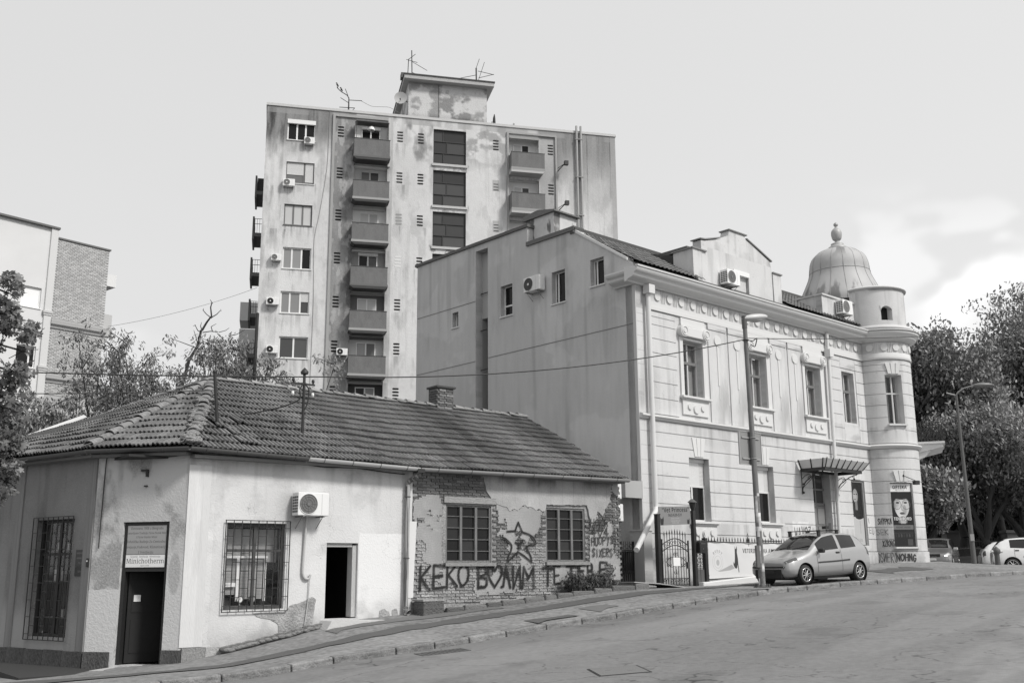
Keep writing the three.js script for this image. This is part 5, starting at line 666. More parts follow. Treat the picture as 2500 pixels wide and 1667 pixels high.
  const vr = part('roof', [ext([[0.2, 9.95], [-2.83, 11.82], [-5.9, 10.0]], 0, 14.8).applyMatrix4(new THREE.Matrix4().makeBasis(V(0, 0, 1), V(0, 1, 0), V(-1, 0, 0))).translate(15.2, 0, 0)], M(0.07, 0.95), villa);
  const R2 = rng(8), tg = (() => { const P = [], prof = [[0, 0], [0.05, 0.03], [0.11, 0.03], [0.16, 0.0], [0.22, 0.0]], L = 0.36; for (let i = 0; i + 1 < prof.length; i++) { const A = [prof[i][0], 0, prof[i][1] + 0.03], B = [prof[i + 1][0], 0, prof[i + 1][1] + 0.03], C = [prof[i + 1][0], L, prof[i + 1][1]], D = [prof[i][0], L, prof[i][1]]; P.push(...A, ...B, ...C, ...A, ...C, ...D, A[0], 0, A[2] - 0.025, B[0], 0, B[2] - 0.025, ...B, A[0], 0, A[2] - 0.025, ...B, ...A); } const g = new THREE.BufferGeometry(); g.setAttribute('position', new THREE.Float32BufferAttribute(P, 3)); g.computeVertexNormals(); return g; })();
  const vt = [], ang = Math.atan2(1.86, 3.03); for (let r = 0; r < 11; r++) for (let k = 0; k < 66; k++) { const w = 0.2 - r * 0.275, u = 0.02 + k * 0.222; if (u > 3.35 && u < 9 && w > -2.2 + 0.2 * (u < 4 ? 1 : 0)) continue; if (u > 14.4) continue; const m = new THREE.Matrix4().makeRotationX(-Math.PI / 2 + ang).multiply(new THREE.Matrix4().makeRotationZ((R2() - 0.5) * 0.05)); m.setPosition(u, slope(w) + 0.03, w); vt.push({ m, c: 0.1 + 0.07 * R2(), d: u }); }
  vt.sort((a, b) => a.d - b.d); const vtm = [M(0.08, 0.9), M(0.11, 0.9), M(0.15, 0.9)]; vt.slice(0, 60).forEach((t, i) => part('roof_tile', tg, vtm[i % 3], vr, t.m)); scatter('roof_tiles', tg, M(1, 0.9), vt.slice(60), vr, 'stuff');
  part('ridge_beam', [bx(-0.05, 11.8, -2.98, 5.2, 12.0, -2.7)], M(0.07, 0.85), vr); part('ridge_beam', bx(8.5, 11.8, -2.98, 14.9, 11.98, -2.7), M(0.09, 0.9), vr);
  const dorm = part('dormer_gable', ext([[3.85, 9.75], [8.28, 9.75], [8.28, 11.42], [8.20, 11.72], [7.5, 12.0], [6.95, 12.22], [6.62, 12.32], [6.62, 12.46], [5.62, 12.46], [5.55, 12.24], [5.0, 11.98], [4.05, 11.72], [3.85, 11.7]], -0.5, -0.12, [rect(5.74, 10.02, 6.7, 10.93)]), vStucco, villa);
  part('parapet_cap', [ext([[5.55, 12.461], [6.7, 12.461], [6.7, 12.5], [5.55, 12.5]], -0.55, -0.06), ext([[3.78, 11.73], [4.08, 11.76], [5.02, 12.02], [5.02, 12.06], [4.06, 11.8], [3.78, 11.77]], -0.55, -0.07), ext([[6.7, 12.33], [7.52, 12.03], [8.3, 11.74], [8.3, 11.78], [7.54, 12.07], [6.7, 12.37]], -0.55, -0.07)], M(0.2, 0.6), dorm);
  part('pier', bx(3.32, 9.75, -1.0, 3.84, 11.28, -0.1), vStucco, dorm); part('pier', bx(8.32, 9.75, -1.0, 8.86, 11.28, -0.1), vStucco, dorm); part('pier_cap', [bx(3.26, 11.281, -1.05, 4.1, 11.33, -0.05), bx(8.3, 11.281, -1.05, 8.92, 11.33, -0.05)], M(0.2, 0.6), dorm);
  part('dormer_cheek', ext([[-0.6, 10.3], [-2.2, 11.5], [-2.2, 11.6], [-0.6, 11.1]], 0, 0.1).applyMatrix4(new THREE.Matrix4().makeBasis(V(0, 0, 1), V(0, 1, 0), V(-1, 0, 0))).translate(3.6, 0, 0), M(0.05, 0.9), dorm); part('dormer_roof', bx(3.5, 11.35, -2.9, 8.6, 11.5, -0.5), M(0.1, 0.9), dorm);
  const dwn = makeWindow(villa, new THREE.Matrix4().makeTranslation(0, 0, -0.12), 5.74, 10.02, 6.7, 10.93, { back: 0.14, cols: [], frame: MAT.pvc, pane: MAT.paneDark, sill: false }); part('roller_shutter', slats(5.76, 10.12, 6.68, 10.8, -0.13, 0.04), MAT.shutter, dwn); part('shutter_box', bx(5.72, 10.78, -0.14, 6.72, 10.96, 0.04), MAT.white, dwn);
}
// the two poster windows (printed sheets behind the shop's openings)
{
  const portrait = (w, h, kind) => canvasTex(w, h, (c) => {
    const bgd = c.createLinearGradient(0, 0, 0, h); bgd.addColorStop(0, gl(30)); bgd.addColorStop(1, gl(kind ? 20 : 40)); c.fillStyle = bgd; c.fillRect(0, 0, w, h);
    const E = (x, y, a, b, col, rot = 0) => { c.fillStyle = col; c.beginPath(); c.ellipse(x, y, a, b, rot, 0, Math.PI * 2); c.fill(); };
    if (kind) {                        // a face with large round glasses, lettering, price strip, dim shop below
      E(w * 0.5, h * 0.27, w * 0.62, h * 0.26, gl(18)); E(w * 0.5, h * 0.36, w * 0.36, h * 0.185, gl(190)); E(w * 0.40, h * 0.40, w * 0.2, h * 0.14, gl(205)); E(w * 0.5, h * 0.20, w * 0.42, h * 0.055, gl(22)); E(w * 0.5, h * 0.59, w * 0.2, h * 0.07, gl(120));
      c.fillStyle = gl(20); c.fillRect(0, h * 0.54, w, h * 0.12); c.fillStyle = gl(150); c.fillRect(w * 0.38, h * 0.54, w * 0.26, h * 0.1);
      for (const s of [-1, 1]) { E(w * (0.5 + s * 0.19), h * 0.305, w * 0.085, h * 0.014, gl(40)); c.strokeStyle = gl(45); c.lineWidth = w * 0.03; c.beginPath(); c.arc(w * (0.5 + s * 0.19), h * 0.285, w * 0.13, Math.PI * 1.2, Math.PI * 1.8); c.stroke(); c.strokeStyle = gl(110); c.lineWidth = w * 0.022; c.beginPath(); c.ellipse(w * (0.5 + s * 0.22), h * 0.335, w * 0.19, h * 0.075, 0, 0, Math.PI * 2); c.stroke(); }
      c.strokeStyle = gl(120); c.beginPath(); c.moveTo(w * 0.5, h * 0.33); c.lineTo(w * 0.48, h * 0.42); c.lineTo(w * 0.55, h * 0.425); c.stroke(); E(w * 0.5, h * 0.475, w * 0.12, h * 0.02, gl(85)); E(w * 0.62, h * 0.42, w * 0.1, h * 0.08, 'rgba(90,90,90,0.35)');
      c.fillStyle = gl(215); c.textAlign = 'center'; c.font = `bold ${w * 0.17}px sans-serif`; c.fillText('TOM FORD', w * 0.5, h * 0.585); c.font = `${w * 0.1}px sans-serif`; c.fillText('EYEWEAR', w * 0.5, h * 0.625);
      c.fillStyle = gl(110); c.fillRect(0, h * 0.66, w, h * 0.07); c.fillStyle = gl(60); c.font = `bold ${w * 0.1}px sans-serif`; c.fillText('RADNO VREME', w * 0.5, h * 0.71); c.fillStyle = gl(28); c.fillRect(0, h * 0.735, w, h * 0.27); c.fillStyle = gl(60); c.fillRect(w * 0.05, h * 0.78, w * 0.9, h * 0.008); for (let k = 0; k < 7; k++) { c.fillStyle = gl(45 + 12 * (k % 3)); c.fillRect(w * (0.08 + k * 0.13), h * 0.80, w * 0.07, h * 0.05); } c.fillStyle = gl(70); c.fillRect(w * 0.66, h * 0.88, w * 0.24, h * 0.1);
      c.fillStyle = gl(225); c.fillRect(0, 0, w, h * 0.13); c.fillStyle = gl(25); c.font = `bold ${w * 0.2}px sans-serif`; c.fillText('OPTIKA', w * 0.47, h * 0.085); c.font = `${w * 0.07}px sans-serif`; c.fillText('060 123 11 22', w * 0.47, h * 0.115);
    } else {                           // a woman with long dark hair in a pale top
      E(w * 0.5, h * 0.27, w * 0.44, h * 0.25, gl(14)); E(w * 0.55, h * 0.45, w * 0.45, h * 0.18, gl(16)); E(w * 0.42, h * 0.22, w * 0.22, h * 0.11, gl(135)); E(w * 0.38, h * 0.245, w * 0.15, h * 0.08, gl(160)); E(w * 0.34, h * 0.195, w * 0.06, h * 0.01, gl(40)); E(w * 0.52, h * 0.195, w * 0.06, h * 0.01, gl(45)); E(w * 0.38, h * 0.28, w * 0.07, h * 0.01, gl(80));
      c.fillStyle = gl(115); c.fillRect(w * 0.36, h * 0.31, w * 0.2, h * 0.14); c.fillStyle = gl(178); c.beginPath(); c.moveTo(0, h * 0.6); c.quadraticCurveTo(w * 0.2, h * 0.53, w * 0.35, h * 0.58); c.quadraticCurveTo(w * 0.6, h * 0.62, w, h * 0.57); c.lineTo(w, h); c.lineTo(0, h); c.fill(); c.fillStyle = gl(150); c.fillRect(w * 0.65, h * 0.62, w * 0.04, h * 0.2); c.fillStyle = gl(60); c.fillRect(0, h * 0.8, w * 0.12, h * 0.2); c.fillStyle = gl(120); c.textAlign = 'center'; c.font = `${w * 0.16}px sans-serif`; c.fillText('GUESS', w * 0.55, h * 0.95);
    }
  });
  const p1 = thing('poster', 'tall window poster of a long-haired woman in a pale top beside the street door', 'poster', FW.at((POST1[0] + POST1[2]) / 2, POST1[1], -0.1), FW.a), w1 = POST1[2] - POST1[0] - 0.02, h1 = POST1[3] - POST1[1] - 0.02;
  part('board', bx(-w1 / 2, 0.005, -0.03, w1 / 2, h1, 0), MAT.slate, p1); part('print', new THREE.PlaneGeometry(w1 - 0.12, h1 - 0.06).translate(-0.03, h1 / 2, 0.004), MT(portrait(384, 1024, 0), 0.25), p1); part('frame', [bx(w1 / 2 - 0.05, 0.005, 0.0, w1 / 2, h1, 0.04), bx(-w1 / 2, h1 - 0.04, 0.0, w1 / 2 - 0.051, h1, 0.04)], MAT.grey, p1);
  const mid = 128 * DEG, hw = RB * Math.sin(21 * DEG) - 0.01, zc = RB * Math.cos(21 * DEG) - 0.08, a2 = FW.a + Math.PI / 2 - mid, q = V(UC + zc * Math.cos(mid), 0.8, zc * Math.sin(mid)).applyMatrix4(FW.m);
  const p2 = thing('poster', 'optician window poster with a face in big round glasses on the rounded corner', 'poster', [q.x, q.y, q.z], a2), h2 = 2.56;
  part('board', bx(-hw, 0.003, -0.03, hw, h2, 0), MAT.slate, p2); part('print', new THREE.PlaneGeometry(2 * hw - 0.06, h2 - 0.02).translate(-0.02, h2 / 2, 0.004), MT(portrait(512, 1280, 1), 0.25), p2);
  const L = thing('wall_lamp', 'small black spotlight on an arm above the optician poster', 'lamp', FW.at(UC + RB * Math.cos(124 * DEG), 3.66, RB * Math.sin(124 * DEG)), FW.a + Math.PI / 2 - 112 * DEG); part('rosette', new THREE.CylinderGeometry(0.05, 0.05, 0.03, 12).rotateX(Math.PI / 2).translate(0, 0, 0.015), MAT.iron, L); part('arm', bar(V(0, 0, 0.02), V(0.16, -0.24, 0.5), 0.014, 6), MAT.iron, L); part('head', bx(0.06, -0.4, 0.42, 0.28, -0.24, 0.6), MAT.iron, L);
  // graffiti tags on the villa
  const tg = (u0, v0, u1, v1, st, lab, m4, z = 0.012, g = 0.03) => { const o = graffiti('graffiti', villa, m4, u0, v0, u1, v1, z, 300, st, g, 0.3, 0.1); o.userData.label = lab; };
  tg(8.35, 0.95, 9.75, 1.62, [...word('WAVOZ', 8.5, 1.08, 0.42, 0.23, 0.03)], 'black sprayed tag beside the street door');
  const MBt = (t) => rotY(Math.PI / 2 - t * DEG, UC, 0, 0);
  tg(13.86, 1.2, 14.42, 2.0, [...word('EU', 13.92, 1.33, 0.24, 0.2, 0.018), { w: 0.02, p: [[13.95, 1.75], [13.9, 1.95]] }], 'thin grey tag between the two posters', undefined, 0.012, 0.12);
  const bend = (name, t0, t1, v0, v1, st, lab, g = 0.03) => { const W = (t0 - t1) * DEG * RB, o = graffiti('graffiti', villa, undefined, 0, v0, W, v1, 0, 300, st, g, 0.3, 0.1), n = 10, P = [], uv = [], idx = []; for (let i = 0; i <= n; i++) { const t = mix(t0, t1, i / n) * DEG, r = RB + (v1 < 0.75 ? 0.062 : 0.012); for (const [v, k] of [[v0, 0], [v1, 1]]) { P.push(UC + r * Math.cos(t), v, r * Math.sin(t)); uv.push(i / n, k); } } for (let i = 0; i < n; i++) idx.push(i * 2, i * 2 + 2, i * 2 + 1, i * 2 + 1, i * 2 + 2, i * 2 + 3); const ge = new THREE.BufferGeometry(); ge.setAttribute('position', new THREE.Float32BufferAttribute(P, 3)); ge.setAttribute('uv', new THREE.Float32BufferAttribute(uv, 2)); ge.setIndex(idx); ge.computeVertexNormals(); o.geometry = ge; o.userData.label = lab; };
  bend('a', 176, 150, 1.62, 2.04, [...word('SHYPKA', 0.02, 1.72, 0.22, 0.095, 0.026)], 'bold black tag on the rounded corner, upper');
  bend('b', 180, 156, 1.15, 1.6, [...word('SEK', 0.02, 1.28, 0.22, 0.17, 0.018)], 'thin grey tag on the rounded corner', 0.14);
  bend('c', 170, 148, 0.75, 1.14, [...word('XZKNG', 0.0, 0.82, 0.24, 0.1, 0.026)], 'jagged black tag on the rounded corner, middle');
  bend('d', 180, 112, 0.16, 0.60, [...word('OSIERC', 0.0, 0.2, 0.36, 0.13, 0.02), ...word('NOHNG', 0.72, 0.24, 0.26, 0.16, 0.045)], 'long black scrawl along the base of the rounded corner');
}
makeAC('white air conditioner with a dark fan on the grey gable wall', [0, 0, 0], 0, { w: 0.86, h: 0.56, d: 0.3, side: -1, fan: MAT.slate, hub: MAT.offwhite, tone: M(0.66, 0.45) }).applyMatrix4(FW.m.clone().multiply(MG).multiply(new THREE.Matrix4().makeTranslation(-4.72, 9.98, 0)));
makeAC('white air conditioner on the stepped dormer gable beside the shuttered window', FW.at(5.2, 10.17, -0.12), FW.a, { w: 0.78, h: 0.55, d: 0.34, fan: M(0.16, 0.6), hub: M(0.16, 0.6) });
makeAC('white air conditioner on the low attic wall beside the round turret', FW.at(13.05, 10.32, -0.06), FW.a, { w: 0.78, h: 0.6, d: 0.34, fan: M(0.2, 0.6), hub: M(0.2, 0.6) });
// ================================================================ the weathered concrete apartment tower
const tower = thing('apartment_tower', 'tall weathered concrete apartment tower with stacked balconies and a rooftop box', 'apartment tower', FT.pos, FT.a);
{
  const WST = []; for (let f = 0; f < 7; f++) { WST.push([1.3, 26.6 - f * 2.815, 3.1], [8.2, 27.0 - f * 2.815, 8.7], [9.5, 27.0 - f * 2.815, 10.1], [4.4, 27.0 - f * 2.815, 4.9], [5.4, 25.3 - f * 2.815, 7.8], [0.6, 26.3 - f * 2.815, 1.4]); } WST.push([10.5, 25.6, 12.9], [10.5, 22.7, 12.9], [15.6, 25.3, 18], [15.6, 22.5, 18]);
  const R = rng(77), stain = (u, v) => fbm(u * 0.55 + 3, v * 0.35, 5), drip = (u, v) => fbm(u * 2.6 + 11, v * 0.16, 4);
  const tTex = wallTex(-0.2, 4, 23.5, 25.2, 52, (u, v) => {
    let g = 0.60 + 0.16 * (stain(u, v) - 0.5); g -= 0.10 * sst(0.5, 0.7, fbm(u * 1.8 + 40, v * 0.8, 5)); g -= 0.06 * sst(0.58, 0.7, drip(u * 1.7, v)) * sst(0.45, 0.6, stain(u * 2, v * 0.6)); g += 0.05 * (fbm(u * 5, v * 5, 4) - 0.5); for (const [wa, wb, wc] of WST) if (u > wa - 0.1 && u < wc + 0.1 && v < wb && v > wb - 1.3) g -= 0.17 * sst(1.3, 0, wb - v) * sst(0.45, 0.7, fbm(u * 6, v * 0.5, 3));
    const top = sst(25.4, 27.4, v + 2.2 * (stain(u * 1.6, v) - 0.5));
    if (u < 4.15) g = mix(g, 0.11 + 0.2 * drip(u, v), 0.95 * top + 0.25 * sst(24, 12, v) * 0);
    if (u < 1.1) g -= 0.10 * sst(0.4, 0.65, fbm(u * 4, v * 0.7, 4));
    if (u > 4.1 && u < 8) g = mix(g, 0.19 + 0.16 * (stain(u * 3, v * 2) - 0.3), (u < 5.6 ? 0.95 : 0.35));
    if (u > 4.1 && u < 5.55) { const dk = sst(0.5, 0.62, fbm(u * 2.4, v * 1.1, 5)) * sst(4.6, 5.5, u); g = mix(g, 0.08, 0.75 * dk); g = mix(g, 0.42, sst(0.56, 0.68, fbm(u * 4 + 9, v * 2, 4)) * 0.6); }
    if (u > 8 && u < 10.6) g = mix(g, 0.24, sst(0.46, 0.62, stain(u * 1.5 + 5, v * 1.4)) * sst(24.4, 26.5, v));
    if (u > 12.8 && u < 15.5) g = mix(g, 0.34, sst(0.42, 0.56, fbm(u * 1.3 + 2, v * 1.5, 6)) * sst(25, 27.2, v));
    if (u > 10.4 && u < 13) g = mix(g, 0.3, sst(0.55, 0.66, fbm(u * 3, v * 2, 4)) * sst(0.28, 0.05, Math.min(Math.abs(v - 25.6), Math.abs(v - 22.75), Math.abs(v - 20)) - 0.1));
    if (u > 15.5 && u < 18.95) g = mix(g, 0.34, 0.85 * sst(17.6, 17.9, u) + 0.5 * sst(28, 28.5, v));
    if (u > 18.95) { g = mix(g, 0.14 + 0.22 * drip(u, v), sst(22.4, 27.6, v + 3 * (stain(u * 1.4, v * 1.2) - 0.5))); if (Math.abs(u - 21.1) < 0.02 || Math.abs(u - 22.75) < 0.02) g -= 0.1; if (u > 22.8) g = mix(g, 0.34, 0.7); }
    g -= 0.06 * sst(0.62, 0.75, fbm(u * 7, v * 0.5, 3)) * sst(0.5, 0.6, stain(u, v)); g += 0.05 * (fbm(u * 14, v * 14, 2) - 0.5);
    if (v > 28.4) g = mix(g, 0.3, 0.6 * sst(0.4, 0.6, stain(u * 2, v)));
    return clamp(g, 0.05, 0.7);
  });
  const tm = MT(tTex, 0.94, { bumpMap: rough, bumpScale: 0.012 });
  const holes = [], FLR = 2.815;
  const slots = [];                                              // ventilation slots, four to a group
  const capsule = (u, v, w, h) => { const o = []; for (let k = 0; k <= 4; k++) { const a = -Math.PI / 2 + k * Math.PI / 4; o.push([u + w - h / 2 + h / 2 * Math.cos(a), v + h / 2 + h / 2 * Math.sin(a)]); } for (let k = 0; k <= 4; k++) { const a = Math.PI / 2 + k * Math.PI / 4; o.push([u + h / 2 + h / 2 * Math.cos(a), v + h / 2 + h / 2 * Math.sin(a)]); } return o; };
  const cols = [[4.44, 0, 7], [8.24, 0, 7], [9.6, 0, 4], [14.6, 0, 3], [18.35, 0, 3]];
  for (const [u, a, b] of cols) for (let f = a; f < b; f++) slots.push([u, 27.1 - f * FLR, f]);
  slots.forEach(([u, v, f]) => { if ((u === 8.24 && (f === 2 || f === 3)) || (u === 14.6 && f > 0)) return; for (let k = 0; k < 4; k++) holes.push(capsule(u, v + k * 0.205, 0.41, 0.12)); });
  const REC = []; for (let f = 0; f < 8; f++) REC.push([5.54, 25.45 - f * FLR, 7.66, 28.19 - f * FLR + (f ? 0 : 0.1)]);
  REC.forEach((r) => holes.push(rect(...r)));
  const RECR = [[15.68, 25.5, 17.74, 28.2], [15.68, 22.65, 17.74, 25.2], [15.68, 19.8, 17.74, 22.35]]; RECR.forEach((r) => holes.push(rect(...r)));
  const STW = [[10.63, 25.82, 12.80, 28.23], [10.63, 22.95, 12.80, 25.38], [10.63, 20.18, 12.80, 22.54], [10.63, 17.3, 12.8, 19.7]]; STW.forEach((r) => holes.push(rect(...r)));
  const WIN = [[1.31, 26.63, 3.03, 27.97], [1.33, 23.73, 3.06, 25.15], [1.31, 20.98, 3.03, 22.34], [1.34, 18.16, 3.06, 19.52], [1.32, 15.34, 3.05, 16.71], [1.34, 12.55, 3.07, 13.88], [1.34, 9.7, 3.07, 11.08]]; WIN.forEach((r) => holes.push(rect(...r)));
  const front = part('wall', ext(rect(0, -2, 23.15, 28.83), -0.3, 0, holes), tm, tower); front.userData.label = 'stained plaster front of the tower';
  part('wall', [bx(0, -2, -14, 0.3, 28.83, -0.301), bx(22.85, -2, -14, 23.15, 28.83, -0.301), bx(0.301, -2, -14, 22.849, 28.83, -13.7)], M(0.42, 0.95), tower);
  part('roof_slab', bx(0.3, 28.5, -13.7, 22.85, 28.7, -0.3), M(0.2, 0.95), tower); part('inner_wall', bx(0.301, -2, -1.9, 22.84, 28.49, -1.8), MAT.room, tower);
  part('parapet', [bx(-0.06, 28.83, -0.36, 23.21, 29.0, 0.06), bx(-0.06, 28.83, -14.0, 0.3, 29.0, -0.361), bx(22.85, 28.83, -14, 23.21, 29.0, -0.361)], M(0.52, 0.8, { bumpMap: rough, bumpScale: 0.01 }), tower);
  slots.forEach(([u, v, f]) => { if (u === 8.24 && (f === 2 || f === 3)) { for (let k = 0; k < 4; k++) part('blocked_vent', ext(capsule(u, v + k * 0.205, 0.41, 0.12), 0.001, 0.012), f === 2 ? M(0.3, 0.95) : M(0.66, 0.8), tower); } else if (u === 14.6 && f > 0) { part('blocked_vent', bx(u - 0.02, v - 0.03, 0.001, u + 0.42, v + 0.72, 0.01), M(0.4, 0.95), tower); for (let k = 0; k < 3; k++) part('vent_slot', ext(capsule(u + 0.03, v + k * 0.2, 0.34, 0.06), 0.0105, 0.014), MAT.dark, tower); } else part('vent_backing', bx(u - 0.05, v - 0.05, -0.2, u + 0.46, v + 0.8, -0.16), MAT.black, tower); });
  // framed bays: left (recessed balconies) and right
  const fm = M(0.36, 0.95, { bumpMap: rough, bumpScale: 0.012 });
  part('bay_rib', bx(4.12, -2, 0.001, 4.28, 28.64, 0.10), fm, tower); part('bay_rib', bx(4.281, 28.47, 0.001, 7.66, 28.64, 0.10), fm, tower); part('bay_rib', bx(7.661, 25.3, 0.001, 7.82, 28.64, 0.10), M(0.5, 0.9), tower); part('bay_rib', bx(15.55, 15, 0.001, 15.67, 28.48, 0.12), fm, tower); part('bay_rib', bx(15.671, 28.36, 0.001, 18.86, 28.48, 0.12), fm, tower); part('bay_rib', bx(18.861, 15, 0.001, 18.98, 28.48, 0.12), fm, tower);
  part('bay_lintel', bx(15.69, 28.02, 0.001, 17.74, 28.2, 0.14), M(0.3, 0.9), tower);
  const pg = MT(wallTex(0, 0, 4, 3, 60, (u, v) => 0.115 + 0.07 * fbm(u * 4, v * 1.2, 4) + 0.03 * (n2(u * 40, v * 40) - 0.5)), 0.95, { bumpMap: rough, bumpScale: 0.008 }), pgR = M(0.16, 0.95, { bumpMap: rough, bumpScale: 0.01 });
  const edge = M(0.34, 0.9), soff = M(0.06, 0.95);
  const W8 = (x) => x;
  // a balcony: parapet box, slab, rail; then the loggia wall with its window
  const tones = [0.78, 0.55, 0.78, 0.35, 0.16, 0.6, 0.08, 0.2];
  for (let f = 0; f < 8; f++) {
    const v = 26.78 - f * FLR, b = part('balcony', [metreUV(bx(5.46, v - 1.1, 0.72, 7.72, v, 0.80)), metreUV(bx(5.46, v - 1.1, 0.001, 5.54, v, 0.719)), metreUV(bx(7.64, v - 1.1, 0.001, 7.72, v, 0.719))], pg, tower);
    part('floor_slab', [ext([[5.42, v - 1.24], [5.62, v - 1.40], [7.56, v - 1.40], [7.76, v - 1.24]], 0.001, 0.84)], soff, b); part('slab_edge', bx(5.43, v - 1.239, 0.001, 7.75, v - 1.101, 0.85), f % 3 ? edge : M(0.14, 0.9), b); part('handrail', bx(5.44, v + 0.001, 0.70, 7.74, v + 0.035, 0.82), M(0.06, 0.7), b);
    const r = REC[f], lg = M(tones[f], 0.9); part('loggia', [bx(r[0] - 0.2, r[1] - 0.1, -0.65, r[2] + 0.2, r[3] + 0.1, -0.55), bx(r[0] - 0.2, r[1] - 0.1, -0.549, r[0] - 0.001, r[3], -0.301), bx(r[2] + 0.001, r[1] - 0.1, -0.549, r[2] + 0.2, r[3], -0.301), bx(r[0] - 0.2, r[1] - 0.2, -0.549, r[2] + 0.2, r[1] - 0.002, -0.301), bx(r[0] - 0.2, r[3] + 0.001, -0.549, r[2] + 0.2, r[3] + 0.15, -0.301)], lg, tower);
    const pv = [[MAT.paneDark, MAT.paneDark], [MAT.paneGrey, MAT.paneMid], [MAT.paneLight, M(0.42, 0.3)], [MAT.paneDark, M(0.04, 0.1)], [MAT.paneLight, MAT.paneLight], [M(0.3, 0.2), MAT.paneGrey], [MAT.paneDark, M(0.25, 0.3)], [MAT.paneDark, MAT.paneDark]][f];
    const w = makeWindow(tower, undefined, 6.0, r[1] + 0.12, 7.2, r[3] - 0.3, { back: 0.49, depth: 0.055, fw: 0.06, cols: [0.5], frame: f === 1 ? M(0.5, 0.7) : MAT.pvc, panes: pv, sill: false, bars: 0.045 });
    if (f === 0 || f === 3) part('shutter_box', bx(5.98, r[3] - 0.34, -0.54, 7.22, r[3] - 0.16, -0.40), MAT.white, w);
  }
  const aw = part('awning', [bx(5.54, 27.99, 0.03, 7.66, 28.03, 0.75), bar(V(5.58, 28.0, 0.7), V(5.58, 26.8, 0.7), 0.02), bar(V(7.62, 28.0, 0.7), V(7.62, 26.8, 0.7), 0.02), bar(V(6.6, 28.05, 0.2), V(6.6, 28.0, 0.74), 0.02)], MAT.slate, tower); part('lamp_shade', lathe([[0.02, 0.3], [0.16, 0.2], [0.22, 0.05], [0.2, 0.0]], 16).translate(6.55, 27.5, 0.5), MAT.white, aw);
  for (let f = 0; f < 3; f++) {
    const v = 26.78 - f * FLR, b = part('balcony', [metreUV(bx(15.68, v - 1.06, 0.72, 17.93, v, 0.80)), metreUV(bx(15.68, v - 1.06, 0.001, 15.74, v, 0.719)), metreUV(bx(17.87, v - 1.06, 0.001, 17.93, v, 0.719))], pg, tower); part('floor_slab', ext([[15.66, v - 1.22], [15.66, v - 1.40], [17.8, v - 1.40], [17.95, v - 1.22]], 0.001, 0.84), M(0.42, 0.9), b); part('slab_edge', bx(15.66, v - 1.219, 0.001, 17.95, v - 1.061, 0.85), M(0.3, 0.9), b); part('handrail', bx(15.66, v + 0.001, 0.7, 17.95, v + 0.03, 0.82), M(0.08, 0.7), b);
    const r = RECR[f]; part('loggia', [bx(r[0] - 0.2, r[1] - 0.1, -0.65, r[2] + 0.2, r[3] + 0.1, -0.55), bx(r[0] - 0.2, r[1] - 0.1, -0.549, r[0] - 0.001, r[3], -0.301), bx(r[2] + 0.001, r[1] - 0.1, -0.549, r[2] + 0.2, r[3], -0.301), bx(r[0] - 0.2, r[3] + 0.001, -0.549, r[2] + 0.2, r[3] + 0.15, -0.301)], M(0.72, 0.85), tower);
    makeWindow(tower, undefined, 16.1, r[1] + 0.1, 17.2, r[3] - 0.35, { back: 0.49, depth: 0.055, fw: 0.06, cols: [0.52], frame: MAT.pvc, panes: [MAT.paneLight, f ? MAT.paneMid : MAT.paneDark], sill: false, bars: 0.045 });
    for (let k = 0; k < 3; k++) part('plant_pot', lathe([[0.06, 0], [0.1, 0.16], [0.0, 0.17]], 10).translate(15.85, v + 0.04, 0.3 + k * 0.02), MAT.slate, b).visible = true;
  }
  // stairwell glazing: six dark panes in a steel grid
  STW.forEach(([a, b, c, d], i) => {
    const w = part('stair_window', [bx(a, b, -0.2, a + 0.05, d, -0.1), bx(c - 0.05, b, -0.2, c, d, -0.1), bx(a + 0.05, b, -0.2, c - 0.05, b + 0.05, -0.1), bx(a + 0.05, d - 0.05, -0.2, c - 0.05, d, -0.1)], MAT.iron, tower), h = (d - b) / 3;
    for (let r = 0; r < 3; r++) { const sp = r === 1 ? mix(a, c, 0.42) : mix(a, c, 0.31), v0 = b + r * h, v1 = v0 + h; if (r) part('glazing_bar', bx(a + 0.05, v0 - 0.025, -0.195, c - 0.05, v0 + 0.025, -0.105), MAT.iron, w); part('glazing_bar', bx(sp - 0.022, v0 + 0.03, -0.19, sp + 0.022, v1 - 0.03, -0.11), MAT.iron, w); const g1 = r === 0 ? MAT.black : PM(0.05 + 0.04 * R(), 0.08), g2 = PM(0.04 + 0.05 * R(), 0.07); part('pane', bx(a + 0.03, v0 + 0.02, -0.17, sp - 0.01, v1 - 0.02, -0.155), g1, w); part('pane', bx(sp + 0.01, v0 + 0.02, -0.17, c - 0.03, v1 - 0.02, -0.155), g2, w); }
    part('ledge', bx(a - 0.08, b - 0.16, 0.001, c + 0.1, b - 0.002, 0.1), M(0.5, 0.9, { bumpMap: rough, bumpScale: 0.01 }), w);
  });
  // the column of flat windows at the left
  const specs = [
    { cols: [0.345, 0.66], panes: [MAT.paneDark, MAT.paneDark, MAT.paneDark], frame: MAT.pvc, box: 1 }, { cols: [0.64], panes: [MAT.paneGrey, MAT.paneGrey], frame: M(0.12, 0.7), shut: [[0.03, 0.62, 0.42], [0.68, 0.97, 0.1]] }, { cols: [0.33, 0.66], panes: [MAT.paneLight, MAT.paneLight, M(0.5, 0.4)], frame: M(0.14, 0.7), inner: 1 },
    { cols: [0.32, 0.66], panes: [M(0.25, 0.1), M(0.25, 0.1), MAT.paneDark], frame: MAT.pvc }, { cols: [0.32, 0.68], panes: [M(0.22, 0.1), M(0.22, 0.1), MAT.paneMid], frame: MAT.pvc, shut: [[0.7, 0.98, 0.56]] }, { cols: [0.5], panes: [M(0.05, 0.1), M(0.07, 0.1)], frame: MAT.pvc }, { cols: [0.5], panes: [MAT.paneLight], frame: MAT.pvc }];
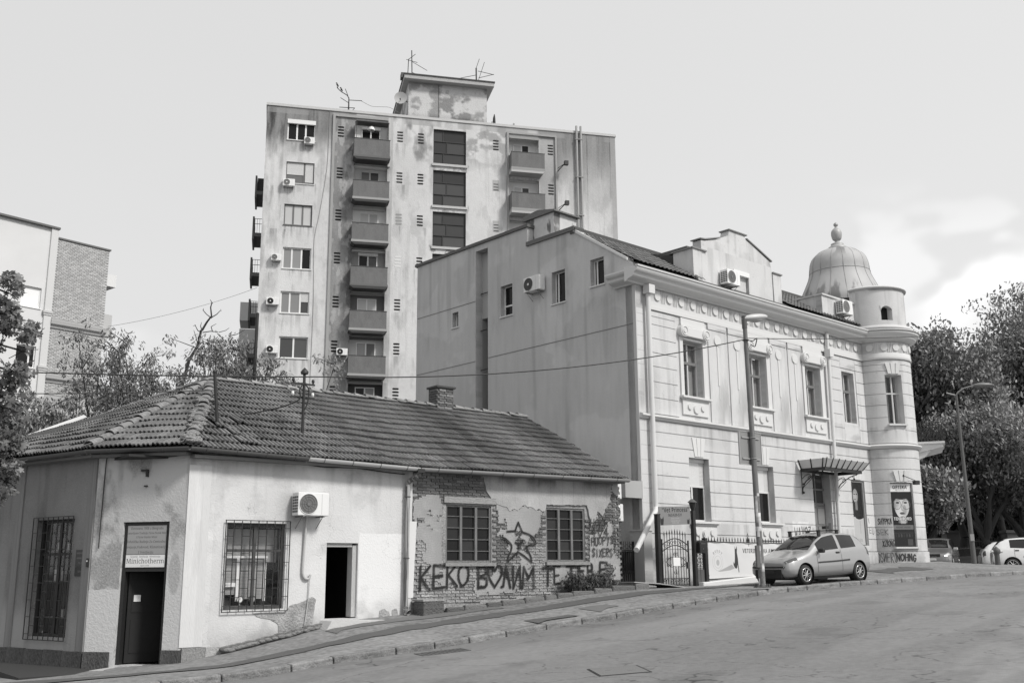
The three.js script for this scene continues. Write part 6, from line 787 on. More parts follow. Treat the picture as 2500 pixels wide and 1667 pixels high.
  WIN.forEach(([a, b, c, d], i) => { const s = specs[i], w = makeWindow(tower, undefined, a, b, c, d, { back: 0.10, fw: 0.07, ...s, bars: 0.05, sillMat: i === 2 ? M(0.14, 0.8) : MAT.offwhite }); if (s.box) part('shutter_box', bx(a - 0.02, d - 0.24, -0.1, c + 0.02, d + 0.03, 0.06), MAT.white, w); for (const [p, q, t] of s.shut || []) part('roller_shutter', slats(mix(a, c, p), mix(b, d, t), mix(a, c, q), d - 0.03, -0.11, 0.06), MAT.shutter, w); part('room', bx(a - 0.1, b - 0.1, -0.32, c + 0.1, d + 0.1, -0.305), MAT.room, w); });
  // pipes, wall cables
  for (const u of [20.36, 20.66]) { part('flue_pipe', bar(V(u, 8, 0.16), V(u, 29.3, 0.16), 0.075, 10), M(0.36, 0.7), tower); }
  for (const v of [28.3, 25.6, 22.9]) part('pipe_clamp', bx(20.26, v, 0.001, 20.76, v + 0.06, 0.245), M(0.25, 0.7), tower);
  part('wall_cable', path([[3.9, 28.8, 0.03], [3.85, 25, 0.03], [3.5, 22, 0.03], [3.2, 20, 0.03], [3.3, 16, 0.03], [3.25, 9, 0.03]], 0.014, 4), M(0.3, 0.8), tower);
  // rooftop box
  const pt = MT(wallTex(8, 28, 7, 4, 90, (u, v) => clamp(mix(0.56, 0.24, sst(0.42, 0.6, fbm(u * 1.4, v * 1.4, 6)) * (u > 10.9 && u < 13.1 ? 1 : 0.8)) - 0.16 * sst(29.4, 28.9, v) + 0.07 * (fbm(u * 12, v * 12, 3) - 0.5), 0.05, 0.7)), 0.95, { bumpMap: rough, bumpScale: 0.02 });
  const ph = part('penthouse', [bx(8.95, 28.7, -5.5, 10.93, 31.42, -0.02), bx(10.96, 28.7, -5.5, 14.2, 31.42, -0.02)].map(metreUV), pt, tower); part('joint', bx(10.931, 28.9, -5.4, 10.959, 31.4, -0.06), M(0.15, 0.9), ph); part('roof_slab', [bx(8.6, 31.42, -6.1, 14.6, 31.68, 0.5)], M(0.42, 0.9, { bumpMap: rough, bumpScale: 0.015 }), ph); part('roof_felt', bx(8.55, 31.68, -6.15, 14.65, 31.76, 0.55), M(0.07, 0.9), ph);
  part('ladder_stub', bx(20.3 - 4.2, 28.9, -0.5, 16.2, 29.35, -0.4), M(0.3, 0.8), tower);
  // balconies on the hidden flank, seen edge-on past the corner
  const flank = [[25.6, 24.2, -4, 0.62, 0], [22.75, 21.3, -4, 0.66, 1], [19.95, 18.6, -4, 0.68, 1], [17.15, 15.85, -4, 0.66, 1], [14.4, 13.2, -4, 0.64, 1], [18.2, 16.9, -9, 1.35, 2], [16.3, 14.6, -9, 1.33, 2], [14.2, 12.6, -9, 1.3, 2]];
  flank.forEach(([v1, v0, w, ou, k]) => { const b = part('balcony', k === 2 ? [bx(-ou, v0, w - 2.5, -0.001, v0 + 0.18, w), bx(-ou, v0 + 0.18, w - 2.5, -ou + 0.1, v1, w), bx(-ou + 0.101, v0 + 0.18, w - 0.1, -0.001, v1, w)] : [bx(-ou, v0 - 0.1, w - 2.5, -ou + 0.12, v1, w), bx(-ou + 0.121, v0 + 0.1, w - 2.5, -0.001, v0 + 0.34, w)], k === 2 ? M(0.55, 0.9) : M(0.12, 0.9), tower); if (k === 1) part('rail', [bar(V(-ou + 0.12, v1 - 0.15, w), V(0, v1 - 0.15, w), 0.018), bar(V(-ou + 0.12, v1 - 0.5, w), V(0, v1 - 0.5, w), 0.018), ...[0.15, 0.3, 0.45].map((x) => bar(V(-ou + x, v0 + 0.34, w), V(-ou + x, v1 - 0.16, w), 0.012))], MAT.iron, b); if (k === 0) part('plant_box', bx(-ou + 0.15, v0 + 0.35, w - 0.5, -0.05, v1 - 0.1, w - 0.2), MAT.dark, b); });
}
// outdoor units on the tower
[[2.68, 26.33, 0.66, 0.44, 'beneath the top-floor white window', -1, 0], [1.52, 23.42, 0.74, 0.46, 'under the half-shuttered window on the second row from the top', -1, 1], [0.96, 18.55, 0.62, 0.4, 'left of the fourth window from the top', -1, 0], [0.86, 15.75, 0.76, 0.44, 'left of the fifth window, the one with one shutter half down', -1, 2], [0.94, 12.76, 0.70, 0.46, 'left of the wide two-light window low on the tower', -1, 2], [5.1, 12.8, 0.68, 0.42, 'on the dark bay beside the low recessed balconies', -1, 2]].forEach(([u, v, w, h, lab, side, k]) => makeAC('white air conditioner ' + lab, FT.at(u, v, 0.0), FT.a, { w, h, d: 0.28, side: w === 0.66 ? -1 : side, fan: k === 2 ? MAT.dark : M(0.2, 0.7), hub: k ? MAT.pvc : M(0.25, 0.7), group: 'air conditioner units hung on the buildings' }));
// aerials, dishes and floodlights
{
  const yagi = (mast, list) => list.map(([y, a, L, tilt]) => bar(V(-Math.cos(a) * L * 0.4, mast * y - tilt, -Math.sin(a) * L * 0.4), V(Math.cos(a) * L * 0.6, mast * y + tilt, Math.sin(a) * L * 0.6), 0.028, 5));
  const t1 = thing('roof_antenna', 'tangled tv antenna with a bent rod and two perched birds on the tower parapet', 'antenna', FT.at(5.12, 28.8, -0.6), FT.a); part('mast', [taper(V(0, 0, 0), V(0, 1.35, 0), 0.07, 0.035), bar(V(0, 1.3, 0), V(-0.25, 1.95, 0), 0.022)], MAT.iron, t1); part('boom', [bar(V(-0.6, 0.62, 0), V(0.4, 0.66, 0), 0.025, 5), bar(V(-0.55, 1.25, 0.1), V(0, 0.98, 0), 0.022, 5), bar(V(0, 1.18, 0), V(0.85, 1.22, 0), 0.025, 5), bar(V(0.4, 0.66, 0), V(0.1, 0.3, 0), 0.02, 5)], MAT.iron, t1); part('bent_rod', path([[0, 1.28, 0], [-0.12, 1.5, 0], [-0.5, 1.72, 0], [-0.75, 1.95, 0], [-0.78, 2.05, 0]], 0.03, 5), MAT.iron, t1); part('cable', path([[0.8, 1.2, 0], [1.5, 0.8, 0.2], [2.6, 0.75, 0.4], [3.4, 0.35, 0.4]], 0.014, 4), M(0.2, 0.8), t1);
  const birdG = () => mg([new THREE.SphereGeometry(0.08, 10, 8).scale(0.8, 1.25, 0.8).rotateZ(0.35), new THREE.SphereGeometry(0.045, 8, 6).translate(-0.05, 0.12, 0), new THREE.ConeGeometry(0.015, 0.05, 6).rotateZ(Math.PI / 2).translate(-0.11, 0.12, 0), new THREE.BoxGeometry(0.03, 0.14, 0.05).rotateZ(-0.4).translate(0.06, -0.12, 0)]);
  const b1 = thing('bird', 'small dark bird on the tip of the bent antenna rod', 'bird', FT.at(4.35, 30.98, -0.6), FT.a); part('body', birdG(), MAT.black, b1); const b2 = thing('bird', 'small dark bird halfway along the bent antenna rod', 'bird', FT.at(4.62, 30.68, -0.6), FT.a); part('body', birdG(), MAT.black, b2);
  const t2 = thing('roof_antenna', 'cluster of thin antenna masts on the near corner of the rooftop box', 'antenna', FT.at(9.2, 31.74, -0.3), FT.a); part('mast', [bar(V(0, 0, 0), V(-0.05, 2.1, 0), 0.035), bar(V(-0.3, 0, 0), V(-0.25, 1.45, 0), 0.028), bar(V(-0.25, 1.42, 0), V(0.2, 1.85, 0), 0.02)], MAT.iron, t2); part('boom', [bar(V(-0.05, 1.3, 0), V(1.0, 0.75, 0), 0.018, 5), bar(V(0, 0.5, 0), V(1.15, 0.15, 0), 0.018, 5), bar(V(-0.4, 1.4, 0), V(0.3, 1.1, 0.3), 0.018, 5)], MAT.iron, t2); part('chimney_block', bx(-0.75, 0.0, -0.3, 0.2, 0.35, 0.2), MAT.slate, t2);
  const t3 = thing('roof_antenna', 'spread of crossed antenna rods on the far corner of the rooftop box', 'antenna', FT.at(13.55, 31.74, -0.3), FT.a); part('mast', [bar(V(0, 0, 0), V(-0.02, 1.3, 0), 0.05), bar(V(-0.02, 1.3, 0), V(0.2, 2.0, 0), 0.02), bar(V(0.1, 0.3, 0), V(0.55, 1.8, 0), 0.018)], MAT.iron, t3); part('boom', [bar(V(-1.1, 0.45, 0), V(0.0, 0.8, 0), 0.02, 5), bar(V(0.1, 1.1, 0), V(1.2, 0.95, 0), 0.02, 5), bar(V(0.15, 0.6, 0), V(1.2, 0.98, 0), 0.02, 5), bar(V(-0.5, 0.4, 0), V(0.1, 0, 0), 0.018, 5), bar(V(0.1, 0.35, 0), V(1.2, -0.02, 0), 0.018, 5)], MAT.iron, t3); part('chimney_block', bx(-0.1, 0, -0.3, 0.6, 0.2, 0.2), MAT.slate, t3);
  const dish = (r) => lathe([[0, 0], [r * 0.5, r * 0.07], [r, r * 0.25], [r, r * 0.29], [r * 0.5, r * 0.11], [0, 0.03]], 24).rotateX(Math.PI / 2);
  const d1 = thing('satellite_dish', 'pale round satellite dish fixed to the side of the rooftop box', 'satellite dish', FT.at(8.45, 30.2, -0.1), FT.a - 0.2); part('reflector', dish(0.42), M(0.42, 0.6), d1); part('feed_arm', [bar(V(0, -0.1, 0), V(0, -0.25, 0.4), 0.02), bx(-0.04, -0.27, 0.38, 0.04, -0.19, 0.46)], MAT.slate, d1); part('bracket', bar(V(0, 0, 0), V(0.5, -0.15, -0.3), 0.03), MAT.slate, d1);
  const d2 = thing('satellite_dish', 'dark satellite dish seen from the side right of the rooftop box', 'satellite dish', FT.at(14.75, 29.45, -0.7), FT.a + 1.25); part('reflector', dish(0.5), MAT.dark, d2); part('stand', [bar(V(0, -0.6, -0.05), V(0, 0, -0.05), 0.03), bar(V(0, -0.2, 0), V(0, -0.35, 1.2), 0.02)], MAT.slate, d2);
  for (const [v, lab] of [[26.1, 'black floodlight on a bracket high on the tower, upper of two'], [23.3, 'black floodlight on a bracket on the tower, lower of two']]) { const f = thing('floodlight', lab, 'floodlight', FT.at(19.05, v, 0), FT.a); part('arm', [bar(V(0, -0.1, 0.02), V(0.3, 0.2, 0.7), 0.03), bar(V(0, 0.1, 0.02), V(0.3, 0.2, 0.7), 0.02)], MAT.iron, f); part('head', bx(0.26, 0.1, 0.55, 0.52, 0.38, 0.8), MAT.iron, f); }
  const pl = thing('standing_pole', 'thin black pipe rising in front of the tower corner behind the house', 'pole', [-9.25, 4.2, -36]); part('shaft', bar(V(0, -3, 0), V(0.02, 4.95, 0), 0.06, 8), MAT.iron, pl);
}
// ================================================================ brick and plaster block at the far left
{
  const bb = thing('brick_apartment_block', 'pale brick and plaster apartment block beyond the trees, with a moulded cornice', 'building', FL.pos, FL.a), R = rng(23);
  const bt = wallTex(0, 6, 3.6, 13, 80, (u, v) => 0.42 + 0.12 * (fbm(u * 3, v * 3, 3) - 0.5)), bmat = MT(bt, 0.95), plast = MT(wallTex(-8, 6, 8, 14, 40, (u, v) => 0.62 + 0.06 * (fbm(u * 0.7, v * 0.7, 4) - 0.5)), 0.92);
  part('wall', bx(0.25, -2, -10, 3.38, 18.45, -0.03), bmat, bb).userData.label = 'brick part of the wall'; const brickWall = bb.children[0];
  part('wall', ext(rect(-12, -2, -0.151, 18.95), -0.4, 0, [rect(-1.46, 14.24, -0.36, 15.4), rect(-1.43, 10.9, -0.36, 12.1)]), plast, bb).userData.label = 'smooth plastered wall'; part('wall', bx(-12, -2, -10, -0.151, 18.95, -0.5), M(0.2, 0.9), bb);
  part('pilaster', bx(-0.15, -2, -0.2, 0.249, 18.95, 0.12), M(0.58, 0.85), bb); for (const v of [14.05, 10.95]) part('capital', [bx(-0.24, v, -0.2, 0.3, v + 0.12, 0.2), bx(-0.2, v - 0.12, -0.2, 0.27, v - 0.001, 0.16)], M(0.5, 0.85), bb);
  part('coping', [bx(-12, 18.95, -0.5, 0.3, 19.06, 0.2)], M(0.12, 0.7), bb); part('coping', bx(0.25, 18.45, -10, 3.46, 18.54, 0.06), M(0.14, 0.7), bb); part('chimney', bx(-4.2, 19.0, -1.5, -2.85, 19.5, -0.6), M(0.4, 0.9), bb);
  for (const v of [13.52, 10.45]) part('cornice', profile([[-0.03, v - 0.22], [0.05, v - 0.22], [0.08, v - 0.08], [0.2, v - 0.02], [0.24, v + 0.2], [-0.03, v + 0.28]], 0.25, 3.5), M(0.42, 0.9), bb);
  makeWindow(bb, undefined, -1.46, 14.24, -0.36, 15.4, { back: 0.1, cols: [], frame: MAT.pvc, pane: M(0.8, 0.2), sill: true }); makeWindow(bb, undefined, -1.43, 10.9, -0.36, 12.1, { back: 0.1, cols: [0.7], frame: MAT.pvc, pane: MAT.paneDark });
  for (const v of [16.35, 13.0]) { part('side_balcony', v > 14 ? [bx(3.381, v, -3, 3.95, v + 0.12, -0.04), bx(3.87, v + 0.12, -3, 3.95, v + 0.72, -0.04), bx(3.381, v + 0.12, -0.12, 3.869, v + 0.72, -0.04)] : [bx(3.381, v + 0.63, -3, 3.88, v + 1.66, -0.04), bx(3.381, v + 0.36, -3.1, 3.94, v + 0.629, -0.02), bx(3.381, v + 0.15, -2.9, 3.72, v + 0.359, -0.1), bx(3.381, v - 0.05, -2.9, 3.56, v + 0.149, -0.1)], v > 14 ? M(0.66, 0.8) : M(0.46, 0.9), bb); }
  const bg = brickGeo, list = []; const tn = [0.42, 0.45, 0.48, 0.52, 0.56]; for (let r = 0; r < 112; r++) { const v = 9.6 + r * 0.0795; if (v > 18.42 || Math.abs(v - 13.52) < 0.3 || Math.abs(v - 10.45) < 0.28) continue; for (let k = 0; k < 12; k++) { const u = 0.38 + k * 0.262 + (r % 2) * 0.131; if (u > 3.3) continue; list.push({ m: new THREE.Matrix4().makeTranslation(u, v, -0.036 + 0.006 * R()), c: tn[Math.floor(R() * 5)], v }); } }
  list.sort((a, b) => Math.abs(a.v - 12.6) - Math.abs(b.v - 12.6)); const bms = tn.map((g) => M(g, 0.95)); list.slice(0, 150).forEach((b) => part('brick', bg, bms[tn.indexOf(b.c)], brickWall, b.m)); scatter('bricks', bg, M(1, 0.95), list.slice(150), brickWall, 'stuff');
}
// ================================================================ fence, gate and what hangs on them
const fw = (u, v, w = 1.3) => FW.at(u, v, w);
{
  const R = rng(12), spearG = (h) => mg([bar(V(0, 0, 0), V(0, h, 0), 0.011, 6), new THREE.ConeGeometry(0.022, 0.11, 6).translate(0, h + 0.05, 0), new THREE.SphereGeometry(0.02, 8, 6).translate(0, h - 0.02, 0), bar(V(-0.022, h - 0.06, 0), V(0.022, h - 0.06, 0), 0.007, 5)]);
  const scroll = (s = 1) => mg([path([[0, 0, 0], [0.05, 0.06, 0], [0.1, 0.03, 0], [0.09, -0.02, 0], [0.06, 0.0, 0]], 0.008, 5, 24), path([[0, 0, 0], [-0.05, 0.06, 0], [-0.1, 0.03, 0], [-0.09, -0.02, 0], [-0.06, 0.0, 0]], 0.008, 5, 24), bar(V(0, -0.08, 0), V(0, 0.04, 0), 0.008)]).scale(s, s, s);
  const wl = thing('low_wall', 'low white rendered wall carrying the iron fence', 'wall', fw(0, 0, 1.2), FW.a); part('base', metreUV(ext([[0.95, -1.2], [8.6, -1.2], [8.6, 0.02], [4.14, -0.24], [1.1, -0.42], [0.95, -0.42]], 0, 0.34, [], 0.02)), M(0.62, 0.9, { bumpMap: stucco, bumpScale: 0.01 }), wl);
  const fe = thing('iron_fence', 'black iron fence with spear heads behind the banner', 'fence', fw(0, 0), FW.a);
  part('rail', bx(1.46, 0.80, -0.015, 8.3, 0.84, 0.015), MAT.iron, fe); part('rail', ext([[1.46, -0.36], [8.3, -0.06], [8.3, -0.02], [1.46, -0.32]], -0.012, 0.012), MAT.iron, fe); part('rail', ext([[1.46, -0.24], [8.3, 0.06], [8.3, 0.1], [1.46, -0.2]], -0.012, 0.012), MAT.iron, fe);
  const sg = spearG(1.24); for (let k = 0; k < 42; k++) { const u = 1.6 + k * 0.156; part('picket', sg, MAT.iron, fe, new THREE.Matrix4().makeTranslation(u, -0.34 + k * 0.0069 + 0, 0).multiply(new THREE.Matrix4().makeScale(1, (0.9 + 0.34 - k * 0.0069) / 1.24, 1))); }
  for (const u of [3.71, 6.17]) part('finial', [bar(V(u, 0.7, 0), V(u, 0.98, 0), 0.03, 6), path([[u, 0.98, 0], [u + 0.035, 1.04, 0], [u, 1.1, 0]], 0.008, 5), path([[u, 0.98, 0], [u - 0.035, 1.04, 0], [u, 1.1, 0]], 0.008, 5), new THREE.ConeGeometry(0.015, 0.08, 6).translate(u, 1.13, 0)], MAT.iron, fe);
  const side = part('side_panel', [bx(0.93, 0.80, -0.012, 1.33, 0.83, 0.012), bx(0.93, 0.5, -0.012, 1.33, 0.53, 0.012), bx(0.93, -0.02, -0.012, 1.33, 0.01, 0.012), bar(V(1.13, -0.45, 0), V(1.13, 0.95, 0), 0.011), new THREE.ConeGeometry(0.022, 0.11, 6).translate(1.13, 1.0, 0)], MAT.iron, fe); part('scrollwork', [scroll(1.3).translate(1.13, 0.4, 0), scroll(1.3).rotateZ(Math.PI).translate(1.13, 0.12, 0), path([[1.0, 0.25, 0], [1.07, 0.34, 0], [1.13, 0.25, 0], [1.19, 0.34, 0], [1.26, 0.25, 0], [1.19, 0.16, 0], [1.13, 0.25, 0], [1.07, 0.16, 0], [1.0, 0.25, 0]], 0.008, 5, 40)], MAT.iron, side); part('kick_plate', bx(0.95, -0.46, -0.01, 1.32, -0.03, 0.0), MAT.slate, side);
  const post = part('post', [bx(1.33, -0.45, -0.065, 1.46, 0.94, 0.065), path([[1.395, 0.94, 0], [1.435, 1.0, 0], [1.395, 1.07, 0]], 0.009, 5), path([[1.395, 0.94, 0], [1.355, 1.0, 0], [1.395, 1.07, 0]], 0.009, 5), new THREE.ConeGeometry(0.018, 0.08, 6).translate(1.395, 1.11, 0)], MAT.iron, fe);
  // gate
  const ga = thing('garden_gate', 'arched black wrought iron garden gate with scrollwork and a white notice', 'gate', fw(0, 0), FW.a);
  const arch = (y) => { const p = []; for (let k = 0; k <= 12; k++) { const t = k / 12; p.push([mix(-0.70, 0.56, t), y + 0.2 * Math.sin(Math.PI * t), 0]); } return path(p, 0.017, 6, 30); };
  part('frame', [bar(V(-0.70, -0.52, 0), V(-0.70, 0.88, 0), 0.028, 8), bar(V(0.56, -0.52, 0), V(0.56, 0.85, 0), 0.028, 8), arch(0.70), arch(0.50), bx(-0.70, -0.50, -0.012, 0.56, -0.47, 0.012), bx(-0.70, -0.30, -0.01, 0.56, -0.28, 0.01)], MAT.iron, ga);
  for (let k = 1; k < 10; k++) { const t = k / 10, u = mix(-0.70, 0.56, t), top = 0.98 + 0.12 * Math.sin(Math.PI * t), h = top + 0.5; part('picket', spearG(h), MAT.iron, ga, new THREE.Matrix4().makeTranslation(u, -0.5, 0)); }
  const sc = scroll(1.1), sc2 = scroll(1.0); for (let k = 0; k < 4; k++) part('scrollwork', sc, MAT.iron, ga, new THREE.Matrix4().makeTranslation(-0.55 + k * 0.32, -0.36, 0.012)); for (let k = 0; k < 7; k++) part('scrollwork', new THREE.TorusGeometry(0.05, 0.009, 5, 14), MAT.iron, ga, new THREE.Matrix4().makeTranslation(-0.55 + k * 0.16, 0.6 + 0.2 * Math.sin(Math.PI * (0.12 + k * 0.126)), 0));
  for (const [x, y, r] of [[-0.4, 0.28, 0], [-0.4, 0.12, Math.PI], [-0.07, 0.42, 0], [-0.07, -0.1, Math.PI], [0.28, 0.28, 0], [0.28, 0.12, Math.PI]]) part('scrollwork', sc2, MAT.iron, ga, new THREE.Matrix4().makeTranslation(x, y, 0.014).multiply(new THREE.Matrix4().makeRotationZ(r))); part('scrollwork', [path([[-0.55, 0.2, 0.014], [-0.3, 0.34, 0.014], [-0.07, 0.3, 0.014], [0.18, 0.34, 0.014], [0.42, 0.2, 0.014]], 0.009, 5, 30), path([[-0.55, 0.2, 0.014], [-0.3, 0.05, 0.014], [-0.07, 0.1, 0.014], [0.18, 0.05, 0.014], [0.42, 0.2, 0.014]], 0.009, 5, 30)], MAT.iron, ga);
  part('notice', bx(-0.22, 0.08, 0.025, 0.11, 0.33, 0.032), MAT.white, ga); part('lock', bx(0.48, 0.0, -0.03, 0.57, 0.2, 0.04), MAT.slate, ga);
  const pL = thing('gate_post', 'plain square black post at the hinge side of the garden gate', 'post', fw(-0.87, 0), FW.a); part('shaft', bx(-0.065, -0.55, -0.065, 0.065, 1.6, 0.065), MAT.iron, pL); part('cap', bx(-0.075, 1.6, -0.075, 0.075, 1.625, 0.075), MAT.iron, pL);
  const pR = thing('lamp_post', 'black gate post topped by a small lantern with scrolls', 'lamp post', fw(0.86, 0), FW.a); part('shaft', bx(-0.06, -0.55, -0.06, 0.06, 1.78, 0.06), MAT.iron, pR); part('scroll', [path([[0.06, 1.3, 0], [0.13, 1.4, 0], [0.07, 1.5, 0], [0.13, 1.62, 0], [0.06, 1.7, 0]], 0.009, 5, 30), path([[-0.06, 1.3, 0], [-0.13, 1.4, 0], [-0.07, 1.5, 0], [-0.13, 1.62, 0], [-0.06, 1.7, 0]], 0.009, 5, 30)], MAT.iron, pR);
  part('lantern', [lathe([[0.05, 1.78], [0.06, 1.82], [0.075, 1.84], [0.12, 2.03], [0.11, 2.04]], 6)], MAT.black, pR); part('lantern_roof', lathe([[0.155, 2.03], [0.15, 2.05], [0.06, 2.12], [0.02, 2.14], [0.0, 2.15]], 6), MAT.slate, pR);
  const mb = thing('mailbox', 'black round-topped letter box fixed beside the gate post', 'mailbox', fw(1.06, 0.47, 1.36), FW.a); { const pts = [[-0.16, 0], [0.16, 0], [0.16, 0.3]]; for (let k = 1; k < 8; k++) { const a = k * Math.PI / 8; pts.push([0.16 * Math.cos(a), 0.3 + 0.1 * Math.sin(a)]); } pts.push([-0.16, 0.3]); part('box', ext(pts, 0, 0.14, [], 0.012), MAT.black, mb); part('slot', bx(-0.11, 0.28, 0.141, 0.11, 0.3, 0.148), MAT.slate, mb); part('lock', new THREE.CylinderGeometry(0.012, 0.012, 0.012, 10).rotateX(Math.PI / 2).translate(0, 0.13, 0.145), MAT.steel, mb); }
  const dogFig = (c, x, y, s, g, flip = 1) => { c.save(); c.translate(x, y); c.scale(s * flip, s); c.fillStyle = gl(g); c.beginPath(); [[-3, -38], [-1, -30], [2, -30], [6, -39], [7, -28], [6, -20], [8, -6], [9, 14], [12, 36], [9, 37], [5, 14], [3, 24], [-2, 26], [-8, 24], [-14, 16], [-15, 6], [-11, 12], [-8, 8], [-6, -6], [-4, -20]].forEach(([a, b], i) => i ? c.lineTo(a, b) : c.moveTo(a, b)); c.fill(); c.restore(); };
  const sg1 = thing('clinic_sign', 'grey veterinary sign board with dog heads hung over the garden gate', 'sign', fw(-0.01, 1.32), FW.a); sg1.rotation.order = 'YXZ'; sg1.rotation.z = 0.05;
  const t1 = canvasTex(768, 288, (c, w, h) => { c.fillStyle = gl(122); c.fillRect(0, 0, w, h); c.textAlign = 'center'; c.fillStyle = gl(22); c.font = 'bold 100px sans-serif'; c.fillText('"Vet Princess"', w * 0.53, 88); c.font = 'bold 60px sans-serif'; c.fillStyle = gl(40); c.fillText('063/639-531', w * 0.5, 156); c.fillStyle = gl(165); c.font = '34px sans-serif'; c.fillText('Radno vreme:', w * 0.5, 200); c.fillText('Svakog dana od', w * 0.5, 236); c.fillText('9.00-21.00h', w * 0.5, 272); c.fillStyle = gl(35); for (const [x, y, s] of [[60, 200, 1], [w - 60, 230, 0.75]]) { c.beginPath(); [[-40, 90], [-46, 30], [-40, -40], [-22, -10], [4, -12], [34, -50], [38, 10], [30, 50], [20, 90]].forEach(([a, b], i) => i ? c.lineTo(x + a * s, y + b * s) : c.moveTo(x + a * s, y + b * s)); c.fill(); } });
  part('board', bx(-0.76, 0, -0.01, 0.76, 0.56, 0.01), MAT.midgrey, sg1); part('print', new THREE.PlaneGeometry(1.5, 0.55).translate(0, 0.28, 0.013), MT(t1, 0.6), sg1);
  const bn = thing('banner', 'long white clinic banner with a standing dog print tied along the iron fence', 'banner', fw(0, 0, 1.34), FW.a);
  const t2 = canvasTex(2048, 360, (c, w, h) => { c.fillStyle = gl(205); c.fillRect(0, 0, w, h); const X = (u) => (u - 1.5) / 6.4 * w, Y = (v) => (0.8 - v) / 1.12 * h; c.fillStyle = gl(55); c.font = 'bold 63px sans-serif'; c.fillText('VETERINARSKA AMBULANTA', X(3.32), Y(0.49)); c.font = 'bold 40px sans-serif'; c.fillText('PET CC', X(4.35), Y(0.25)); dogFig(c, X(2.95), Y(0.28), 3.6, 52); c.fillStyle = gl(160); c.beginPath(); c.moveTo(X(1.95), Y(-0.1)); c.lineTo(X(2.3), Y(0.0)); c.lineTo(X(2.7), Y(0.12)); c.lineTo(X(2.85), Y(0.0)); c.lineTo(X(2.6), Y(-0.06)); c.lineTo(X(2.1), Y(-0.1)); c.fill(); c.strokeStyle = gl(165); c.lineWidth = 3; for (const r of [0.19, 0.27]) { c.beginPath(); c.ellipse(X(1.97), Y(0.2), r / 6.4 * w, r / 1.12 * h, 0, 0, Math.PI * 2); c.stroke(); } c.fillStyle = gl(140); c.font = 'bold 38px sans-serif'; [...'BUDDY'].forEach((ch, i) => { const a = (i - 2) * 0.33; c.save(); c.translate(X(1.97 + 0.3 * Math.sin(a)), Y(0.2 + 0.3 * Math.cos(a))); c.rotate(a); c.textAlign = 'center'; c.fillText(ch, 0, 0); c.restore(); }); c.fillStyle = gl(170); c.beginPath(); c.ellipse(X(1.97), Y(0.18), 26, 30, 0, 0, 7); c.fill(); });
  const G = new THREE.PlaneGeometry(6.4, 1.12, 90, 16).translate(4.7, 0.24, 0), gp = G.attributes.position; for (let i = 0; i < gp.count; i++) { const x = gp.getX(i), y = gp.getY(i); gp.setZ(i, 0.03 * (fbm(x * 1.6, y * 2.4 + x * 0.6, 3) - 0.4) + 0.012 * Math.sin(x * 7 + y * 5) * sst(0.2, 0.8, Math.abs(y))); if (y < -0.2) gp.setY(i, y + 0.03 * (x - 1.5) * 0.9); } G.computeVertexNormals(); part('sheet', G, MT(t2, 0.6), bn); part('tie', [0, 1, 2, 3, 4].map((k) => bar(V(1.52 + k * 1.5, 0.78, 0.01), V(1.5 + k * 1.5, 0.83, -0.04), 0.008)), MAT.white, bn); part('hem', bx(1.5, 0.79, -0.004, 7.9, 0.804, 0.012), M(0.45, 0.7), bn);
  // alley gate, its pier and lintel box, units along the alley
  const ag = thing('alley_gate', 'narrow dark iron gate closing the passage beside the brick house', 'gate', fw(-0.6, 0, -0.2), FW.a); part('frame', [bx(-0.32, -0.42, -0.02, -0.28, 0.85, 0.02), bx(0.28, -0.42, -0.02, 0.32, 0.85, 0.02), bx(-0.279, -0.42, -0.02, 0.279, -0.38, 0.02), bx(-0.279, 0.55, -0.02, 0.279, 0.59, 0.02), bx(-0.279, -0.1, -0.02, 0.279, -0.07, 0.02)], MAT.iron, ag); for (let k = 0; k < 6; k++) part('picket', bar(V(-0.24 + k * 0.096, -0.4, 0), V(-0.24 + k * 0.096, 0.85, 0), 0.012), MAT.iron, ag); part('scrollwork', [-0.18, 0, 0.18].map((x) => new THREE.TorusGeometry(0.06, 0.01, 5, 14).translate(x, 0.7, 0)), MAT.iron, ag); part('sheet', bx(-0.27, -0.38, -0.03, 0.27, 0.54, -0.022), MAT.dark, ag);
  const pi = thing('gate_pier', 'pale rendered pier between the alley gate and the villa corner', 'pier', fw(-0.04, 0, -0.1), FW.a); part('shaft', metreUV(bx(-0.2, -0.8, -0.3, 0.2, 1.17, 0.3)), M(0.46, 0.9, { bumpMap: stucco, bumpScale: 0.006 }), pi); part('cap', bx(-0.23, 1.17, -0.33, 0.23, 1.22, 0.33), M(0.5, 0.9), pi);
  const lb = thing('porch_box', 'grey boxed canopy projecting from the gable wall over the alley', 'canopy', fw(-0.36, 2.2, -0.35), FW.a); part('box', metreUV(bx(-0.45, 0, -0.6, 0.36, 0.54, 0.35)), M(0.38, 0.9), lb); part('fascia', bx(0.361, -0.02, -0.6, 0.39, 0.56, 0.36), M(0.6, 0.7), lb);
  const al = thing('alley_wall', 'dark rear wall closing the narrow alley', 'wall', fw(-1.3, 0, -3), FW.a); part('wall', metreUV(bx(-1.6, -1, -0.2, 1.3, 3.4, 0)), M(0.1, 0.9), al);
  makeAC('upper of two air conditioners seen edge-on at the brick house corner in the alley', fw(-1.75, 2.1, 0.15), FW.a, { w: 0.5, h: 0.45, d: 0.25 }); makeAC('lower of two air conditioners seen edge-on at the brick house corner in the alley', fw(-1.72, 1.42, 0.15), FW.a, { w: 0.55, h: 0.52, d: 0.25 });
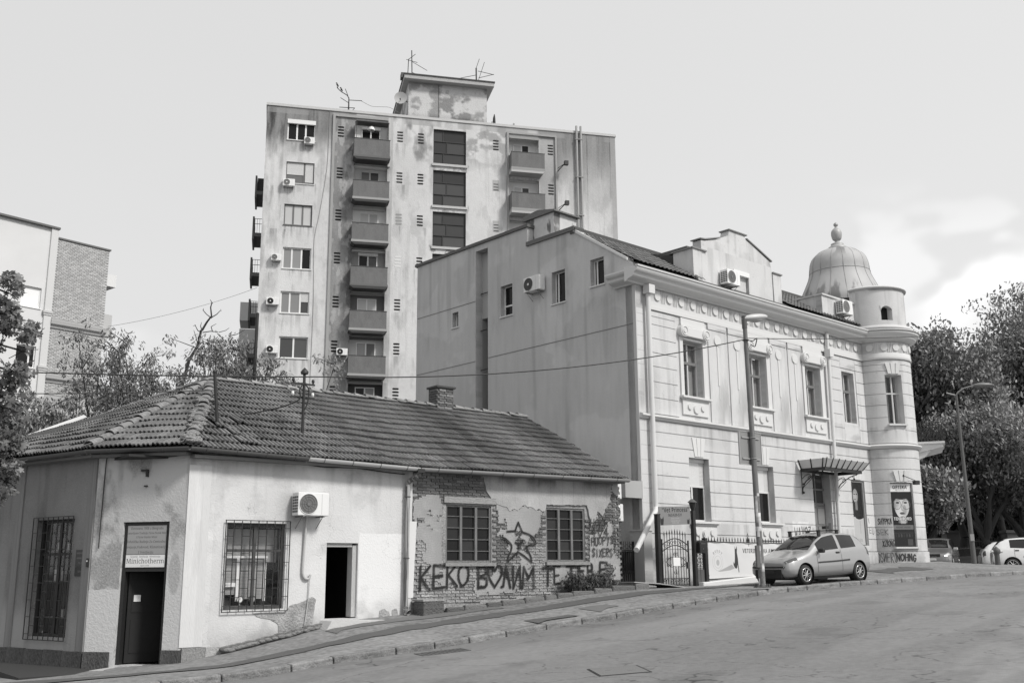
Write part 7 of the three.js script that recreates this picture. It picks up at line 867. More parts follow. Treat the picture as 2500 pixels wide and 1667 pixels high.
  const rp = thing('ramp_plate', 'bent metal sheet laid as a ramp in front of the alley', 'ramp', fw(0, 0, 1.15), FW.a); part('sheet', ext([[-2.62, -0.38], [-1.55, -0.43], [-0.2, -0.57], [-0.2, -0.545], [-1.55, -0.405], [-2.62, -0.355]], 0, 0.7), M(0.42, 0.5, { metalness: 0.3 }), rp);
  // planting bed along the brick wall
  const se = thing('stone_edging', 'rough low stone kerb holding the narrow bed under the brick wall', 'kerb', FH.at(0, 0, 0.06), FH.a); const es = (u) => u < 10.3 ? mix(-0.93, -0.62, (u - 6.3) / 4) : mix(-0.62, -0.42, (u - 10.3) / 2.6);
  part('corner_block', (() => { const g = metreUV(new RoundedBoxGeometry(0.62, 0.5, 0.46, 2, 0.04)); return g.translate(6.07, -0.98, 0.26); })(), M(0.1, 0.95, { bumpMap: rough, bumpScale: 0.04 }), se); part('corner_slab', metreUV(bx(5.75, -0.735, 0.0, 6.42, -0.69, 0.5)), M(0.3, 0.95, { bumpMap: rough, bumpScale: 0.03 }), se);
  for (let u = 6.43; u < 12.9; ) { const L = 0.4 + 0.5 * R(), g = new RoundedBoxGeometry(L - 0.015, 0.55, 0.14, 2, 0.045), p = g.attributes.position; for (let i = 0; i < p.count; i++) { p.setY(i, p.getY(i) + 0.04 * (n2(p.getX(i) * 9 + u, p.getZ(i) * 9) - 0.5)); p.setZ(i, p.getZ(i) + 0.04 * (n2(p.getX(i) * 8 + u * 3, p.getY(i) * 8) - 0.5)); } g.computeVertexNormals(); part('edging_stone', metreUV(g), M(0.09 + 0.06 * R(), 0.95, { bumpMap: rough, bumpScale: 0.03 }), se, new THREE.Matrix4().makeTranslation(u + L / 2, es(u + L / 2) - 0.27, 0.45)); u += L; }
  part('soil', ext([[6.42, -1.3], [12.85, -1.0], [12.85, -0.45], [10.3, -0.66], [6.42, -0.97]], 0.0, 0.38), M(0.11, 0.95, { bumpMap: rough, bumpScale: 0.05 }), se);
}
// ================================================================ lamp columns, hydrant, cables
{
  const lampHead = (parent, p, yaw, tilt, tone = 0.5) => { const m = new THREE.Matrix4().makeTranslation(...p).multiply(rotY(yaw)).multiply(new THREE.Matrix4().makeRotationZ(tilt)); const g = new THREE.SphereGeometry(1, 20, 12).scale(0.46, 0.11, 0.17).translate(0.4, 0.02, 0); part('lamp_head', g, M(tone, 0.4), parent, m); part('lens', new THREE.SphereGeometry(1, 16, 10).scale(0.26, 0.07, 0.12).translate(0.45, -0.055, 0), M(tone * 0.8, 0.15), parent, m); };
  const l1 = thing('street_lamp', 'tall street lamp with sticker-covered pole beside the silver car', 'street lamp', [6.93, -0.53, -29.3], 0);
  const poleTex = wallTex(0, 0, 0.6, 8, 110, (u, v) => { let g = 0.10 + 0.09 * fbm(u * 9, v * 3, 4); if (v < 2.6) { const b = Math.floor(v / 0.17 + 2 * n2(v * 2, 1)), h = n2(b * 7.3, Math.floor(u * 8) * 3.1); if (h > 0.5) g = 0.22 + 0.55 * n2(b * 3.7 + u * 3, v * 9); g += 0.12 * (fbm(u * 30, v * 22, 3) - 0.5); } return clamp(g, 0.05, 0.75); });
  const pg = new THREE.CylinderGeometry(0.062, 0.092, 7.65, 20, 12).translate(0, 3.82, 0), uv = pg.attributes.uv, pp = pg.attributes.position; for (let i = 0; i < uv.count; i++) uv.setXY(i, uv.getX(i) * 0.58, pp.getY(i)); pg.applyMatrix4(new THREE.Matrix4().makeRotationZ(0.010)); part('pole', pg, MT(poleTex, 0.75), l1);
  part('base_plate', [bx(-0.2, 0, -0.2, 0.2, 0.03, 0.2), ...[[-1, -1], [1, -1], [-1, 1], [1, 1]].map(([a, b]) => new THREE.CylinderGeometry(0.03, 0.03, 0.08, 6).translate(a * 0.15, 0.06, b * 0.15))], MAT.slate, l1); part('access_hatch', bx(-0.13, 0.55, -0.1, -0.04, 1.15, 0.1), M(0.14, 0.7), l1);
  lampHead(l1, [-0.10, 7.68, 0], FW.a - 0.35, 0.16); part('collar', bar(V(-0.08, 7.4, 0), V(-0.08, 7.78, 0), 0.075, 10), MAT.slate, l1); part('cable_clamp', [new THREE.TorusGeometry(0.085, 0.015, 6, 16).rotateX(Math.PI / 2).translate(-0.07, 7.05, 0), path([[-0.07, 7.05, 0.08], [0.1, 7.0, 0.12], [0.25, 7.1, 0.05], [0.18, 6.85, 0.05], [0.05, 6.9, 0.1]], 0.016, 5, 24)], MAT.iron, l1);
  const sg = thing('traffic_sign', 'grey sign board seen from behind, clamped halfway up the lamp pole', 'traffic sign', [6.9, 3.35, -29.3], 40 * DEG); part('panel', bx(-0.5, -0.46, -0.13, 0.49, 0.47, -0.10), M(0.22, 0.6), sg); part('panel_edge', [bx(-0.515, -0.475, -0.135, 0.505, -0.46, -0.085), bx(-0.515, 0.47, -0.135, 0.505, 0.485, -0.085), bx(-0.515, -0.459, -0.135, -0.5, 0.469, -0.085), bx(0.49, -0.459, -0.135, 0.505, 0.469, -0.085)], M(0.4, 0.5), sg); for (const v of [-0.3, 0.3]) part('clamp', [bx(-0.4, v - 0.02, -0.099, 0.4, v + 0.02, -0.07), new THREE.TorusGeometry(0.085, 0.012, 6, 16).rotateX(Math.PI / 2).translate(0, v, 0.0)], M(0.3, 0.5), sg);
  const l2 = thing('street_lamp', 'street lamp with curved arm standing in front of the dark park trees', 'street lamp', [20.22, 0.1, -46], 0); part('pole', taper(V(0.02, 0, 0), V(-0.02, 7.55, 0), 0.11, 0.05, 12), M(0.09, 0.75), l2); part('arm', path([[-0.02, 7.5, 0], [0.05, 7.62, 0], [0.35, 7.82, 0], [0.75, 7.93, 0], [0.95, 7.94, 0]], 0.03, 8, 24), M(0.16, 0.6), l2); part('stub', bar(V(-0.02, 7.5, 0), V(-0.45, 7.62, 0), 0.03), M(0.3, 0.5), l2); lampHead(l2, [0.85, 7.94, 0], 0, 0.02, 0.14); part('notice', bx(-0.09, 1.0, 0.1, 0.08, 1.3, 0.135), M(0.25, 0.8), l2);
  const hy = thing('fire_hydrant', 'dark pillar hydrant with two pale side caps at the street corner', 'hydrant', [19.98, -0.12, -43.2], 0); part('barrel', lathe([[0.14, 0], [0.14, 0.06], [0.11, 0.08], [0.1, 0.62], [0.15, 0.66], [0.15, 0.78], [0.1, 0.84], [0.05, 0.88], [0.05, 0.95], [0, 0.96]], 18), M(0.07, 0.6), hy); for (const s of [-1, 1]) part('cap', new THREE.CylinderGeometry(0.055, 0.055, 0.1, 12).rotateZ(Math.PI / 2).translate(s * 0.18, 0.72, 0), M(0.5, 0.5), hy); part('top_cap', new THREE.SphereGeometry(0.06, 10, 8).translate(0, 0.92, 0), M(0.45, 0.5), hy);
  const sagged = (a, b, s, n = 24) => { const o = []; for (let k = 0; k <= n; k++) { const t = k / n; o.push(V(mix(a[0], b[0], t), mix(a[1], b[1], t) - s * 4 * t * (1 - t), mix(a[2], b[2], t))); } return o; };
  const cable = (label, pts, r) => { const t = thing('overhead_cable', label, 'cable'); part('wire', new THREE.TubeGeometry(new THREE.CatmullRomCurve3(pts), pts.length * 3, r, 5), MAT.iron, t); };
  const twist = (pts, r) => { const a = [], b = []; return pts; };
  cable('twisted overhead cable crossing from the house mast to the tall lamp', [...sagged([-13.5, 4.32, -21.4], [-4.65, 4.66, -24.75], 0.06, 14), ...sagged([-4.65, 4.66, -24.75], [6.86, 6.55, -29.3], 0.35, 30).slice(1)], 0.016); cable('overhead cable running from the tall lamp towards the park trees', sagged([6.86, 6.58, -29.3], [26, 11.4, -48], 0.25), 0.013); cable('thin slack cable reaching the house roof from the side street', sagged([-13.5, 3.75, -21.4], [-7.35, 4.5, -25.6], 0.05, 12), 0.012); cable('thin far cable strung between the brick block and the tower', sagged([-23.4, 13.9, -57.6], [-16.0, 17.4, -62], 0.25), 0.010);
}
// ================================================================ cars
function makeCar(name, label, cat, ST_, o, pos, yaw, pitch = 0) {
  const t = thing(name, label, cat, pos, yaw); t.rotation.order = 'YZX'; t.rotation.z = pitch;
  const L = ST_[ST_.length - 1][0], cr = (a, i, f) => { const p = (k) => a[clamp(k, 0, a.length - 1)], [A, B, C, D] = [p(i - 1), p(i), p(i + 1), p(i + 2)]; return 0.5 * (2 * B + (C - A) * f + (2 * A - 5 * B + 4 * C - D) * f * f + (3 * B - A - 3 * C + D) * f * f * f); };
  const at = (x) => { let i = 0; while (i < ST_.length - 2 && ST_[i + 1][0] < x) i++; const f = clamp((x - ST_[i][0]) / (ST_[i + 1][0] - ST_[i][0])), c = (k) => { const a = ST_[i][k], b = ST_[i + 1][k]; return 0.35 * cr(ST_.map((s) => s[k]), i, f) + 0.65 * mix(a, b, f); }; return [1, 2, 3, 4, 5, 6, 7, 8].map(c); };
  const ring = (x) => { const [yb, ym, yl, yr, ws, wm, wb, wr] = at(x); return [[0, yb], [ws * 0.7, yb], [ws, yb + 0.06], [wm, mix(yb, ym, 0.55)], [wm + 0.008, ym], [mix(wm, wb, 0.35), mix(ym, yl, 0.72)], [wb, yl], [mix(wb, wr, 0.5), mix(yl, yr, 0.52)], [wr, mix(yl, yr, 0.93)], [wr * 0.8, yr - 0.002], [wr * 0.45, yr + (yr - yl > 0.2 ? 0.02 : 0.012)], [0, yr + (yr - yl > 0.2 ? 0.028 : 0.018)]]; };
  const N = 12, P = [], idx = [], xs = []; for (let k = 0; k <= 60; k++) xs.push(L * (0.5 - 0.5 * Math.cos(Math.PI * k / 60)) * 0.4 + 0.6 * L * k / 60);
  for (const x of xs) { const r = ring(x); for (let j = 0; j < N; j++) P.push(x, r[j][1], r[j][0]); for (let j = N - 2; j > 0; j--) P.push(x, r[j][1], -r[j][0]); }
  const M_ = 2 * N - 2; for (let i = 0; i < xs.length - 1; i++) for (let j = 0; j < M_; j++) { const a = i * M_ + j, b = i * M_ + (j + 1) % M_, c = a + M_, d = b + M_; idx.push(a, c, b, b, c, d); } for (const i of [0, xs.length - 1]) for (let j = 1; j < M_ - 1; j++) idx.push(i * M_, i * M_ + j, i * M_ + j + 1);
  const g = new THREE.BufferGeometry(); g.setAttribute('position', new THREE.Float32BufferAttribute(P, 3)); g.setIndex(idx); g.computeVertexNormals(); g.setAttribute('uv', new THREE.Float32BufferAttribute(new Float32Array(P.length / 3 * 2), 2));
  { const ev = new Evaluator(); ev.useGroups = false; let A = new Brush(g); A.updateMatrixWorld(); for (const x of o.axles) for (const s of [1, -1]) { const B = new Brush(new THREE.CylinderGeometry((o.r || 0.3) + 0.05, (o.r || 0.3) + 0.05, 0.3, 36).rotateX(Math.PI / 2).translate(x, (o.r || 0.3) + 0.005, s * (at(x)[5] - 0.06))); B.updateMatrixWorld(); A = ev.evaluate(A, B, SUBTRACTION); A.updateMatrixWorld(); } part('body', A.geometry, o.paint, t); }
  const S = (x, q, s) => { const r = ring(x), i = clamp(Math.floor(q), 0, N - 2), f = q - i; return V(x, mix(r[i][1], r[i + 1][1], f), s * mix(r[i][0], r[i + 1][0], f)); };
  // a patch of the skin lifted off by d: x range, ring range, side
  const patch = (x0, x1, q0, q1, s, d, n = 10, m = 5, shear = 0, both = false) => { const Q = [], I = []; for (let i = 0; i <= n; i++) for (let j = 0; j <= m; j++) { let q = mix(q0, q1, j / m), ss = s; const x = mix(x0, x1, i / n) + shear * (j / m); let p; if (both) { const qq = mix(-1, 1, j / m), a = Math.abs(qq); p = S(x, mix(11, q0, a), qq < 0 ? -1 : 1); } else p = S(x, q, ss); const e = 0.02, px = (both ? S(x + e, mix(11, q0, Math.abs(mix(-1, 1, j / m))), mix(-1, 1, j / m) < 0 ? -1 : 1) : S(x + e, q, ss)).sub(p); const nn = both ? V(-px.y, px.x, 0).normalize() : (() => { const dq = S(x, q + 0.05, ss).sub(p); const v = dq.cross(px); if (v.z * ss < 0) v.negate(); return v.normalize(); })(); if (both) nn.z = 0; p.addScaledVector(nn, d); Q.push(p.x, p.y, p.z); } for (let i = 0; i < n; i++) for (let j = 0; j < m; j++) { const a = i * (m + 1) + j, b = a + 1, c = a + m + 1, e = c + 1; I.push(a, c, b, b, c, e); } const h = new THREE.BufferGeometry(); h.setAttribute('position', new THREE.Float32BufferAttribute(Q, 3)); h.setIndex(I); h.computeVertexNormals(); return h; };
  const gm = o.glass || M(0.015, 0.03);
  for (const [a, b] of [o.shield, o.rearGlass]) part(a < L / 2 ? 'windscreen' : 'rear_window', patch(a, b, 8.4, 11, 1, 0.008, 12, 12, 0, true), gm, t);
  for (const s of [1, -1]) for (const [a, b, sh] of o.side) part('side_window', patch(a, b, 6.15, 7.85, s, 0.007, 10, 6, sh || 0), gm, t);
  for (const s of [1, -1]) { for (const [a, b] of o.doors) { const door = part('door_seam', patch(a, a + 0.012, 2.6, 6.0, s, 0.003, 1, 8), MAT.black, t); } part('sill_trim', patch(o.axles[0] + 0.55, o.axles[1] - 0.45, 4.2, 4.36, s, 0.012, 12, 2), MAT.dark, t); for (const h of o.handles || []) part('door_handle', new RoundedBoxGeometry(0.16, 0.05, 0.04, 2, 0.015).translate(h, S(h, 5.4, s).y, S(h, 5.4, s).z + s * 0.01), MAT.dark, t); const m = S(o.mirror, 6, s); part('mirror', [new RoundedBoxGeometry(0.12, 0.13, 0.2, 2, 0.04).translate(m.x, m.y + 0.05, m.z + s * 0.12)], o.mirrorMat || MAT.dark, t); }
  // wheels and arches
  const R_ = o.r || 0.3; for (const x of o.axles) for (const s of [1, -1]) { const z = s * (at(x)[5] - 0.09), zo = s * (at(x)[5] + 0.006); part('wheel_arch', [new THREE.CylinderGeometry(R_ + 0.046, R_ + 0.046, 0.2, 30, 1, true).rotateX(Math.PI / 2).translate(x, R_ + 0.005, zo - s * 0.115), new THREE.CylinderGeometry(R_ + 0.046, R_ + 0.046, 0.01, 30).rotateX(Math.PI / 2).translate(x, R_ + 0.005, zo - s * 0.2)], MAT.black, t); const w = part('wheel', [new THREE.TorusGeometry(R_ - 0.075, 0.075, 12, 32).scale(1, 1, 1.25).translate(x, R_, z)], M(0.02, 0.8), t); part('rim', new THREE.CylinderGeometry(R_ - 0.1, R_ - 0.1, 0.03, 26).rotateX(Math.PI / 2).translate(x, R_, z + s * 0.03), MAT.black, w); const sp = [new THREE.TorusGeometry(R_ - 0.1, 0.014, 6, 28).translate(x, R_, z + s * 0.08), new THREE.CylinderGeometry(0.045, 0.045, 0.03, 14).rotateX(Math.PI / 2).translate(x, R_, z + s * 0.075)]; for (let k = 0; k < 8; k++) { const a = k * Math.PI / 4 + 0.2; sp.push(taper(V(x + 0.035 * Math.cos(a), R_ + 0.035 * Math.sin(a), z + s * 0.075), V(x + (R_ - 0.105) * Math.cos(a), R_ + (R_ - 0.105) * Math.sin(a), z + s * 0.07), 0.018, 0.011, 5)); } part('spokes', sp, M(0.55, 0.25, { metalness: 0.8 }), w); }
  for (const s of [1, -1]) { part('headlight', patch(o.hl[0], o.hl[1], o.hl[2], o.hl[3], s, 0.008, 5, 4), new THREE.MeshStandardMaterial({ color: o.lamp || 0x5a5a5a, roughness: 0.1, metalness: 0.3, side: 2 }), t); part('tail_light', patch(L - 0.2, L - 0.06, 4.6, 6, s, 0.006, 4, 4), M(0.06, 0.2), t); }
  const nose = (x, y0, y1, w, d, mt, nm) => part(nm, new RoundedBoxGeometry(d, y1 - y0, w, 2, 0.02).translate(x, (y0 + y1) / 2, 0), mt, t);
  for (const [x, y0, y1, w, d, mt, nm] of o.nose) nose(x, y0, y1, w, d, mt, nm);
  part('underbody', bx(0.4, 0.14, -0.62, L - 0.4, 0.24, 0.62), MAT.black, t); return t;
}
const paint = (g, m = 0.4) => { const q = new THREE.MeshPhysicalMaterial({ roughness: 0.38, metalness: m, clearcoat: 1, clearcoatRoughness: 0.05, side: THREE.DoubleSide }); q.color.setRGB(g, g, g); return q; };
const HATCH = [[0, 0.30, 0.42, 0.56, 0.60, 0.40, 0.50, 0.46, 0.36], [0.06, 0.22, 0.45, 0.66, 0.69, 0.58, 0.68, 0.62, 0.5], [0.25, 0.19, 0.48, 0.73, 0.77, 0.74, 0.78, 0.70, 0.58], [0.7, 0.19, 0.52, 0.82, 0.88, 0.80, 0.825, 0.76, 0.66], [1.02, 0.19, 0.54, 0.88, 0.97, 0.80, 0.83, 0.775, 0.70], [1.4, 0.19, 0.55, 0.91, 1.22, 0.80, 0.83, 0.78, 0.63], [1.75, 0.19, 0.55, 0.93, 1.40, 0.80, 0.83, 0.78, 0.59], [2.2, 0.19, 0.56, 0.95, 1.47, 0.80, 0.83, 0.78, 0.58], [2.8, 0.19, 0.58, 0.98, 1.46, 0.80, 0.83, 0.775, 0.58], [3.25, 0.20, 0.60, 1.01, 1.42, 0.80, 0.825, 0.76, 0.56], [3.52, 0.22, 0.62, 1.04, 1.30, 0.79, 0.815, 0.74, 0.55], [3.72, 0.26, 0.62, 1.0, 1.07, 0.74, 0.78, 0.70, 0.56], [3.82, 0.32, 0.56, 0.76, 0.82, 0.6, 0.68, 0.6, 0.5]];
const SEDAN = HATCH.map((r) => [...r]).map(([x, ...r]) => [x * 1.22, ...r.map((v, i) => i === 3 && x > 3.2 ? Math.max(0.98, v - 0.3) : i > 3 ? v * 1.09 : v * 1.01)]);
const hatchO = (p, extra = {}) => ({ paint: p, shield: [1.06, 1.70], rearGlass: [3.36, 3.68], side: [[1.36, 2.28, -0.0], [2.42, 3.14, 0.0]], doors: [[1.22], [2.34]], handles: [2.2], mirror: 1.36, axles: [0.70, 3.16], hl: [0.05, 0.43, 5.25, 6.75], nose: [[0.06, 0.20, 0.46, 1.0, 0.16, MAT.black, 'bumper_grille'], [0.05, 0.50, 0.545, 1.2, 0.16, MAT.black, 'bumper_strip']], ...extra });
const c1 = makeCar('hatchback_car', 'silver three-door hatchback with roof bars parked on the pavement by the lamp', 'car', HATCH, hatchO(paint(0.33, 0.5), { r: 0.29 }), [7.51, -0.505, -30.87], 34.5 * DEG, 0.031);
{
  for (const x of [1.72, 2.55]) { const b = part('roof_bar', [bx(x - 0.025, 1.53, -0.62, x + 0.025, 1.555, 0.62)], MAT.iron, c1); for (const s of [-1, 1]) part('bar_foot', bx(x - 0.05, 1.38, s * 0.55 - 0.03, x + 0.05, 1.56, s * 0.55 + 0.03), MAT.iron, b); }
  part('roof_clamp', bx(2.45, 1.59, 0.1, 2.6, 1.68, 0.25), MAT.iron, c1);
  for (const s of [-1, 1]) part('bumper_vent', [0, 1, 2].map((k) => bx(0.1, 0.27 + k * 0.05, s * (0.58 + k * 0.02) - 0.04, 0.135, 0.29 + k * 0.05, s * (0.58 + k * 0.02) + 0.04)), MAT.black, c1); part('badge', new THREE.CylinderGeometry(0.04, 0.04, 0.02, 14).rotateZ(Math.PI / 2).translate(0.07, 0.64, 0), MAT.steel, c1); part('wiper', [bar(V(1.08, 1.03, -0.45), V(1.22, 1.12, 0.15), 0.012), bar(V(1.06, 1.02, 0.05), V(1.2, 1.11, 0.6), 0.012)], MAT.black, c1); part('bonnet_seam', [bar(V(0.3, 0.745, -0.66), V(1.0, 0.90, -0.74), 0.005, 4), bar(V(0.3, 0.745, 0.66), V(1.0, 0.90, 0.74), 0.005, 4)], MAT.black, c1); part('number_plate', bx(-0.04, 0.34, -0.26, -0.025, 0.44, 0.26), MAT.dark, c1); part('antenna', bar(V(1.85, 1.5, 0), V(2.05, 1.62, 0), 0.006), MAT.iron, c1);
}
const sed = (g, lab, nm, pos, yaw, ex = {}) => makeCar(nm, lab, 'car', SEDAN, hatchO(paint(g, 0.35), { shield: [1.30, 2.05], rearGlass: [3.75, 4.2], side: [[1.7, 2.72, 0], [2.85, 3.85, 0]], doors: [[1.5], [2.8], [3.75]], handles: [2.65, 3.6], mirror: 1.65, axles: [0.9, 3.72], r: 0.32, lamp: 0xd0d0d0, mirrorMat: M(0.4, 0.4), nose: [[0.05, 0.55, 0.72, 0.86, 0.1, MAT.black, 'grille'], [0.08, 0.24, 0.36, 1.1, 0.14, MAT.black, 'bumper_grille'], [-0.01, 0.42, 0.52, 0.5, 0.03, MAT.offwhite, 'number_plate']], ...ex }), pos, yaw);
sed(0.2, 'grey saloon car parked facing us just past the rounded corner', 'saloon_car', [19.25, -0.14, -48.3], 62 * DEG);
sed(0.07, 'low black car facing us behind the grey saloon', 'saloon_car', [22.95, -0.5, -52.6], 1.15);
const LONG = HATCH.map(([x, ...r]) => [x * 1.15, ...r.map((v, i) => i > 3 ? v * 1.06 : v * 1.02)]), long = (g, lab, pos, yaw) => makeCar('hatchback_car', lab, 'car', LONG, hatchO(paint(g, 0.1), { shield: [1.22, 1.95], rearGlass: [3.86, 4.23], side: [[1.56, 2.60, 0], [2.74, 3.66, 0]], doors: [[1.4], [2.67], [3.5]], handles: [2.5, 3.4], mirror: 1.56, axles: [0.8, 3.62], r: 0.31, mirrorMat: MAT.white, lamp: 0xd0d0d0 }), pos, yaw);
const tx1 = long(0.72, 'white car with a roof light behind the hydrant, cut by the right edge', [25.65, -0.26, -45.6], Math.PI - 0.35), tx2 = long(0.68, 'white car with a roof light standing behind the nearer white car', [27.2, -0.30, -50.3], Math.PI - 0.3);
for (const c of [tx1, tx2]) part('roof_light', new RoundedBoxGeometry(0.2, 0.16, 0.55, 2, 0.04).translate(2.5, 1.56, 0), MAT.offwhite, c);
// ================================================================ trees, shrubs, the bush
{
  const leafCard = (L, W, droop) => { const P = [], n = 3; for (let i = 0; i < n; i++) { const a = i / n, b = (i + 1) / n, wa = W * Math.sin(Math.PI * (0.08 + 0.92 * a)) * (1 - a * 0.3), wb = i === n - 1 ? 0.001 : W * Math.sin(Math.PI * (0.08 + 0.92 * b)) * (1 - b * 0.3), za = -droop * a * a, zb = -droop * b * b; P.push(-wa, a * L, za, wa, a * L, za, wb, b * L, zb, -wa, a * L, za, wb, b * L, zb, -wb, b * L, zb); } return P; };
  const cluster = (seed, n, L, W, spread, droop, hang) => { const R = rng(seed), out = []; for (let k = 0; k < n; k++) { const m = new THREE.Matrix4().makeRotationFromEuler(new THREE.Euler(hang ? Math.PI * (0.75 + 0.35 * R()) : (R() - 0.5) * 2.4, R() * 6.28, (R() - 0.5) * 1.2, 'YXZ')); m.setPosition((R() - 0.5) * spread, (R() - 0.5) * spread, (R() - 0.5) * spread); const g = new THREE.BufferGeometry(), s = 0.7 + 0.6 * R(); g.setAttribute('position', new THREE.Float32BufferAttribute(leafCard(L * s, W * s, droop), 3)); g.applyMatrix4(m); out.push(g); } const q = mg(out); q.computeVertexNormals(); return q; };
  const leafM = (g) => { const m = new THREE.MeshPhysicalMaterial({ roughness: 0.55, side: THREE.DoubleSide, transmission: 0.25, thickness: 0 }); m.color.setRGB(g, g, g); return m; };
  const bark = M(0.05, 0.95, { bumpMap: rough, bumpScale: 0.03 });
  const limb = (out, tips, p, d, L, r, depth, R, up = 0.25) => { let q = p; for (let s = 0; s < 3; s++) { const e = q.clone().addScaledVector(d, L / 3); out.push(taper(q, e, r * (1 - s * 0.15), r * (1 - (s + 1) * 0.15), 6)); q = e; d = d.clone().add(V((R() - 0.5) * 0.35, (R() - 0.3) * 0.3, (R() - 0.5) * 0.35)).normalize(); if (depth < 2) tips.push(q.clone()); } if (depth > 0) { const n = 2 + Math.floor(R() * 2.4); for (let k = 0; k < n; k++) limb(out, tips, q, d.clone().add(V((R() - 0.5) * 1.5, up + (R() - 0.4) * 0.7, (R() - 0.5) * 1.5)).normalize(), L * (0.62 + 0.2 * R()), r * 0.56, depth - 1, R, up); } else tips.push(q.clone()); };
  const place = (p, s, R) => new THREE.Matrix4().compose(p, new THREE.Quaternion().setFromEuler(new THREE.Euler((R() - 0.5) * 1.0, R() * 6.28, (R() - 0.5) * 1.0)), V(s, s, s));
  // a broad-leaved park tree: trunk and limbs, then leaf sprays round the limb tips inside lobes
  const parkClusters = [cluster(1, 16, 0.20, 0.055, 0.72, 0.05), cluster(2, 16, 0.18, 0.06, 0.78, 0.04)];
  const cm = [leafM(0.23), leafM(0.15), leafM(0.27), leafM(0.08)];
  function parkTree(label, x, y, z, h, rad, n, seed, o = {}) {
    const R = rng(seed), t = thing('park_tree', label, 'tree', [x, y, -z], 0, 'leafy park trees behind the cross street'), wood = [], tips = [];
    const th = h * (o.trunk ?? 0.3); let q = V(0, 0, 0); for (let k = 0; k < 4; k++) { const e = V((R() - 0.5) * 0.3, th * (k + 1) / 4, (R() - 0.5) * 0.3); wood.push(taper(q, e, 0.36 - k * 0.05, 0.31 - k * 0.05, 8)); q = e; }
    for (let k = 0; k < (o.limbs || 5); k++) { const a = k * 2.4 + R(); limb(wood, tips, q.clone().add(V(0, -R() * th * 0.25, 0)), V(Math.cos(a) * 0.55, 0.85 + 0.4 * R(), Math.sin(a) * 0.55).normalize(), h * 0.23, 0.17, o.depth ?? 3, R); }
    if (o.leader) limb(wood, tips, q, V(0, 1, 0), h * 0.25, 0.2, o.depth ?? 3, R);
    part('trunk', wood, bark, t);
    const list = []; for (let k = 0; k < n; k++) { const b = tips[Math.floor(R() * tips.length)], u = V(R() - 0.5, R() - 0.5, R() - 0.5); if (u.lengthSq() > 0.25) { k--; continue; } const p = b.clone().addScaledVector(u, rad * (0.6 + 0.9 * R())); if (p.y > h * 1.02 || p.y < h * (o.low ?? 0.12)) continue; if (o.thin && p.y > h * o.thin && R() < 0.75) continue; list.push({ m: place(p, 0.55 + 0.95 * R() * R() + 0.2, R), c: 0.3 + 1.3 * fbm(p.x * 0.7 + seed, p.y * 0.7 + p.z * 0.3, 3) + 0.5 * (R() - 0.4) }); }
    scatter('crown', parkClusters[seed % 2], o.mat || cm[0], list, t, 'stuff'); return t;
  }
  const A = (px, z) => (px - 1250) / 2500 * z * 1.02;
  parkTree('tall park tree close against the dome turret, its crown just clearing the cornice', A(2200, 60), -0.6, 60, 15.1, 1.9, 6000, 11, { leader: 1, low: 0.28, thin: 0.88, limbs: 7 });
  parkTree('park tree with the rounded pale crown behind the curved lamp arm', A(2310, 63), -0.6, 63, 15.4, 1.9, 5600, 12, { leader: 1, low: 0.25, thin: 0.85, limbs: 7 });
  parkTree('park tree with thin bare twigs above its crown, second from the frame edge', A(2405, 66), -0.6, 66, 15.2, 1.8, 5000, 14, { leader: 1, thin: 0.76, low: 0.25, depth: 4, limbs: 6 });
  parkTree('tallest park tree with a sparse half-bare top at the frame edge', A(2500, 68), -0.6, 68, 14.6, 1.8, 3600, 15, { leader: 1, thin: 0.55, low: 0.2, depth: 4, limbs: 7 });
  parkTree('park tree mostly cut off by the frame edge', A(2610, 64), -0.6, 64, 18, 3.2, 3600, 17, { leader: 1, low: 0.2 });
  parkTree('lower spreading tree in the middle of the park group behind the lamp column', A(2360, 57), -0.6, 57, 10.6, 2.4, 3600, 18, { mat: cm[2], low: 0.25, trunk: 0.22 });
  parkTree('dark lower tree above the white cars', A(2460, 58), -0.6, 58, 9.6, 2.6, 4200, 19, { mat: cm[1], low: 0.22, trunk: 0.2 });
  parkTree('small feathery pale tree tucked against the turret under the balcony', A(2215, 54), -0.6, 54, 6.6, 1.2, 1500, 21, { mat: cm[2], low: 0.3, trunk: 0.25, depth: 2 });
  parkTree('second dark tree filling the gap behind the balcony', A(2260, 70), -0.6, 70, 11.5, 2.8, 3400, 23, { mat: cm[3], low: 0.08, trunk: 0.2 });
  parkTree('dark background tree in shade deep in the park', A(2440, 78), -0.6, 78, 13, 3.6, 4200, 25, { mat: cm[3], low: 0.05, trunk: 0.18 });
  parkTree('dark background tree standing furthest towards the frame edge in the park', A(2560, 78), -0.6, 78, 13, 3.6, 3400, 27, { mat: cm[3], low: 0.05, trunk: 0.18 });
  // hedge and park railing behind the cars
  { const R = rng(51), h = new THREE.Group(); h.name = 'undergrowth'; h.userData = { kind: 'stuff', label: 'dark shaded undergrowth under the park trees', category: 'undergrowth' }; scene.add(h); const list = []; for (let k = 0; k < 9000; k++) { const x = 22 + 34 * R(), y = -0.4 + 5.5 * R() * (0.6 + 0.4 * n2(x * 0.4, 2)), z = 70 + 4 * R(); list.push({ m: place(V(x, y, -z), 1.2 + 0.6 * R(), R), c: 0.35 + 0.5 * R() }); } scatter('leaves', parkClusters[0], cm[3], list, h); part('stems', bx(22, -1.5, -75.5, 60, 4.2, -75), MAT.room, h);
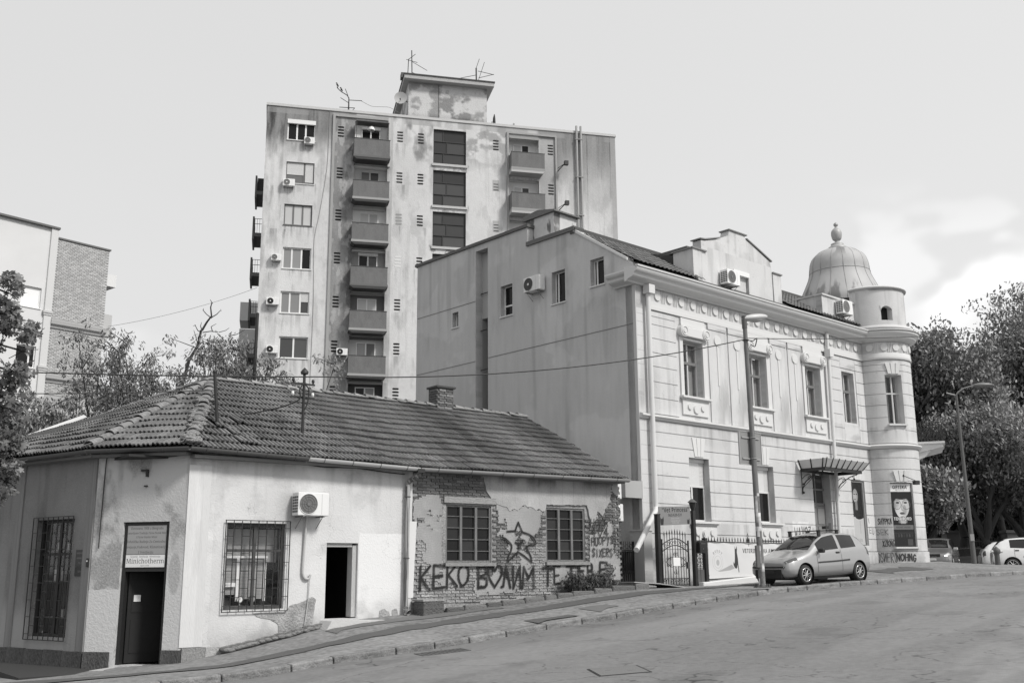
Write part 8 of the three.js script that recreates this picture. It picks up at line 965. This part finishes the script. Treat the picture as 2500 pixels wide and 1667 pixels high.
    const f = thing('park_railing', 'dark iron park railing between square pillars behind the parked cars', 'railing', [0, 0, 0]); for (const x of [26.9, 30.6, 34.3, 38]) part('pillar', [bx(x - 0.42, -1, -64.4, x + 0.42, 2.0, -63.6), bx(x - 0.52, 2.0, -64.5, x + 0.52, 2.16, -63.5)], M(0.14, 0.95), f); for (let x = 23; x < 41; x += 0.16) part('bar', bx(x - 0.012, 0.1, -64.02, x + 0.012, 1.7, -63.98), MAT.iron, f); part('rail', bx(23, 1.5, -64.015, 41, 1.55, -63.97), MAT.iron, f); part('plinth', bx(23, -1.2, -64.25, 41, 0.1, -63.75), M(0.14, 0.95), f); }
  // self-sown saplings behind the house
  const ail = cluster(5, 13, 0.16, 0.032, 0.42, 0.04, true), sm = leafM(0.17), sm2 = leafM(0.22);
  const SAP = [[70, 985, 34], [120, 960, 36], [165, 915, 37], [228, 880, 36], [262, 905, 38], [318, 845, 37], [345, 880, 36], [392, 880, 38], [420, 845, 36], [455, 850, 38], [492, 865, 37], [525, 850, 38], [552, 820, 36], [590, 835, 37], [625, 850, 36], [655, 885, 38]];
  const lab = ['leftmost, half hidden by the maple branch', 'second from the maple branch', 'third, before the brick block', 'rising against the brick block edge', 'low one right of the brick block', 'the tall pointed one in the gap of sky', 'bushy one right of the tall pointed one', 'low one amid the sky', 'flat-tufted one left of the bare tree', 'slim one just left of the bare tree trunk', 'leafy one right at the bare tree', 'right of the bare tree', 'tallest near the thin black pipe', 'beside the thin black pipe', 'overlapping the tower corner', 'low one in front of the tower wall'];
  SAP.forEach(([px, py, z], i) => {
    const R = rng(100 + i), x = (px - 1250) / 2500 * z * 1.03 , top = (1391 - py) / 2500 * z * 1.0 + 0.0, base = -1.6, H = top - base;
    const t = thing('sapling', 'self-sown leafy sapling behind the tiled roof, ' + lab[i], 'sapling', [x, base, -z], 0, 'saplings behind the house'), wood = [], list = [];
    const ns = 5 + Math.floor(R() * 3); for (let s = 0; s < ns; s++) { const a = R() * 6.28, lean = 0.05 + 0.22 * R(), hh = s ? H * (0.62 + 0.36 * R()) : H; let q = V((R() - 0.5) * 0.5, 0, (R() - 0.5) * 0.5); const n = 8; for (let k = 0; k < n; k++) { const e = q.clone().add(V(Math.cos(a) * lean * hh / n + (R() - 0.5) * 0.16, hh / n, Math.sin(a) * lean * hh / n + (R() - 0.5) * 0.16)); wood.push(taper(q, e, 0.05 * (1 - k / n) + 0.012, 0.05 * (1 - (k + 1) / n) + 0.010, 5)); const den = e.y > H * 0.72 ? 9 : 17; for (let c = 0; c < den; c++) if (e.y > H * 0.3) { const sp = 0.35 + 0.9 * (1 - k / n); list.push({ m: new THREE.Matrix4().compose(e.clone().add(V((R() - 0.5) * 2 * sp, (R() - 0.5) * 0.9, (R() - 0.5) * 2 * sp)), new THREE.Quaternion().setFromEuler(new THREE.Euler((R() - 0.5) * 0.5, R() * 6.28, (R() - 0.5) * 0.5)), V(1, 1, 1).multiplyScalar(0.55 + 0.5 * R())), c: 0.5 + 1.0 * R() }); } if (k > 3 && R() < 0.6) { const b = R() * 6.28, l = 0.5 + 0.6 * R(), tp = e.clone().add(V(Math.cos(b) * l, 0.35 * l, Math.sin(b) * l)); wood.push(taper(e, tp, 0.02, 0.008, 4)); for (let c = 0; c < 3; c++) list.push({ m: place(tp.clone().add(V((R() - 0.5) * 0.3, 0, (R() - 0.5) * 0.3)), 0.7 + 0.3 * R(), R), c: 0.6 + R() }); } q = e; } for (let c = 0; c < 3; c++) list.push({ m: new THREE.Matrix4().makeRotationY(c * 2).setPosition(q.clone()), c: 0.8 + 0.5 * R() }); }
    part('stems', wood, bark, t); scatter('foliage', ail, i % 3 ? sm : sm2, list, t, 'stuff');
  });
  { const R = rng(61), h = new THREE.Group(); h.name = 'thicket'; h.userData = { kind: 'stuff', label: 'dense low thicket between the saplings behind the roof', category: 'thicket' }; scene.add(h); const list = []; for (let k = 0; k < 15000; k++) { const f = R(), x = -21 + 13.2 * f, z = 33.5 + 5 * R(), y = -1 + (4.9 + 1.8 * n2(x * 0.9, 4) + 0.9 * f) * Math.pow(R(), 0.7); list.push({ m: place(V(x, y, -z), 0.7 + 0.5 * R(), R), c: 0.5 + 0.9 * R() }); } scatter('leaves', ail, sm, list, h); }
  // the bare tree against the sky
  { const t = thing('bare_tree', 'bare forked tree with crooked twigs rising above the saplings', 'tree', [-12.2, -1.6, -40]); const P = (px, py) => V((px - 1250) / 2500 * 40 * 1.03 + 12.2, (1391 - py) / 2500 * 40 + 1.6, 0), ln = (l, r0, r1, o) => { for (let i = 0; i + 1 < l.length; i++) o.push(taper(P(...l[i]), P(...l[i + 1]).add(V(0, 0, 0.1 * (i % 2))), mix(r0, r1, i / (l.length - 1)), mix(r0, r1, (i + 1) / (l.length - 1)), 6)); };
    const w = []; ln([[440, 1000], [462, 905], [470, 870], [487, 838], [494, 800], [505, 778], [516, 766], [512, 740], [516, 730], [510, 720]], 0.075, 0.012, w); part('trunk', w, bark, t); const b = []; for (const l of [[[516, 768], [503, 758], [495, 748], [494, 742]], [[516, 766], [528, 758], [538, 750], [537, 745]], [[494, 805], [484, 800], [478, 786], [472, 788]], [[494, 800], [490, 788], [494, 780]], [[496, 805], [515, 802], [535, 805], [552, 800], [562, 795]], [[520, 803], [516, 790], [530, 784]], [[470, 870], [500, 835], [530, 830]], [[545, 856], [570, 845], [585, 842]], [[560, 815], [580, 810], [600, 800]], [[487, 838], [480, 815], [476, 800]]]) ln(l, 0.022, 0.008, b); part('twigs', b, bark, t); }
  // the maple whose branches hang in at the left edge
  { const R = rng(71), t = thing('maple_tree', 'leafy maple branches hanging in at the left edge before the roof', 'tree', [-9.4, -2.2, -14.2]);
    const lobes = 5, shape = []; for (let k = 0; k <= 30; k++) { const a = -Math.PI * 0.42 + k / 30 * Math.PI * 1.84, f = 0.42 + 0.58 * Math.abs(Math.cos((a - Math.PI / 2) * 2.5)) ** 1.6; shape.push([Math.cos(a) * f, Math.sin(a) * f]); } const lg = new THREE.ShapeGeometry(new THREE.Shape([[0, -0.35], ...shape].map((p) => new THREE.Vector2(p[0] * 0.062, p[1] * 0.062)))); { const p = lg.attributes.position; for (let i = 0; i < p.count; i++) p.setZ(i, -0.25 * Math.abs(p.getX(i)) - 2.5 * p.getY(i) * p.getY(i)); lg.computeVertexNormals(); }
    const W = (px, py, dz) => V((px - 1250) / 2500 * (14.2 - dz) * 1.025 + 9.4, (1391 - py) / 2500 * (14.2 - dz) + 2.2, dz); const wood = [], list = [];
    const blobs = [[8, 700, 34, 60], [20, 760, 26, 60], [-10, 830, 34, 60], [72, 800, 24, 32], [58, 850, 28, 45], [48, 905, 38, 45], [30, 960, 62, 55], [55, 1000, 40, 40], [10, 1040, 70, 60], [25, 1110, 68, 70], [60, 1090, 28, 40], [0, 1190, 48, 70], [40, 1170, 40, 50], [-90, 900, 90, 260], [-120, 1150, 110, 160], [-160, 760, 120, 160]];
    for (const [px, py, rx, ry] of blobs) { const n = Math.round(rx * ry * (px < -50 ? 0.05 : 0.15)); const c0 = W(px, py, 0); wood.push(path([W(-260, py - 120, 0), W(-140, py - 60, 0.2), c0], 0.014, 5)); wood.push(path([c0.clone().add(V(-0.2, -0.1, 0)), c0, W(px + rx * 0.7, py + ry * 0.3, 0.1)], 0.006, 4)); for (let k = 0; k < n; k++) { const a = R() * 6.28, r = Math.sqrt(R()), p = W(px + rx * r * Math.cos(a), py + ry * r * Math.sin(a), (R() - 0.5) * 0.9); if (fbm(p.x * 5 + 3, p.y * 5, 3) < 0.40 + 0.14 * r) continue; list.push({ m: new THREE.Matrix4().compose(p, new THREE.Quaternion().setFromEuler(new THREE.Euler(-0.9 + (R() - 0.5) * 2.0, (R() - 0.5) * 2.6, (R() - 0.5) * 2.0 + Math.PI)), V(1, 1, 1).multiplyScalar(0.55 + 0.75 * R())), c: 0.3 + 1.2 * R() }); } }
    const tr = W(-420, 1500, 0); wood.push(taper(V(tr.x, 0, 0), V(tr.x, 5.2, 0), 0.17, 0.10, 10)); part('trunk', wood, bark, t); { const vis = list.filter((q) => { const e = q.m.elements; return e[12] - 9.4 > -7.05 && e[12] - 9.4 < -6.0; }), keep = new Set(vis.filter((_, i) => i % Math.max(1, Math.floor(vis.length / 300)) === 0).slice(0, 300)), lms = [0.06, 0.1, 0.14, 0.19].map(leafM); for (const q of keep) part('leaf', lg, lms[clamp(Math.floor(q.c * 2.7), 0, 3)], t, q.m); scatter('crown', lg, leafM(0.13), list.filter((q) => !keep.has(q)), t, 'stuff'); } }
  // the scrubby bush at the foot of the brick wall
  { const R = rng(81), t = thing('bush', 'scrubby twiggy bush growing at the foot of the graffitied brick wall', 'bush', FH.at(11.4, -0.62, 0.28), FH.a); const wood = [], list = [], bl = cluster(9, 7, 0.07, 0.012, 0.16, 0.015); for (let k = 0; k < 110; k++) { const a = (R() - 0.5) * 2.6, l = 0.2 + 0.42 * R() * (1 - 0.3 * Math.abs(a)), x0 = (R() - 0.5) * 1.4, b = V(x0, 0, (R() - 0.5) * 0.2), e = b.clone().add(V(Math.sin(a) * l * 1.1, Math.cos(a) * l, (R() - 0.3) * 0.25)); wood.push(taper(b, e, 0.006, 0.0025, 4)); for (let c = 0; c < 13; c++) { const p = b.clone().lerp(e, 0.25 + 0.75 * R()).add(V((R() - 0.5) * 0.14, (R() - 0.5) * 0.12, (R() - 0.5) * 0.14)); list.push({ m: place(p, 0.7 + 0.6 * R(), R), c: 0.5 + R() }); } } part('twigs', wood, M(0.1, 0.9), t); scatter('foliage', bl, leafM(0.10), list, t, 'stuff'); }
}
renderer.render(scene, camera);
